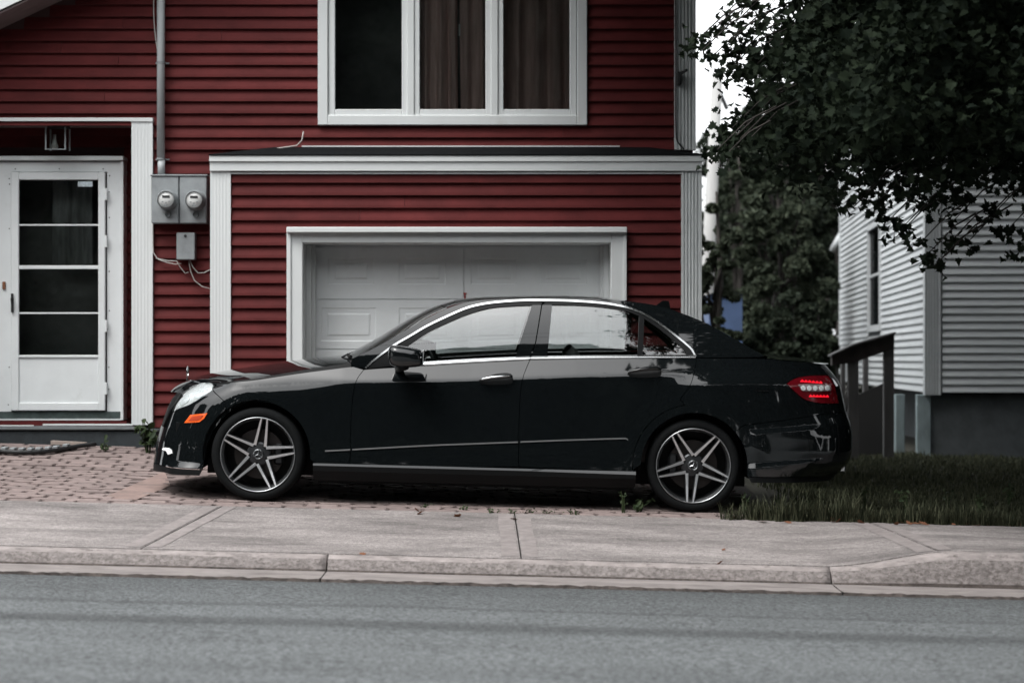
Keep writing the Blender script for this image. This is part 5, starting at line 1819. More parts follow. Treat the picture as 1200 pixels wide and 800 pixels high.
# the road's edge is ragged where the asphalt meets the gutter
V, F = [], []
ysr = [-19.8, -16, -13, -10, -8, -6, -5, -4, -3.2, -2.7, -2.46]
xs_f = [-120, -60, -30, -14] + list(np.arange(-4, 4.001, 0.03)) + [14, 30, 60, 120]
for y in ysr + [-2.37]:
    for x in xs_f:
        yy = y + (0.014 * (math.sin(x * 9.1) * 0.4 + math.sin(x * 23.7 + 1) * 0.3 + random.uniform(-0.6, 0.6)) if y == -2.37 else 0)
        V.append((x, yy, float(gz(x, min(yy, -2.41))) + 0.0))
nx = len(xs_f)
F = [(j * nx + i, j * nx + i + 1, (j + 1) * nx + i + 1, (j + 1) * nx + i) for j in range(len(ysr)) for i in range(nx - 1)]
tag(mesh_obj('road', V, F, M['asphalt']), kind='structure')

m, t, b = new_mat('pavement_concrete')
N, L = t.nodes, t.links
tc = N.new('ShaderNodeTexCoord'); ob = tc.outputs['Object']
mp = N.new('ShaderNodeMapping'); mp.inputs['Scale'].default_value = (0.5, 1.6, 1.0); L.new(ob, mp.inputs['Vector'])
blot = mrange(noise(mp.outputs[0], 1.7, 9, 0.72), 0.36, 0.64, 0.52, 1.24)
fine = mrange(noise(ob, 110, 3, 0.8), 0.36, 0.64, 0.66, 1.34)
grit = mrange(noise(ob, 30, 5, 0.8), 0.36, 0.64, 0.76, 1.20)
tot = mul(mul(blot, fine), grit)
sc_ = N.new('ShaderNodeVectorMath'); sc_.operation = 'SCALE'; sc_.inputs[0].default_value = (0.245, 0.223, 0.216); L.new(tot, sc_.inputs['Scale'])
L.new(sc_.outputs[0], b.inputs['Base Color']); b.inputs['Roughness'].default_value = 0.9; b.inputs['Specular IOR Level'].default_value = 0.25
bp = N.new('ShaderNodeBump'); bp.inputs['Strength'].default_value = 0.4; bp.inputs['Distance'].default_value = 0.006; L.new(noise(ob, 90, 4, 0.8), bp.inputs['Height']); L.new(bp.outputs[0], b.inputs['Normal'])
M['pavement'] = m
M['kerb'] = mat('kerb_concrete', (0.25, 0.222, 0.214), 0.9, var=0.32, scale=14, bump=0.7, bscale=55, stain=(0.09, 0.077, 0.072), stain_scale=18, stain_lo=0.54, stain_hi=0.70, stretch=(0.6, 1, 1))
M['kerb_dirt'] = mat('kerb_face_dirt', (0.075, 0.062, 0.056), 0.95, var=0.35, scale=26, bump=0.9, bscale=55, stain=(0.025, 0.021, 0.019), stain_scale=24, stain_lo=0.46, stain_hi=0.66, stretch=(0.7, 1, 1))  # darker tone for the kerb's lowest band and the gutter edge
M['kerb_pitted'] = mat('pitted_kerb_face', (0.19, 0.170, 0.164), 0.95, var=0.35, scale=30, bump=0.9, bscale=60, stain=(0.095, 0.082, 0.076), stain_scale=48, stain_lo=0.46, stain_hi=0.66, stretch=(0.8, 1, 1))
M['gutter'] = mat('gutter_concrete', (0.21, 0.188, 0.18), 0.9, var=0.28, scale=9, bump=0.6, bscale=70, stretch=(0.4, 1, 1), stain=(0.12, 0.105, 0.10), stain_scale=7, stain_lo=0.52, stain_hi=0.72)
M['paver'] = mat('brick_paver', (0.205, 0.160, 0.150), 0.9, var=0.22, scale=22, bump=0.4, bscale=60, rand=0.16)
M['joint'] = mat('dark_joint_sand', (0.035, 0.030, 0.028), 1.0, var=0.4, scale=30)
M['pink_concrete'] = mat('pink_patch', (0.25, 0.178, 0.158), 0.9, stain=(0.17, 0.125, 0.112), stain_scale=4, stain_lo=0.45, stain_hi=0.65, var=0.2, scale=9, bump=0.3, bscale=60)

# pavement slabs, cut by the joints one sees
def swalk_h(x, y):
    k = float(np.clip((y + 0.25) / (-1.9 + 0.25), 0, 1))
    return float(gz(x, y)) + float(lift(x)) * k ** 0.8


walk = empty('sidewalk', (0, -1.0, 0), kind='structure')
Y0, Y1 = -1.868, -0.25
def jx_at(px, py):
    # where a joint seen at a pixel of the pavement lies: solve depth on the ground
    D = 12.0
    for _ in range(30):
        x = PX(px, D); h = swalk_h(x, D + CAMY)
        D = FPX * (CAMZ - h) / (py - HORIZ)
    return PX(px, D), D + CAMY
j1a, j1b = jx_at(258, 593), jx_at(200, 645)
j2a, j2b = jx_at(603, 606), jx_at(610, 654)
j3a, j3b = jx_at(1018, 613), jx_at(1092, 642)
joints = [(-400, -400), (-30, -30), (-12, -12), (-7.2, -7.2), (-4.6, -4.75), (j1a[0], j1b[0]), (j2a[0], j2b[0]), (j3a[0], j3b[0]), (3.9, 4.0), (5.6, 5.7), (14, 14), (30, 30), (400, 400)]
for (a0, a1), (b0, b1) in zip(joints[:-1], joints[1:]):
    nx_ = max(2, min(40, int(abs(b0 - a0) / 0.12)))
    ny_ = 8
    V, F = [], []
    g = 0.0045
    for j in range(ny_ + 1):
        t = j / ny_
        y = Y1 + (Y0 - Y1) * t
        xa_, xb_ = a0 + (a1 - a0) * t + g, b0 + (b1 - b0) * t - g
        for i in range(nx_ + 1):
            x = xa_ + (xb_ - xa_) * i / nx_
            V.append((x, y, swalk_h(x, y) + 0.004))
    k = nx_ + 1
    F = [(j * k + i, (j + 1) * k + i, (j + 1) * k + i + 1, j * k + i + 1) for j in range(ny_) for i in range(nx_)]
    # edges
    rim_ = [i for i in range(k)] + [j * k + nx_ for j in range(1, ny_ + 1)] + [ny_ * k + i for i in range(nx_ - 1, -1, -1)] + [j * k for j in range(ny_ - 1, 0, -1)]
    n0 = len(V)
    V += [(V[i][0], V[i][1], V[i][2] - 0.05) for i in rim_]
    r_ = len(rim_)
    F += [(rim_[q], rim_[(q + 1) % r_], n0 + (q + 1) % r_, n0 + q) for q in range(r_)]
    mesh_obj('pavement_slab', V, F, M['pavement'], walk)
M['trowel'] = mat('trowelled_concrete', (0.225, 0.20, 0.194), 0.8, var=0.22, scale=16, bump=0.2, bscale=70, stain=(0.17, 0.15, 0.145), stain_scale=5, stain_lo=0.5, stain_hi=0.75)
for (a0, a1) in ((j1a[0], j1b[0]), (j2a[0], j2b[0]), (j3a[0], j3b[0])):   # the smooth trowelled bands beside each joint
    for s0, s1 in ((-0.11, -0.012), (0.012, 0.10)):
        V = []
        for j in range(9):
            t = 0.03 + 0.94 * j / 8
            y = Y1 + (Y0 - Y1) * t
            x = a0 + (a1 - a0) * t
            for o_ in (s0, s1):
                V.append((x + o_ + random.uniform(-0.004, 0.004), y, swalk_h(x + o_, y) + 0.0065))
        mesh_obj('joint_band', V, [(2 * j, 2 * j + 2, 2 * j + 3, 2 * j + 1) for j in range(8)], M['trowel'], walk)
# kerb: short lengths with a rolled face, rising to full height right of the drive
kerb = empty('kerb', (0, -2.0, 0), kind='structure')
cuts_ = [-120, -30, -12, -7.0, -4.4, PX(384, 11.05), PX(972, 11.05), 4.6, 7, 14, 30, 120]
for a, b_ in zip(cuts_[:-1], cuts_[1:]):
    n_ = max(2, min(60, int((b_ - a) / 0.06)))
    V, F = [], []
    for i in range(n_ + 1):
        x = a + (b_ - a) * i / n_
        if i == 0: x += 0.006
        if i == n_: x -= 0.006
        h = float(lift(x))
        j_ = 0.004 * math.sin(x * 5.1) + 0.0035 * math.sin(x * 13.3 + 2) + random.uniform(-0.0025, 0.0025)
        zt = float(gz(x, -1.9)) + h + 0.006
        zb0 = float(gz(x, -2.06))
        for y, z in ((-1.912, zt - 0.03), (-1.914, zt - 0.006 + j_ * 0.5), (-1.925, zt + 0.002), (-1.965 + j_, zt - 0.004 - 0.08 * h), (-1.995 + j_, zt - 0.018 - 0.2 * h), (-2.022 + j_, zt - 0.045 - 0.45 * h), (-2.045 + j_, zb0 + 0.012 + 0.1 * h), (-2.055, zb0 - 0.002), (-2.056, zb0 - 0.03)):
            V.append((x, y, z))
    k = 9
    F = [(i * k + j, i * k + j + 1, (i + 1) * k + j + 1, (i + 1) * k + j) for i in range(n_) for j in range(k - 1)]
    F += [tuple(range(k))[::-1], tuple(range(n_ * k, n_ * k + k))]
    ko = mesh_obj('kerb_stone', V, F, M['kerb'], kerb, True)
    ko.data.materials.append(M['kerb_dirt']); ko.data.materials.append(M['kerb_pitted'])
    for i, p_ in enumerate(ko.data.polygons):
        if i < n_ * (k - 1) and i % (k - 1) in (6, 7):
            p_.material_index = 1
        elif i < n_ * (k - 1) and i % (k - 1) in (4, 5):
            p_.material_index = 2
gut = empty('gutter', (0, -2.2, 0), kind='structure')
for a, b_ in zip(cuts_[:-1], cuts_[1:]):
    n_ = max(2, min(130, int((b_ - a) / 0.035)))
    V, F = [], []
    for i in range(n_ + 1):
        x = a + (b_ - a) * i / n_
        if i == 0: x += 0.004
        if i == n_: x -= 0.004
        V += [(x, -2.052, float(gz(x, -2.06)) + 0.002), (x, -2.2, float(gz(x, -2.2)) + 0.003), (x, -2.34, float(gz(x, -2.34)) + 0.006), (x, -2.385 + random.uniform(-0.012, 0.012), float(gz(x, -2.40)) + 0.008 + random.uniform(-0.004, 0.003)), (x, -2.40, float(gz(x, -2.41)) - 0.02)]
    F = [(i * 5 + j, i * 5 + j + 1, (i + 1) * 5 + j + 1, (i + 1) * 5 + j) for i in range(n_) for j in range(4)]
    go_ = mesh_obj('gutter_length', V, F, M['gutter'], gut, False)
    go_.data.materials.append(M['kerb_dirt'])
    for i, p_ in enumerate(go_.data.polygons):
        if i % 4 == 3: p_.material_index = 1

# drive of interlocking bricks: dark joint bed, the nearest 300 bricks as parts, the rest joined
drive = empty('driveway', (-1.5, 1.3, 0), kind='structure')
sheet('joint_bed', list(np.arange(-7, 1.81, 0.2)), list(np.arange(-0.248, 3.0, 0.15)), -0.022, M['joint'], None, drive)
PL, PW = 0.226, 0.1125
def paver_outline():
    z = 0.020
    top = [(-0.5, 0.5), (0.5, 0.5)]
    l, w = PL / 2 - 0.015, PW / 2 - 0.0022
    return [(-l, -w), (l, -w), (l, -w * 0.45), (l + z, -w * 0.1), (l - z * 0.7, w * 0.25), (l, w * 0.55), (l, w), (-l, w), (-l, w * 0.55), (-l - z * 0.7, w * 0.25), (-l + z, -w * 0.1), (-l, -w * 0.45)]
po_ = paver_outline()
pv = MB().prism(po_, -0.03, 0.0, 'z')
pme = bpy.data.meshes.new('paver'); pme.from_pydata(pv.v, [], pv.f); pme.materials.append(M['paver'])
spots = []
r = 0
y = -0.19
patch = [P(104, 585, 12.8), P(157, 585, 12.8)]
pa = [jx_at(118, 584)[0] if False else None]
def on_ground(px, py):
    D = 13.0
    for _ in range(60):
        x = PX(px, D); h = float(gz(x, D + CAMY))
        D = 0.5 * D + 0.5 * FPX * (CAMZ - h) / (py - HORIZ)
    return PX(px, D), D + CAMY
pq = [on_ground(117, 584.5), on_ground(160, 585), on_ground(200, 569), on_ground(193, 552)]
def in_patch(x, y):
    return bool(inside(np.array(pq), np.array([[x, y]]))[0])
while y < 2.98:
    xo = (r % 2) * PL / 2 + 0.02 * math.sin(r * 2.3)
    x = -6.8 + xo
    while x < 1.62:
        if not in_patch(x, y):
            spots.append((x, y))
        x += PL
    y += PW
    r += 1
def vis(p):
    x, y = p
    D = y - CAMY
    px = 600 + FPX * x / D
    return (px > -15 and px < 235 and y > -0.3) or (-15 < px < 800 and y < 0.05)
sp1 = sorted([p for p in spots if vis(p)], key=lambda p: p[1])[:300]
s1_ = set(sp1)
rest = MB()
for p in spots:
    x, y = p
    h = float(gz(x, y))
    ax = math.atan((float(gz(x, y + 0.05)) - float(gz(x, y - 0.05))) / 0.1) + random.gauss(0, 0.012)
    ay = TILT + random.gauss(0, 0.010)
    rzz = random.gauss(0, 0.025)
    dz = random.gauss(0.001, 0.0022)
    if p in s1_:
        o = bpy.data.objects.new('paver', pme)
        o.location = (x, y, h + dz); o.rotation_euler = (ax, ay, rzz)
        COL.objects.link(o); put(o, drive)
    else:
        Rm = Matrix.Translation((x, y, h + dz)) @ (Matrix.Rotation(rzz, 4, 'Z') @ Matrix.Rotation(ay, 4, 'Y') @ Matrix.Rotation(ax, 4, 'X'))
        rest.add([Rm @ Vector(v) for v in pv.v], pv.f[:1] + pv.f[2:] if False else pv.f)
o = rest.build('paver_field', M['paver'], drive); tag(o, kind='stuff')
cp = MB(); zq = [float(gz(a, b)) for a, b in pq]
cp.add([(a, b, z + 0.001) for (a, b), z in zip(pq, zq)] + [(a, b, z - 0.05) for (a, b), z in zip(pq, zq)], [(0, 1, 2, 3), (0, 4, 5, 1), (1, 5, 6, 2), (2, 6, 7, 3), (3, 7, 4, 0)])
cp.build('concrete_patch', M['pink_concrete'], drive)

# ================================================================== THE WHITE HOUSE
D2 = 25.6
U = Vector((0.0803, 0.9968, 0)); Vv = Vector((0.9968, -0.0803, 0))
C2 = Vector((PX(1086, D2), D2 + CAMY, 0))
white = empty('white_house', (C2.x, C2.y, -0.3), 'white clapboard house at the right, raised on a grey foundation', 'house')
rzs = math.atan2(-U.y, -U.x)                                # side wall boards run from the far corner to the near one
LS, LF = 13.0, 6.0
far_c = C2 + U * LS
zb2, zt2 = PZ(460, D2), 6.3
E4 = 9.06 * D2 / FPX
# the window in the side wall
def along(px):                                             # distance from the near corner to where a column of pixels meets the side wall
    k = (px - 600) / FPX
    return (k * D2 - (C2.x)) / (U.x - k * U.y)
wa, wb_ = along(1032.0), along(1018.5)
# boards face outwards (towards -x): board local -y must point away from the house
def zpx(py, t):
    return CAMZ - (py - HORIZ) * (D2 + U.y * t) / FPX
wzb, wzt = zpx(380, wa), zpx(263, wa)
rows(0.01, LS - 0.1, 0, zb2 + 0.01, zt2, zb2 + 0.004, E4, M['siding_white'], white, holes=[(LS - wb_ - 0.12, LS - wa + 0.12, wzb - 0.12, wzt + 0.14)], rz=rzs, org=(far_c.x, far_c.y))
rzf = math.atan2(Vv.y, Vv.x)
E5 = 9.2 * D2 / FPX
rows(0.20, LF, 0, zb2 + 0.01, zt2, zb2 + 0.004, E5, M['siding_white'], white, rz=rzf, org=(C2.x, C2.y))
wb2 = MB()
def quadbox(a, b, th_dir, th, z0, z1, mb):
    p = [a, b, b + th_dir * th, a + th_dir * th]
    mb.add([(q.x, q.y, z0) for q in p] + [(q.x, q.y, z1) for q in p], [(0, 3, 2, 1), (4, 5, 6, 7), (0, 1, 5, 4), (1, 2, 6, 5), (2, 3, 7, 6), (3, 0, 4, 7)])
i0 = C2 + U * 0.01 + Vv * 0.01
ta, tb_ = wa - 0.05, wb_ + 0.05
quadbox(i0, C2 + U * ta + Vv * 0.01, Vv, 0.12, zb2, zt2, wb2)
quadbox(C2 + U * tb_ + Vv * 0.01, far_c + Vv * 0.01, Vv, 0.12, zb2, zt2, wb2)
quadbox(C2 + U * ta + Vv * 0.01, C2 + U * tb_ + Vv * 0.01, Vv, 0.12, zb2, wzb, wb2)
quadbox(C2 + U * ta + Vv * 0.01, C2 + U * tb_ + Vv * 0.01, Vv, 0.12, wzt, zt2, wb2)
quadbox(i0 + Vv * 0.13, C2 + Vv * LF + U * 0.01, U, 0.12, zb2, zt2, wb2)
quadbox(far_c + Vv * 0.15, far_c + Vv * LF, U * -1, 0.12, zb2, zt2, wb2)
quadbox(C2 + Vv * (LF - 0.12) + U * 0.2, far_c + Vv * (LF - 0.12) - U * 0.2, Vv, 0.12, zb2, zt2, wb2)
quadbox(i0 + Vv * 0.13 + U * 0.13, far_c + Vv * 0.15 - U * 0.15, Vv, LF - 0.4, zb2 - 0.02, zb2 + 0.04, wb2)
wb2.build('wall', M['foundation'], white)
# roof
rf = MB()
pk = Vv * (LF / 2)
A = C2 - U * 0.35 - Vv * 0.35; B = far_c + U * 0.35 - Vv * 0.35
A2 = A + Vv * (LF + 0.7); B2 = B + Vv * (LF + 0.7)
K1, K2 = (A + A2) / 2, (B + B2) / 2
def pz_(p, z): return (p.x, p.y, z)
rf.add([pz_(A, zt2), pz_(B, zt2), pz_(B2, zt2), pz_(A2, zt2), pz_(K1, zt2 + 2.2), pz_(K2, zt2 + 2.2)], [(0, 4, 5, 1), (3, 2, 5, 4), (0, 3, 4), (1, 5, 2), (0, 1, 2, 3)])
rf.build('roof', M['shingle'], white)
# corner post with flutes, far edge board
w2 = PX(1102, D2) - PX(1086, D2)
pr = []
fw = w2 / 5
prof = [(-0.03, 0.16), (-0.03, -0.03)]
for k in range(5):
    a = -0.02 + k * fw
    prof += [(a + fw * 0.1, -0.03), (a + fw * 0.35, -0.014), (a + fw * 0.65, -0.014), (a + fw * 0.9, -0.03)]
prof += [(w2, -0.03), (w2, 0.0), (0.0, 0.0), (0.0, 0.16)]
def uv(p): q = C2 + Vv * p[0] + U * p[1]; return (q.x, q.y)
cpm = MB().prism([uv(p) for p in prof], zb2 - 0.03, zt2, 'z'); cpm.build('corner_post', M['siding_white'], white)
fe = MB(); quadbox(far_c - U * 0.14 - Vv * 0.03, far_c - Vv * 0.03, Vv, 0.04, zb2, zt2, fe); fe.build('edge_board', M['siding_white'], white)
# side window
wf = MB()
quadbox(C2 + U * (wa - 0.07) - Vv * 0.032, C2 + U * wa - Vv * 0.032, Vv, 0.06, wzb - 0.1, wzt + 0.1, wf)
quadbox(C2 + U * wb_ - Vv * 0.032, C2 + U * (wb_ + 0.07) - Vv * 0.032, Vv, 0.06, wzb - 0.1, wzt + 0.1, wf)
quadbox(C2 + U * wa - Vv * 0.033, C2 + U * wb_ - Vv * 0.033, Vv, 0.12, wzb - 0.1, wzb, wf)
quadbox(C2 + U * wa - Vv * 0.033, C2 + U * wb_ - Vv * 0.033, Vv, 0.12, wzt, wzt + 0.1, wf)
mid = (wa + wb_) / 2
zm_ = zpx(322, mid)
quadbox(C2 + U * wa + Vv * 0.002, C2 + U * wb_ + Vv * 0.002, Vv, 0.03, zm_ - 0.02, zm_ + 0.02, wf)
w2o = wf.build('window', M['siding_white'], white)
wg = MB(); quadbox(C2 + U * wa + Vv * 0.02, C2 + U * wb_ + Vv * 0.02, Vv, 0.006, wzb, wzt, wg); wg.build('pane', M['dim_glass'], w2o)
wr = MB(); quadbox(C2 + U * (wa - 0.3) + Vv * 0.9, C2 + U * (wb_ + 0.3) + Vv * 0.9, Vv, 0.05, wzb - 0.5, wzt + 0.3, wr); wr.build('room_back', M['dark_room'], white)
# foundation and the pale posts under the corner
fd = MB()
quadbox(C2 + Vv * (PX(1091, D2) - PX(1086, D2)) + U * 0.12, C2 + Vv * LF + U * 0.12, U, 0.25, -1.2, zb2 - 0.021, fd)
quadbox(C2 + Vv * 0.9 + U * 0.4, far_c + Vv * 0.9, Vv, 0.2, -1.2, zb2 - 0.022, fd)
fd.build('foundation', M['foundation'], white)
for a, b_, dd in ((1049.5, 1060.5, 0.35), (1074.5, 1090.5, 0.06)):
    pp = MB()
    D_ = D2 + dd
    x0, x1 = PX(a, D_), PX(b_, D_)
    pp.bbox(x0, x1, D_ + CAMY, D_ + CAMY + 0.1, -0.6, zb2 - 0.025, 0.008)
    pp.build('support_post', M['pale_post'], white)
# white eave scrap of the house behind
ev_ = MB()
q1, q2 = P(974.5, 294, 47), P(986, 274, 47)
ev_.tube([q1, q2], 0.075, 8)
tag(ev_.build('roof_gutter', M['siding_white'], None, True), 'short sloping white gutter end past the far edge of the white house', 'gutter')

# wooden ramp roof and rails in front of the white house
DP = 23.6
porch = empty('wooden_porch', (PX(1020, DP), DP + CAMY, -0.4), 'weathered dark wooden porch rail with a sloping top beside the white house', 'porch')
b1 = MB()
q = [P(975, 415, DP), P(975, 428, DP), P(1000, 425, DP), P(1048, 408, DP), P(1048, 390.5, DP), P(1000, 404.5, DP)]
b1.prism([(p.x, p.z) for p in q], DP + CAMY, DP + CAMY + 0.10, 'y'); b1.build('rail_beam', M['brown_wood'], porch)
b2 = MB()
q = [P(973.5, 415.5, DP), P(1000, 403, DP), P(1049, 389, DP), P(1049, 391.2, DP), P(1000, 405, DP), P(973.5, 417.5, DP)]
b2.prism([(p.x, p.z) for p in q], DP + CAMY - 0.05, DP + CAMY + 0.22, 'y'); b2.build('sloping_cap', M['grey_wood'], porch)
for a, b_, top, dd in ((994, 1006.5, 421, 0.0), (1036, 1048, 402, 0.02), (986, 991, 424, 0.8), (1012, 1018, 416, 1.2)):
    p_ = MB(); D_ = DP + dd
    p_.bbox(PX(a, D_), PX(b_, D_), D_ + CAMY + 0.01, D_ + CAMY + 0.09, -0.7, PZ(top, D_) - 0.002, 0.006); p_.build('post', M['grey_wood'], porch)
for (a, b_), (c, d_) in (((979, 426), (993, 500)), ((996, 440), (988, 500))):
    p_ = MB(); p_.tube([P(a, b_, DP + 0.05), P(c, d_, DP + 0.05)], 0.022, 4); p_.build('brace', M['grey_wood'], porch)
p_ = MB()
q = [P(1006, 462, DP + 1.2), P(1006, 545, DP + 1.2), P(1040, 545, DP + 1.2), P(1040, 447, DP + 1.2)]
p_.prism([(p.x, p.z) for p in q], DP + CAMY + 1.2, DP + CAMY + 1.24, 'y'); p_.build('stair_side', M['dark_room'], porch)  # dark sheet standing for the shaded recess behind the posts

# pole and blue sheet in the background
D3 = 31.0
pl = MB(); a, b_ = P(840.5, 86, D3), P(826, 395, D3)
pl.tube([b_ + (b_ - a) * 0.2, b_, a], [0.125, 0.115, 0.085], 12)
pole = empty('utility_pole', (b_.x, b_.y, -0.5), 'pale leaning utility pole beyond the right corner of the red house', 'pole')
pl.build('pole_shaft', M['pole'], pole, True)
pc = MB(); q1, q2 = P(842, 105, D3), P(852, 128, D3); pc.tube([q1, q2], 0.03, 6); pc.build('pole_brace', M['dark_metal'], pole)
bs = empty('blue_shed', (PX(853, 29), 16, -0.4), 'blue wall glimpsed between the trees behind the parked car', 'shed')
q = MB(); q.box(PX(831, 29), PX(870, 29), 16.0, 17.2, -0.6, PZ(345, 29)); q.build('shed_wall', M['blue'], bs)
q = MB(); q.prism([(PX(829, 29), PZ(345, 29)), (PX(872, 29), PZ(345, 29)), (PX(850, 29), PZ(339, 29))], 15.95, 17.3, 'y'); q.build('roof', M['shingle'], bs)


# ================================================================== PLANTS
def leaf_mesh(name, pos, nrm, size, tmpl, m, spin=None):
    """Many leaves in one mesh: pos, nrm (n x 3), size (n), tmpl = list of faces of (u, v, w) points."""
    n = len(pos)
    nrm = nrm / np.linalg.norm(nrm, axis=1, keepdims=True)
    ref = np.where(np.abs(nrm[:, 2:3]) < 0.9, np.array([[0, 0, 1.0]]), np.array([[1.0, 0, 0]]))
    a = np.cross(ref, nrm); a /= np.linalg.norm(a, axis=1, keepdims=True)
    b = np.cross(nrm, a)
    th = rng.uniform(0, 2 * np.pi, n) if spin is None else spin
    u = a * np.cos(th)[:, None] + b * np.sin(th)[:, None]
    v = -a * np.sin(th)[:, None] + b * np.cos(th)[:, None]
    tv, tf = tmpl
    tv = np.array(tv, float)
    V = pos[:, None, :] + size[:, None, None] * (u[:, None, :] * tv[None, :, 0:1] + v[:, None, :] * tv[None, :, 1:2] + nrm[:, None, :] * tv[None, :, 2:3])
    V = V.reshape(-1, 3)
    k = len(tv)
    ls, lt, li = [], [], []
    cnt = [len(f) for f in tf]
    base = np.concatenate([np.array(f) for f in tf])
    loops = (np.arange(n)[:, None] * k + base[None, :]).ravel()
    tot = np.tile(np.array(cnt), n)
    start = np.concatenate([[0], np.cumsum(tot)[:-1]])
    me = bpy.data.meshes.new(name)
    me.vertices.add(len(V)); me.vertices.foreach_set('co', V.astype(np.float32).ravel())
    me.loops.add(len(loops)); me.loops.foreach_set('vertex_index', loops.astype(np.int32))
    me.polygons.add(len(tot)); me.polygons.foreach_set('loop_start', start.astype(np.int32)); me.polygons.foreach_set('loop_total', tot.astype(np.int32))
    me.materials.append(m)
    me.update(calc_edges=True)
    me.validate()
    return me


half = [(0.0, -0.45), (0.10, -0.30), (0.36, -0.38), (0.30, -0.20), (0.55, -0.06), (0.42, 0.04), (0.50, 0.22), (0.24, 0.16), (0.22, 0.36), (0.10, 0.30), (0.0, 0.58)]
mv = [(x, y, 0.30 * x - 0.35 * y * y) for x, y in half] + [(-x, y, 0.22 * x - 0.30 * y * y) for x, y in half[1:-1]]
MAPLE = (mv, [tuple(range(11)), tuple([10] + [11 + i for i in range(8, -1, -1)] + [0])])
OVAL = ([(0, -0.5, 0), (0.26, -0.1, 0.06), (0.18, 0.28, 0.03), (0, 0.55, -0.06), (-0.18, 0.28, 0.03), (-0.26, -0.1, 0.06)], [(0, 1, 2, 3), (0, 3, 4, 5)])
CLUMP = ([(0, -0.5, 0), (0.35, -0.2, 0.1), (0.5, 0.25, 0.0), (0.1, 0.5, -0.12), (-0.4, 0.3, 0.05), (-0.45, -0.25, -0.05)], [(0, 1, 2, 3), (0, 3, 4, 5)])


def obj_from(me, name, parent=None):
    o = bpy.data.objects.new(name, me)
    COL.objects.link(o)
    if parent is not None:
        put(o, parent)
    return o


# --- the maple whose branches hang in from the right
env_x = np.array([0.9, 1.1, 1.25, 1.38, 1.55, 1.75, 1.98, 2.18, 2.35, 2.5, 2.62, 2.75, 2.86, 2.95, 3.1, 3.4, 3.8, 4.5, 6.0, 8.0])
env_z = np.array([3.45, 3.08, 2.85, 2.60, 2.32, 2.20, 2.10, 2.00, 2.12, 2.22, 2.02, 1.86, 1.82, 2.02, 2.16, 2.12, 1.95, 1.85, 1.9, 2.3])
maple = empty('maple_tree', (5.6, 0.6, -0.2), 'dark maple tree whose leafy branches hang in from the upper right', 'tree')
tips = []
nC = 2100
cx = rng.uniform(1.0, 6.2, nC * 4); cy = rng.uniform(-2.6, 3.4, nC * 4); cz = rng.uniform(1.6, 6.4, nC * 4)
zl = np.interp(cx, env_x, env_z) + 0.030 * (cy - 0.2) ** 2 + 0.085 * np.clip(cy, 0, 4) + 0.10 * np.sin(cx * 5.0 + cy * 2.0) * np.exp(-cy ** 2)
left = 1.36 + 0.26 * sstep(2.6, 2.85, cz) + 0.25 * np.clip(cz - 3.05, 0, 0.5) + 0.10 * (cy) ** 2 * 0.6
keep = (cz > zl + 0.10) & (cx > left) & (cz < 6.4 - 0.10 * (cx - 4) ** 2)
# fewer clusters high up, out of sight; a lacy fringe along the lower edge
dens = np.clip(1.0 - (cz - 3.9) * 0.45, 0.25, 1.0) * np.where(cz - zl < 0.30, 0.55, 1.0) * np.where(cx - left < 0.35, 0.42, 1.0) * np.where(cx > 4.3, 0.35, 1.0)
keep &= rng.uniform(0, 1, len(cx)) < dens
C = np.stack([cx, cy, cz], 1)[keep]
# clusters that hang below the edge in front of the white house
hang = []
for px, py, D in ((1062, 262, 12.6), (1050, 278, 12.7), (1078, 285, 12.4), (1085, 300, 12.4), (1094, 313, 12.4), (1108, 300, 12.5), (1112, 285, 12.6), (1040, 260, 12.8), (1190, 300, 12.4), (1197, 278, 12.3), (1150, 262, 12.8), (1165, 250, 12.6), (1118, 258, 12.9), (1008, 232, 13.1), (1000, 243, 13.0), (1025, 240, 12.9), (1180, 270, 12.6), (1130, 288, 12.7),
                  (812, 52, 12.9), (826, 45, 12.9), (842, 38, 12.9), (835, 66, 12.8), (850, 55, 12.9), (858, 30, 13.0), (866, 48, 13.0), (822, 60, 12.7), (846, 20, 13.2), (870, 12, 13.2), (856, 80, 13.0), (872, 90, 13.0), (862, 68, 13), (878, 72, 13), (838, 178, 12.6), (850, 172, 12.7), (862, 168, 12.7), (876, 165, 12.8), (842, 190, 12.5), (858, 150, 12.9), (875, 145, 13), (890, 130, 13)):
    p = P(px, py, D); hang.append((p.x, p.y, p.z))
Cs = np.concatenate([C, np.array(hang)])
per = 30
n = len(C) * per
pos = np.repeat(C, per, 0) + rng.normal(0, 1, (n, 3)) * np.array([0.15, 0.15, 0.085])
ph = np.array(hang); perh = 10
pos_h = np.repeat(ph, perh, 0) + rng.normal(0, 1, (len(ph) * perh, 3)) * np.array([0.05, 0.06, 0.035])
def leaf_n(k):
    nn = rng.normal(0, 1, (k, 3)) * np.array([0.75, 0.75, 0.5]) + np.array([0.0, -0.45, 0.75])
    return nn
size_a = rng.uniform(0.042, 0.088, n); size_h = rng.uniform(0.042, 0.078, len(pos_h))
# 300 leaves that show best as parts: the hanging ones, then the nearest of the rest inside the frame
allp = np.concatenate([pos_h, pos]); alls = np.concatenate([size_h, size_a]); alln = leaf_n(len(allp))
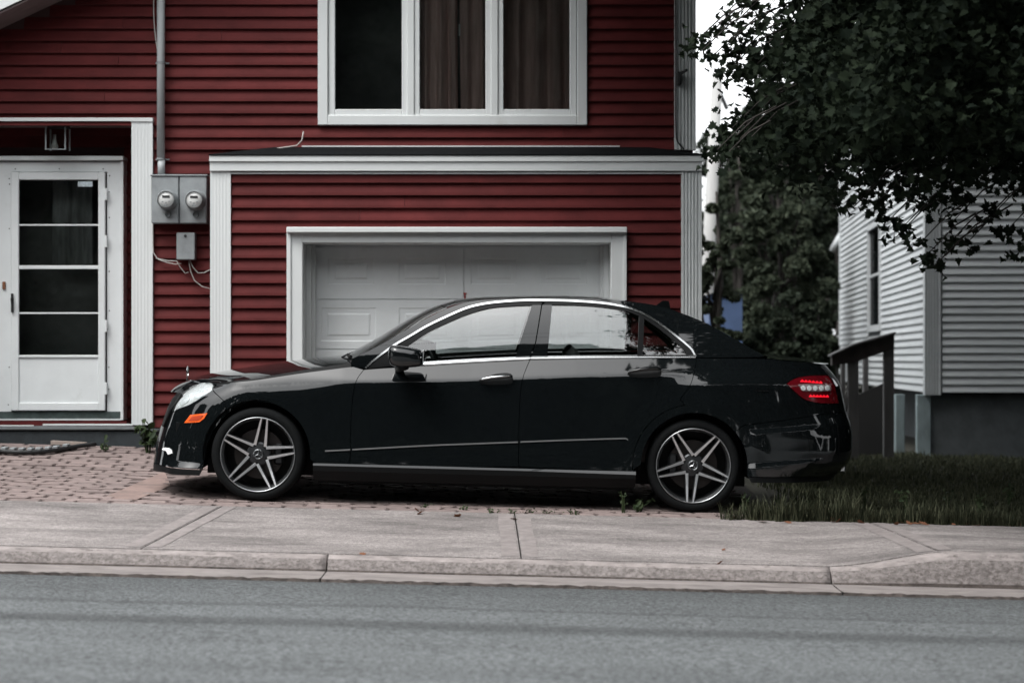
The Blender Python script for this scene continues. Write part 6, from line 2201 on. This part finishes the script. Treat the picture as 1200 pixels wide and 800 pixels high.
# hanging leaves droop: stems up, tips down
D_ = allp[:, 1] - CAMY
pxx = 600 + FPX * allp[:, 0] / D_; pyy = HORIZ - FPX * (allp[:, 2] - CAMZ) / D_
inf = (pxx < 1195) & (pyy > 5)
score = np.where(inf, D_, 99) - np.where(np.arange(len(allp)) < len(pos_h), 50, 0)
order = np.argsort(score)
pick = order[:300]
restm = np.ones(len(allp), bool); restm[pick] = False
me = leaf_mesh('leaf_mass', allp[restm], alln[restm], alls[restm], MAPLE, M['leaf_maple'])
o = obj_from(me, 'leaf_mass', maple); tag(o, kind='stuff')
variants = []
for v in range(6):
    mm = leaf_mesh('leaf', np.zeros((1, 3)), np.array([[0, 0, 1.0]]), np.array([1.0]), (np.array(mv) * np.array([1, 1, rng.uniform(0.5, 2.5)]), MAPLE[1]), M['leaf_maple'], spin=np.zeros(1))
    variants.append(mm)
for i in pick:
    o = bpy.data.objects.new('leaf', variants[int(rng.integers(0, 6))])
    o.location = allp[i]
    q = Vector(alln[i]).to_track_quat('Z', 'Y')
    o.rotation_euler = (q.to_matrix().to_4x4() @ Matrix.Rotation(float(rng.uniform(0, 6.28)), 4, 'Z')).to_euler()
    s_ = float(alls[i]); o.scale = (s_, s_, s_)
    COL.objects.link(o); put(o, maple)
tr = MB()
tr.tube([(5.6, 0.6, -0.4), (5.6, 0.6, 0.0), (5.55, 0.6, 1.6), (5.45, 0.65, 3.2), (5.4, 0.6, 5.2)], [0.30, 0.22, 0.18, 0.15, 0.07], 12)
tr.build('trunk', M['bark'], maple, True)
limbs = []
for k in range(46):
    tgt = Vector(Cs[int(rng.integers(0, len(C)))])
    zs = min(4.8, max(1.9, tgt.z - 0.1 * (5.5 - tgt.x) + rng.uniform(0.0, 0.8)))
    st_ = Vector((5.5, 0.62, zs))
    midp = st_.lerp(tgt, 0.5) + Vector((0, 0, 0.25))
    b = MB(); b.tube([st_, st_.lerp(midp, 0.5) + Vector((0, 0, 0.06)), midp, midp.lerp(tgt, 0.6) + Vector((0, 0, 0.04)), tgt], [0.045, 0.035, 0.024, 0.014, 0.006], 5)
    b.build('branch', M['bark'], maple, True)
for hx, hy, hz in hang:
    up = Vector((hx + 0.35, hy + 0.15, hz + 0.28))
    tw = MB().tube([(hx, hy, hz), ((hx + up.x) / 2 + 0.03, (hy + up.y) / 2, (hz + up.z) / 2 + 0.06), up], [0.003, 0.005, 0.007], 4, False)
    tw.build('twig', M['bark'], maple)
# unseen upper crown: leaf masses added for shade, a gap cut for sky reflections
pus = []
for c_, r_, nU, pl_ in (((5.6, 0.4, 6.5), (4.9, 6.2, 2.8), 1600, 24), ((1.7, 1.7, 5.7), (2.6, 1.7, 1.9), 650, 20), ((3.6, 7.4, 7.4), (2.9, 3.7, 2.4), 900, 24), ((4.9, -5.2, 6.0), (3.9, 3.0, 2.0), 900, 22), ((3.6, -2.4, 6.3), (1.5, 3.3, 2.1), 420, 22)):
    d = rng.normal(0, 1, (nU, 3)); d /= np.linalg.norm(d, axis=1, keepdims=True)
    cu = d * (rng.uniform(0.1, 1, nU) ** 0.5)[:, None] * np.array(r_) + np.array(c_)
    fr_top = CAMZ + HORIZ * (cu[:, 1] - CAMY) / FPX
    cu = cu[(cu[:, 2] > fr_top + 0.5) & (cu[:, 2] > 3.4)]
    pus.append(np.repeat(cu, pl_, 0) + rng.normal(0, 1, (len(cu) * pl_, 3)) * np.array([0.28, 0.28, 0.15]))
pu = np.concatenate(pus)
fr_top = CAMZ + HORIZ * (pu[:, 1] - CAMY) / FPX
pu = pu[(pu[:, 2] > fr_top + 0.12) & ((pu[:, 1] < YH - 0.25) | (pu[:, 0] > 2.0))]
pu = pu[~((pu[:, 0] < 2.05) & (pu[:, 1] > -6.5) & (pu[:, 1] < -(pu[:, 2] - 1.2) / 1.28))]
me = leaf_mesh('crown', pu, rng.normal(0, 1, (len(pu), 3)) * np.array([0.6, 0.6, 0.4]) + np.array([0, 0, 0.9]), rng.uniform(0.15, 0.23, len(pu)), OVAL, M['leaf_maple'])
obj_from(me, 'crown', maple)


# --- trees beyond
def tree(name, x, y, zg, h, cr_, label, m, n, lsize, squash=0.85, group=None, low=0.1, tmpl=OVAL, clumps=60):
    t = empty(name, (x, y, zg), label, 'tree', group)
    tr = MB(); tr.tube([(x, y, zg - 0.3), (x, y, zg + h * 0.3), (x + 0.1, y, zg + h * 0.6), (x + 0.05, y + 0.1, zg + h * 0.92)], [h * 0.020, h * 0.014, h * 0.009, 0.015], 9)
    tr.build('trunk', M['bark'], t, True)
    # clumps on an uneven crown
    d = rng.normal(0, 1, (clumps, 3)); d /= np.linalg.norm(d, axis=1, keepdims=True)
    rr = rng.uniform(0.35, 1.0, clumps) ** 0.6
    cc = d * rr[:, None] * np.array([cr_, cr_, h * (1 - low) / 2 * squash]) + np.array([x, y, zg + h * (low + (1 - low) / 2)])
    per_ = n // clumps
    rad = rng.uniform(0.16, 0.34, clumps) * cr_
    off = rng.normal(0, 1, (clumps * per_, 3)); off /= np.linalg.norm(off, axis=1, keepdims=True)
    off *= (rng.uniform(0.2, 1, clumps * per_) ** 0.45)[:, None] * np.repeat(rad, per_)[:, None] * np.array([1, 1, 0.62])
    p = np.repeat(cc, per_, 0) + off
    nn = off / cr_ + rng.normal(0, 0.8, p.shape) + np.array([0, -0.1, 0.4])
    k = p[:, 2] > zg + 0.05
    me = leaf_mesh('crown', p[k], nn[k], rng.uniform(0.7, 1.3, int(k.sum())) * lsize, tmpl, m)
    obj_from(me, 'crown', t)
    br = MB()
    for q in cc[:: max(1, clumps // 14)]:
        zs = zg + h * rng.uniform(0.25, 0.55)
        br.tube([(x, y, zs), (x + (q[0] - x) * 0.5, y + (q[1] - y) * 0.5, zs + (q[2] - zs) * 0.6), tuple(q)], [h * 0.007, h * 0.005, 0.01], 5)
    br.build('limbs', M['bark'], t, True)
    return t


tree('leafy_tree', PX(908, 33), 20.0, -0.5, PZ(200, 33) + 0.6, 0.82, 'rounded tree with paler leaves just behind the boot of the black car', M['leaf_back'], 26000, 0.12, low=0.02, clumps=90, squash=1.1)
tree('leafy_tree', PX(935, 36), 23.0, -0.5, PZ(205, 36) + 0.7, 0.62, 'bushy tree beside the far edge of the white house', M['leaf_back'], 20000, 0.12, low=0.02, clumps=80)
tree('tall_tree', PX(912, 44), 31.0, -0.6, PZ(40, 44) + 0.8, 1.3, 'tall dark tree rising behind the pale tree, right of the pole', M['leaf_back2'], 20000, 0.17, low=0.02, clumps=90)
tree('tall_tree', PX(960, 52), 39.0, -0.6, PZ(10, 52) + 0.8, 1.9, 'tallest dark tree behind the far end of the white house', M['leaf_back2'], 20000, 0.2, low=0.02, clumps=90)
tree('young_tree', PX(836, 27), 14.0, -0.4, PZ(205, 27) + 0.5, 0.36, 'narrow young tree against the right corner of the red house', M['leaf_back'], 9000, 0.085, low=0.04, clumps=60)
tree('young_tree', PX(866, 42), 29.5, -0.5, PZ(125, 42) + 0.6, 0.42, 'thin tree behind the leaning utility pole', M['leaf_back'], 6000, 0.13, low=0.05, clumps=50)
tree('dense_tree', 6.2, 46.0, -0.6, 9.2, 2.5, 'dense dark tree standing behind the blue wall', M['leaf_back2'], 16000, 0.2, low=0.02, clumps=90)
tree('dense_tree', PX(905, 56), 43.0, -0.6, PZ(150, 56) + 0.6, 2.3, 'wide dark tree closing the gap between the two houses', M['leaf_back2'], 16000, 0.19, low=0.0, clumps=90, squash=1.0)
tree('dense_tree', PX(985, 50), 37.0, -0.6, PZ(230, 50) + 0.6, 1.3, 'dark tree just behind the far end of the white house', M['leaf_back2'], 12000, 0.17, low=0.0, clumps=70, squash=1.0)
for i, (x, y, h, r_) in enumerate(((-8.6, 3.4, 4.2, 1.4), (-11.5, 5.5, 5.0, 1.9))):  # unseen shrubs added to keep bright sky out of the bumper
    tree('garden_shrub', x, y, 0.2, h, r_, ['bushy shrub against the left side of the red house, mirrored in the bumper', 'taller shrub behind it, further left of the red house'][i], M['leaf_street'], 9000, 0.3, low=0.0, clumps=60)
for i, (px, D, top, r_) in enumerate(((887, 30, 376, 0.45), (925, 30.5, 330, 0.6), (955, 31, 345, 0.42), (905, 36, 300, 0.7), (940, 37, 260, 0.7))):
    tree('shrub', PX(px, D), D + CAMY, -0.5, PZ(top, D) + 0.5, r_, ['low shrub nearest the rear window of the black car', 'dark shrub in the middle of the gap behind the boot', 'dark shrub beside the far corner of the white house', 'mid-height shrub below the pale rounded tree', 'high shrub below the bushy tree by the white house'][i], M['leaf_back2'], 11000, 0.12, low=0.0, clumps=50)
# trees and leafy screens added out of view to close off sky and darken reflections
tree('garden_tree', 9.6, 4.6, -0.3, 12.5, 3.0, 'broad dark tree right of the lawn, in front of the white house', M['leaf_back2'], 9000, 0.34, low=0.08, clumps=80)
tree('garden_tree', 7.9, 8.6, -0.3, 13.0, 3.3, 'tall tree close to the white house, its crown above the lawn', M['leaf_back2'], 14000, 0.34, low=0.42, clumps=110)
hg = empty('hedge', (0, -21.4, -0.2), 'long dark clipped hedge across the street, mirrored in the car doors', 'hedge')  # leafy screen added so the lower doors mirror something dark
nH = 36000
hp_ = np.stack([rng.uniform(-32, 55, nH), -21.4 + rng.uniform(-0.6, 0.6, nH), rng.uniform(-0.3, 3.3, nH) + 0.12 * np.sin(np.arange(nH))], 1)
obj_from(leaf_mesh('foliage', hp_, rng.normal(0, 0.6, (nH, 3)) + np.array([0, 0.8, 0.3]), rng.uniform(0.16, 0.30, nH), CLUMP, M['leaf_street']), 'foliage', hg)
for i, (x, y, h, r_) in enumerate(((-15.0, 1.5, 8.5, 3.2), (-19.5, -6.0, 9.5, 3.6), (-23.5, -15.5, 10.0, 4.0))):  # unseen trees added to darken what the car's nose mirrors
    tree('street_tree', x, y, -0.1, h, r_, ['street tree left of the red house, mirrored in the nose of the car', 'street tree far along the street to the left, mirrored in the nose of the car', 'corner tree across the street to the left, mirrored in the front bumper'][i], M['leaf_street'], 10000, 0.55, low=0.0, clumps=80)
for i, (x0, x1, y) in enumerate(((-21, -7.2, 0.6), (7.6, 22, 0.2))):  # unseen leafy screens added to darken nose and tail reflections
    hg = empty('hedge', ((x0 + x1) / 2, y, -0.2), ['garden hedge left of the red house, mirrored in the nose of the car', 'garden hedge right of the maple trunk, mirrored in the tail of the car'][i], 'hedge')
    nH = 7000
    hx = rng.uniform(x0, x1, nH)
    hp_ = np.stack([hx, y + rng.uniform(-0.5, 0.5, nH), gz(hx, np.full(nH, y)) + rng.uniform(-0.1, 2.4, nH)], 1)
    obj_from(leaf_mesh('foliage', hp_, rng.normal(0, 0.6, (nH, 3)) + np.array([0, -0.5, 0.3]), rng.uniform(0.14, 0.28, nH), CLUMP, M['leaf_street']), 'foliage', hg)
for i, (x, y0_, y1_) in enumerate(((7.9, -0.2, 9.5), (-7.1, -0.1, 3.0))):  # side screens added to keep bright gaps off the bumper corners
    hg = empty('hedge', (x, (y0_ + y1_) / 2, -0.2), ['boundary hedge running back beside the maple trunk, right of the lawn', 'boundary hedge running back beside the left end of the red house'][i], 'hedge')
    nH = 9000 if i == 0 else 9000
    hy = rng.uniform(y0_, y1_, nH)
    hp_ = np.stack([x + rng.uniform(-0.45, 0.45, nH), hy, gz(np.full(nH, x), hy) + rng.uniform(-0.1, 2.7 if i == 0 else 4.4, nH)], 1)
    obj_from(leaf_mesh('foliage', hp_, rng.normal(0, 0.6, (nH, 3)) + np.array([0.6 if i else -0.6, 0, 0.3]), rng.uniform(0.14, 0.28, nH), CLUMP, M['leaf_street']), 'foliage', hg)
for i, (x, y, h, r_) in enumerate(((17.0, -3.0, 9.5, 3.6), (21.0, -13.0, 10.0, 3.8))):  # unseen trees added to darken the tail and the right side
    tree('street_tree', x, y, -0.5, h, r_, ['street tree beyond the maple to the right, mirrored in the tail of the car', 'street tree far along the street to the right, mirrored in the tail of the car'][i], M['leaf_street'], 10000, 0.55, low=0.0, clumps=80)

# --- trees across the street, behind the camera: they are what the car's flank and glass mirror
for i, (x, y, h, r_) in enumerate(((-16.0, -25.5, 15.5, 3.9), (-10.4, -24.4, 14.5, 3.6), (-5.0, -25.4, 15.9, 3.6), (0.2, -24.6, 14.3, 3.6), (5.4, -25.2, 15.4, 3.7), (11.0, -24.5, 14.9, 3.8), (16.5, -25.5, 14.9, 3.8), (22.5, -24.8, 14.4, 3.9), (29.0, -25.6, 14.9, 4.2), (36.5, -25.0, 14.4, 4.4), (45.0, -25.5, 14.9, 4.8), (-22.5, -25.0, 14.9, 4.0), (-29.5, -25.5, 14.4, 4.4), (-13.0, -32.5, 17.2, 4.4), (-6.5, -33.5, 17.8, 4.4), (0.0, -32.5, 17.2, 4.4), (6.8, -33.5, 17.8, 4.6), (13.5, -32.5, 15.0, 4.6), (-11.0, -41.0, 20.0, 5.5), (-2.0, -42.0, 21.0, 5.5), (7.0, -41.0, 20.0, 5.5))):
    tree('street_tree', x, y, -0.2, h, r_, 'broad tree across the street, mirrored in the side of the black car', M['leaf_street'], 7000, 0.78, low=0.0, group='trees across the street mirrored in the car', clumps=70)
wv = []
for i, (y, z, sag) in enumerate(((-11.5, 9.3, 0.5), (-11.9, 10.6, 0.45))):
    q = [(x, y, z - sag * (1 - (x / 30) ** 2)) for x in np.linspace(-30, 30, 41)]
    o = MB().tube(q, 0.022, 5).build('overhead_wire', M['black_rubber'], None, True)
    tag(o, ['lower overhead wire mirrored in the side windows of the car', 'upper overhead wire mirrored in the side windows of the car'][i], 'wire')

# --- grass, weeds, dry leaves
gp = []
Ng = 60000
gx = rng.uniform(1.35, 9.5, Ng * 2); gy = rng.uniform(-0.24, 13.0, Ng * 2) ** 1.0
gy = -0.255 - 0.075 * (0.5 + 0.5 * np.sin(gx * 8.3) * np.sin(gx * 3.7 + 0.6)) * (0.4 + 0.6 * np.sin(gx * 21.0) ** 2) + 13.2 * rng.uniform(0, 1, Ng * 2) ** 1.9
D_ = gy - CAMY
px = 600 + FPX * gx / D_
edge = 1.40 + 0.10 * np.sin(gy * 7) + 0.55 * sstep(0.2, 1.2, gy) + rng.exponential(0.16, Ng * 2)
k = (px < 1240) & (gx > edge) & ~((gx > 5.3) & (gy > 12.5))
k &= ~((gx > 5.5 + 0.08 * (gy - 12.6)) & (gy > 12.4))
gx, gy = gx[k][:Ng], gy[k][:Ng]
n = len(gx)
tuft = 0.5 + 0.5 * np.sin(gx * 6.1 + 3 * np.sin(gy * 4.3)) * np.sin(gy * 5.3 + gx)
front = np.exp(-np.clip(gy + 0.24, 0, 9) / 0.22)
hgt = 0.78 * (0.045 + 0.05 * tuft + (0.09 + 0.10 * np.exp(-((gx - 2.0) / 0.5) ** 2)) * front * (0.35 + 0.65 * (0.5 + 0.5 * np.sin(gx * 9.7) * np.sin(gx * 3.1 + 1)))) * rng.uniform(0.6, 1.35, n)
ang = rng.uniform(0, 2 * np.pi, n); lean = rng.uniform(0.15, 0.75, n) * hgt
wd = rng.uniform(0.0025, 0.005, n) * (1 + 0.06 * (gy + 0.25))
gzv = gz(gx, gy) - 0.062 + 0.012
gzv = np.where(gy < -0.25, gz(gx, gy) + 0.004, np.maximum(gzv, gz(gx, gy) - 0.05))
base = np.stack([gx, gy, gzv], 1)
d = np.stack([np.cos(ang), np.sin(ang), np.zeros(n)], 1); s = np.stack([-np.sin(ang), np.cos(ang), np.zeros(n)], 1)
V = np.stack([base - s * wd[:, None], base + s * wd[:, None],
              base + d * (lean * 0.35)[:, None] + np.array([0, 0, 1]) * (hgt * 0.6)[:, None] + s * (wd * 0.8)[:, None],
              base + d * (lean * 0.35)[:, None] + np.array([0, 0, 1]) * (hgt * 0.6)[:, None] - s * (wd * 0.8)[:, None],
              base + d * lean[:, None] + np.array([0, 0, 1]) * hgt[:, None]], 1).reshape(-1, 3)
fb = np.array([0, 1, 2, 3, 3, 2, 4])
loops = (np.arange(n)[:, None] * 5 + fb[None, :]).ravel()
tot = np.tile(np.array([4, 3]), n); start = np.concatenate([[0], np.cumsum(tot)[:-1]])
me = bpy.data.meshes.new('grass')
me.vertices.add(len(V)); me.vertices.foreach_set('co', V.astype(np.float32).ravel())
me.loops.add(len(loops)); me.loops.foreach_set('vertex_index', loops.astype(np.int32))
me.polygons.add(len(tot)); me.polygons.foreach_set('loop_start', start.astype(np.int32)); me.polygons.foreach_set('loop_total', tot.astype(np.int32))
me.materials.append(M['grass']); me.update(calc_edges=True)
tag(obj_from(me, 'grass'), kind='stuff')


def weed(name, x, y, h, r_, n, label, group=None, lsize=0.05, m='weed', tmpl=OVAL):
    z0 = float(gz(x, y))
    t = empty(name, (x, y, z0), label, 'plant', group)
    st = MB()
    P_, N_, S_ = [], [], []
    for k in range(max(3, n // 6)):
        a = random.uniform(0, 6.28); l = h * random.uniform(0.55, 1.1); o_ = r_ * random.uniform(0.2, 1)
        tip = Vector((x + math.cos(a) * o_, y + math.sin(a) * o_ * 0.8, z0 + l))
        st.tube([(x + math.cos(a) * 0.01, y + math.sin(a) * 0.01, z0 - 0.03), ((x + tip.x) / 2, (y + tip.y) / 2, z0 + l * 0.6), tip], [0.005, 0.004, 0.002], 4, False)
        for q in range(6):
            f = random.uniform(0.25, 1.05)
            p = Vector((x, y, z0)).lerp(tip, f) + Vector((random.gauss(0, 0.016), random.gauss(0, 0.016), random.gauss(0, 0.01)))
            P_.append(p); N_.append((math.cos(a) * 0.6 + random.gauss(0, 0.4), math.sin(a) * 0.6 - 0.3 + random.gauss(0, 0.4), 0.7)); S_.append(lsize * random.uniform(0.6, 1.25))
    st.build('stem', M[m], t)
    me = leaf_mesh('leaves', np.array(P_), np.array(N_), np.array(S_), tmpl, M[m]); obj_from(me, 'leaves', t)
    return t


q = on_ground(172, 524)
weed('broadleaf_plant', PX(174, 15.7), 2.7, 0.27, 0.11, 60, 'leafy dark plant growing at the foot of the white porch column', lsize=0.085)
weed('weed', PX(124, 15.7), 2.72, 0.09, 0.07, 18, 'small weed at the base of the concrete step', lsize=0.05)
x_, y_ = on_ground(746, 600)
weed('weed', x_, y_, 0.08, 0.11, 30, 'low pale weed in front of the rear wheel', lsize=0.04)
x_, y_ = on_ground(731, 601)
weed('grass_tuft', x_, y_, 0.15, 0.03, 8, 'thin dry stalks standing left of the rear wheel', lsize=0.022)
x_, y_ = on_ground(872, 602)
weed('weed', x_, y_ + 0.05, 0.14, 0.06, 24, 'feathery weed just right of the rear wheel', lsize=0.028)
x_, y_ = on_ground(916, 602)
weed('weed', x_, y_ + 0.05, 0.20, 0.03, 10, 'tall thin stalk in the grass below the rear bumper', lsize=0.025)
for i, (px, py, lb) in enumerate(((952, 600, 'broad-leaved weed in the lawn just behind the rear bumper'), (1012, 592, 'broad-leaved weed in the lawn in front of the wooden porch'), (1064, 604, 'low weed near the lawn edge below the two pale posts'),
                                   (1110, 590, 'weed in the lawn in front of the grey foundation'), (1150, 603, 'low weed near the lawn edge towards the right side'), (1182, 588, 'rightmost weed standing in the lawn'))):
    x_, y_ = on_ground(px, py)
    weed('weed', x_, y_, 0.10 + 0.03 * (i % 3), 0.07, 20, lb, lsize=0.04)
for i, (px, py) in enumerate(((580, 601.5), (600, 602.5), (621, 602), (640, 602.5), (672, 603), (496, 595), (545, 598))):
    x_, y_ = on_ground(px, py)
    weed('moss_tuft', x_, y_ + 0.02, 0.022, 0.045, 14, 'tuft of moss in the joint between the brick drive and the pavement', 'moss tufts along the pavement joint', lsize=0.024)
dl_t = []
for v in range(4):
    cv = rng.uniform(0.1, 0.5)
    tv = [(x, y, cv * (x * x + 0.5 * y * y) * (1 if v % 2 else -1) + 0.05 * x) for x, y, _ in mv]
    dl_t.append(leaf_mesh('dry_leaf', np.zeros((1, 3)), np.array([[0, 0, 1.0]]), np.array([1.0]), (tv, MAPLE[1]), M['dry_leaf'], spin=np.zeros(1)))
spots_l = [(848, 645.5), (492, 603), (490, 599.5), (536, 606), (345, 651), (425, 651), (603, 609), (843, 662)]
for k in range(48):
    lx = 1.45 + 2.4 * random.random(); ly = -0.20 - 0.22 * random.random() ** 2.2
    lz_ = swalk_h(lx, ly) if ly < -0.25 else float(gz(lx, ly))
    spots_l.append((600 + FPX * lx / (ly - CAMY), HORIZ - FPX * (lz_ - CAMZ) / (ly - CAMY)))
for k, (px, py) in enumerate(spots_l):
    D = 12.4
    for _ in range(40):
        x = PX(px, D); h = swalk_h(x, D + CAMY) if D + CAMY < -0.25 else float(gz(x, D + CAMY))
        D = 0.5 * D + 0.5 * FPX * (CAMZ - h) / (py - HORIZ)
    y = D + CAMY
    h = swalk_h(x, y) if y < -0.25 else float(gz(x, y))
    o = bpy.data.objects.new('dry_leaf', dl_t[k % 4])
    s_ = random.uniform(0.025, 0.075)
    o.scale = (s_, s_, s_); o.location = (x, y, h + 0.012)
    o.rotation_euler = (random.gauss(0, 0.35), random.gauss(0, 0.35), random.uniform(0, 6.28))
    COL.objects.link(o)
    if k == 0: tag(o, 'single orange leaf lying in the middle of the pavement', 'leaf')
    elif k < 8: tag(o, 'dry leaf lying on the bare pavement or its joints', 'leaf', 'dry leaves on the bare pavement')
    else: tag(o, 'dry orange-brown leaf along the edge of the lawn', 'leaf', 'dry leaves along the lawn edge')

# hose and plank at the foot of the step
hp = [(-12, 535), (0, 533), (20, 534), (45, 533.5), (65, 531.5), (82, 528.5), (98, 526), (112, 524.5)]
hq = []
for a, b_ in cr(hp, 5):
    x, y = on_ground(a, b_)
    hq.append((x, min(y, 2.95), float(gz(x, min(y, 2.95))) + 0.03))
hz = empty('garden_hose', hq[5], 'black hose lying on the bricks along the doorstep', 'hose')
MB().tube(hq, 0.018, 8).build('hose_tube', M['black_rubber'], hz, True)
MB().tube([(x, min(y + 0.07, 3.02), z - 0.004) for x, y, z in hq[:-4]], 0.015, 8).build('hose_tube', M['black_rubber'], hz, True)
cl = MB()
for i in range(1, len(hq) - 5, 2):
    x, y, z = hq[i]
    cl.bbox(x - 0.02, x + 0.02, y - 0.015, y + 0.09, z + 0.012, z + 0.034, 0.004)
cl.build('hose_clip', M['metal_box'], hz)
a = on_ground(58, 527.5); b_ = on_ground(101, 524.5)
pk_ = MB()
y0_ = 2.93
pk_.prism([(PX(60, 15.95), 0.0), (PX(101, 15.95), 0.0), (PX(100, 15.95), 0.022), (PX(60, 15.95), 0.03)], y0_, y0_ + 0.09, 'y')
zz = float(gz(-3.6, y0_)) + 0.012
pk_.v = [(x, y, z + zz - TILT * (x + 3.6)) for x, y, z in pk_.v]
tag(pk_.build('plank', M['plank'], None), 'short pale plank lying at the foot of the doorstep', 'plank')
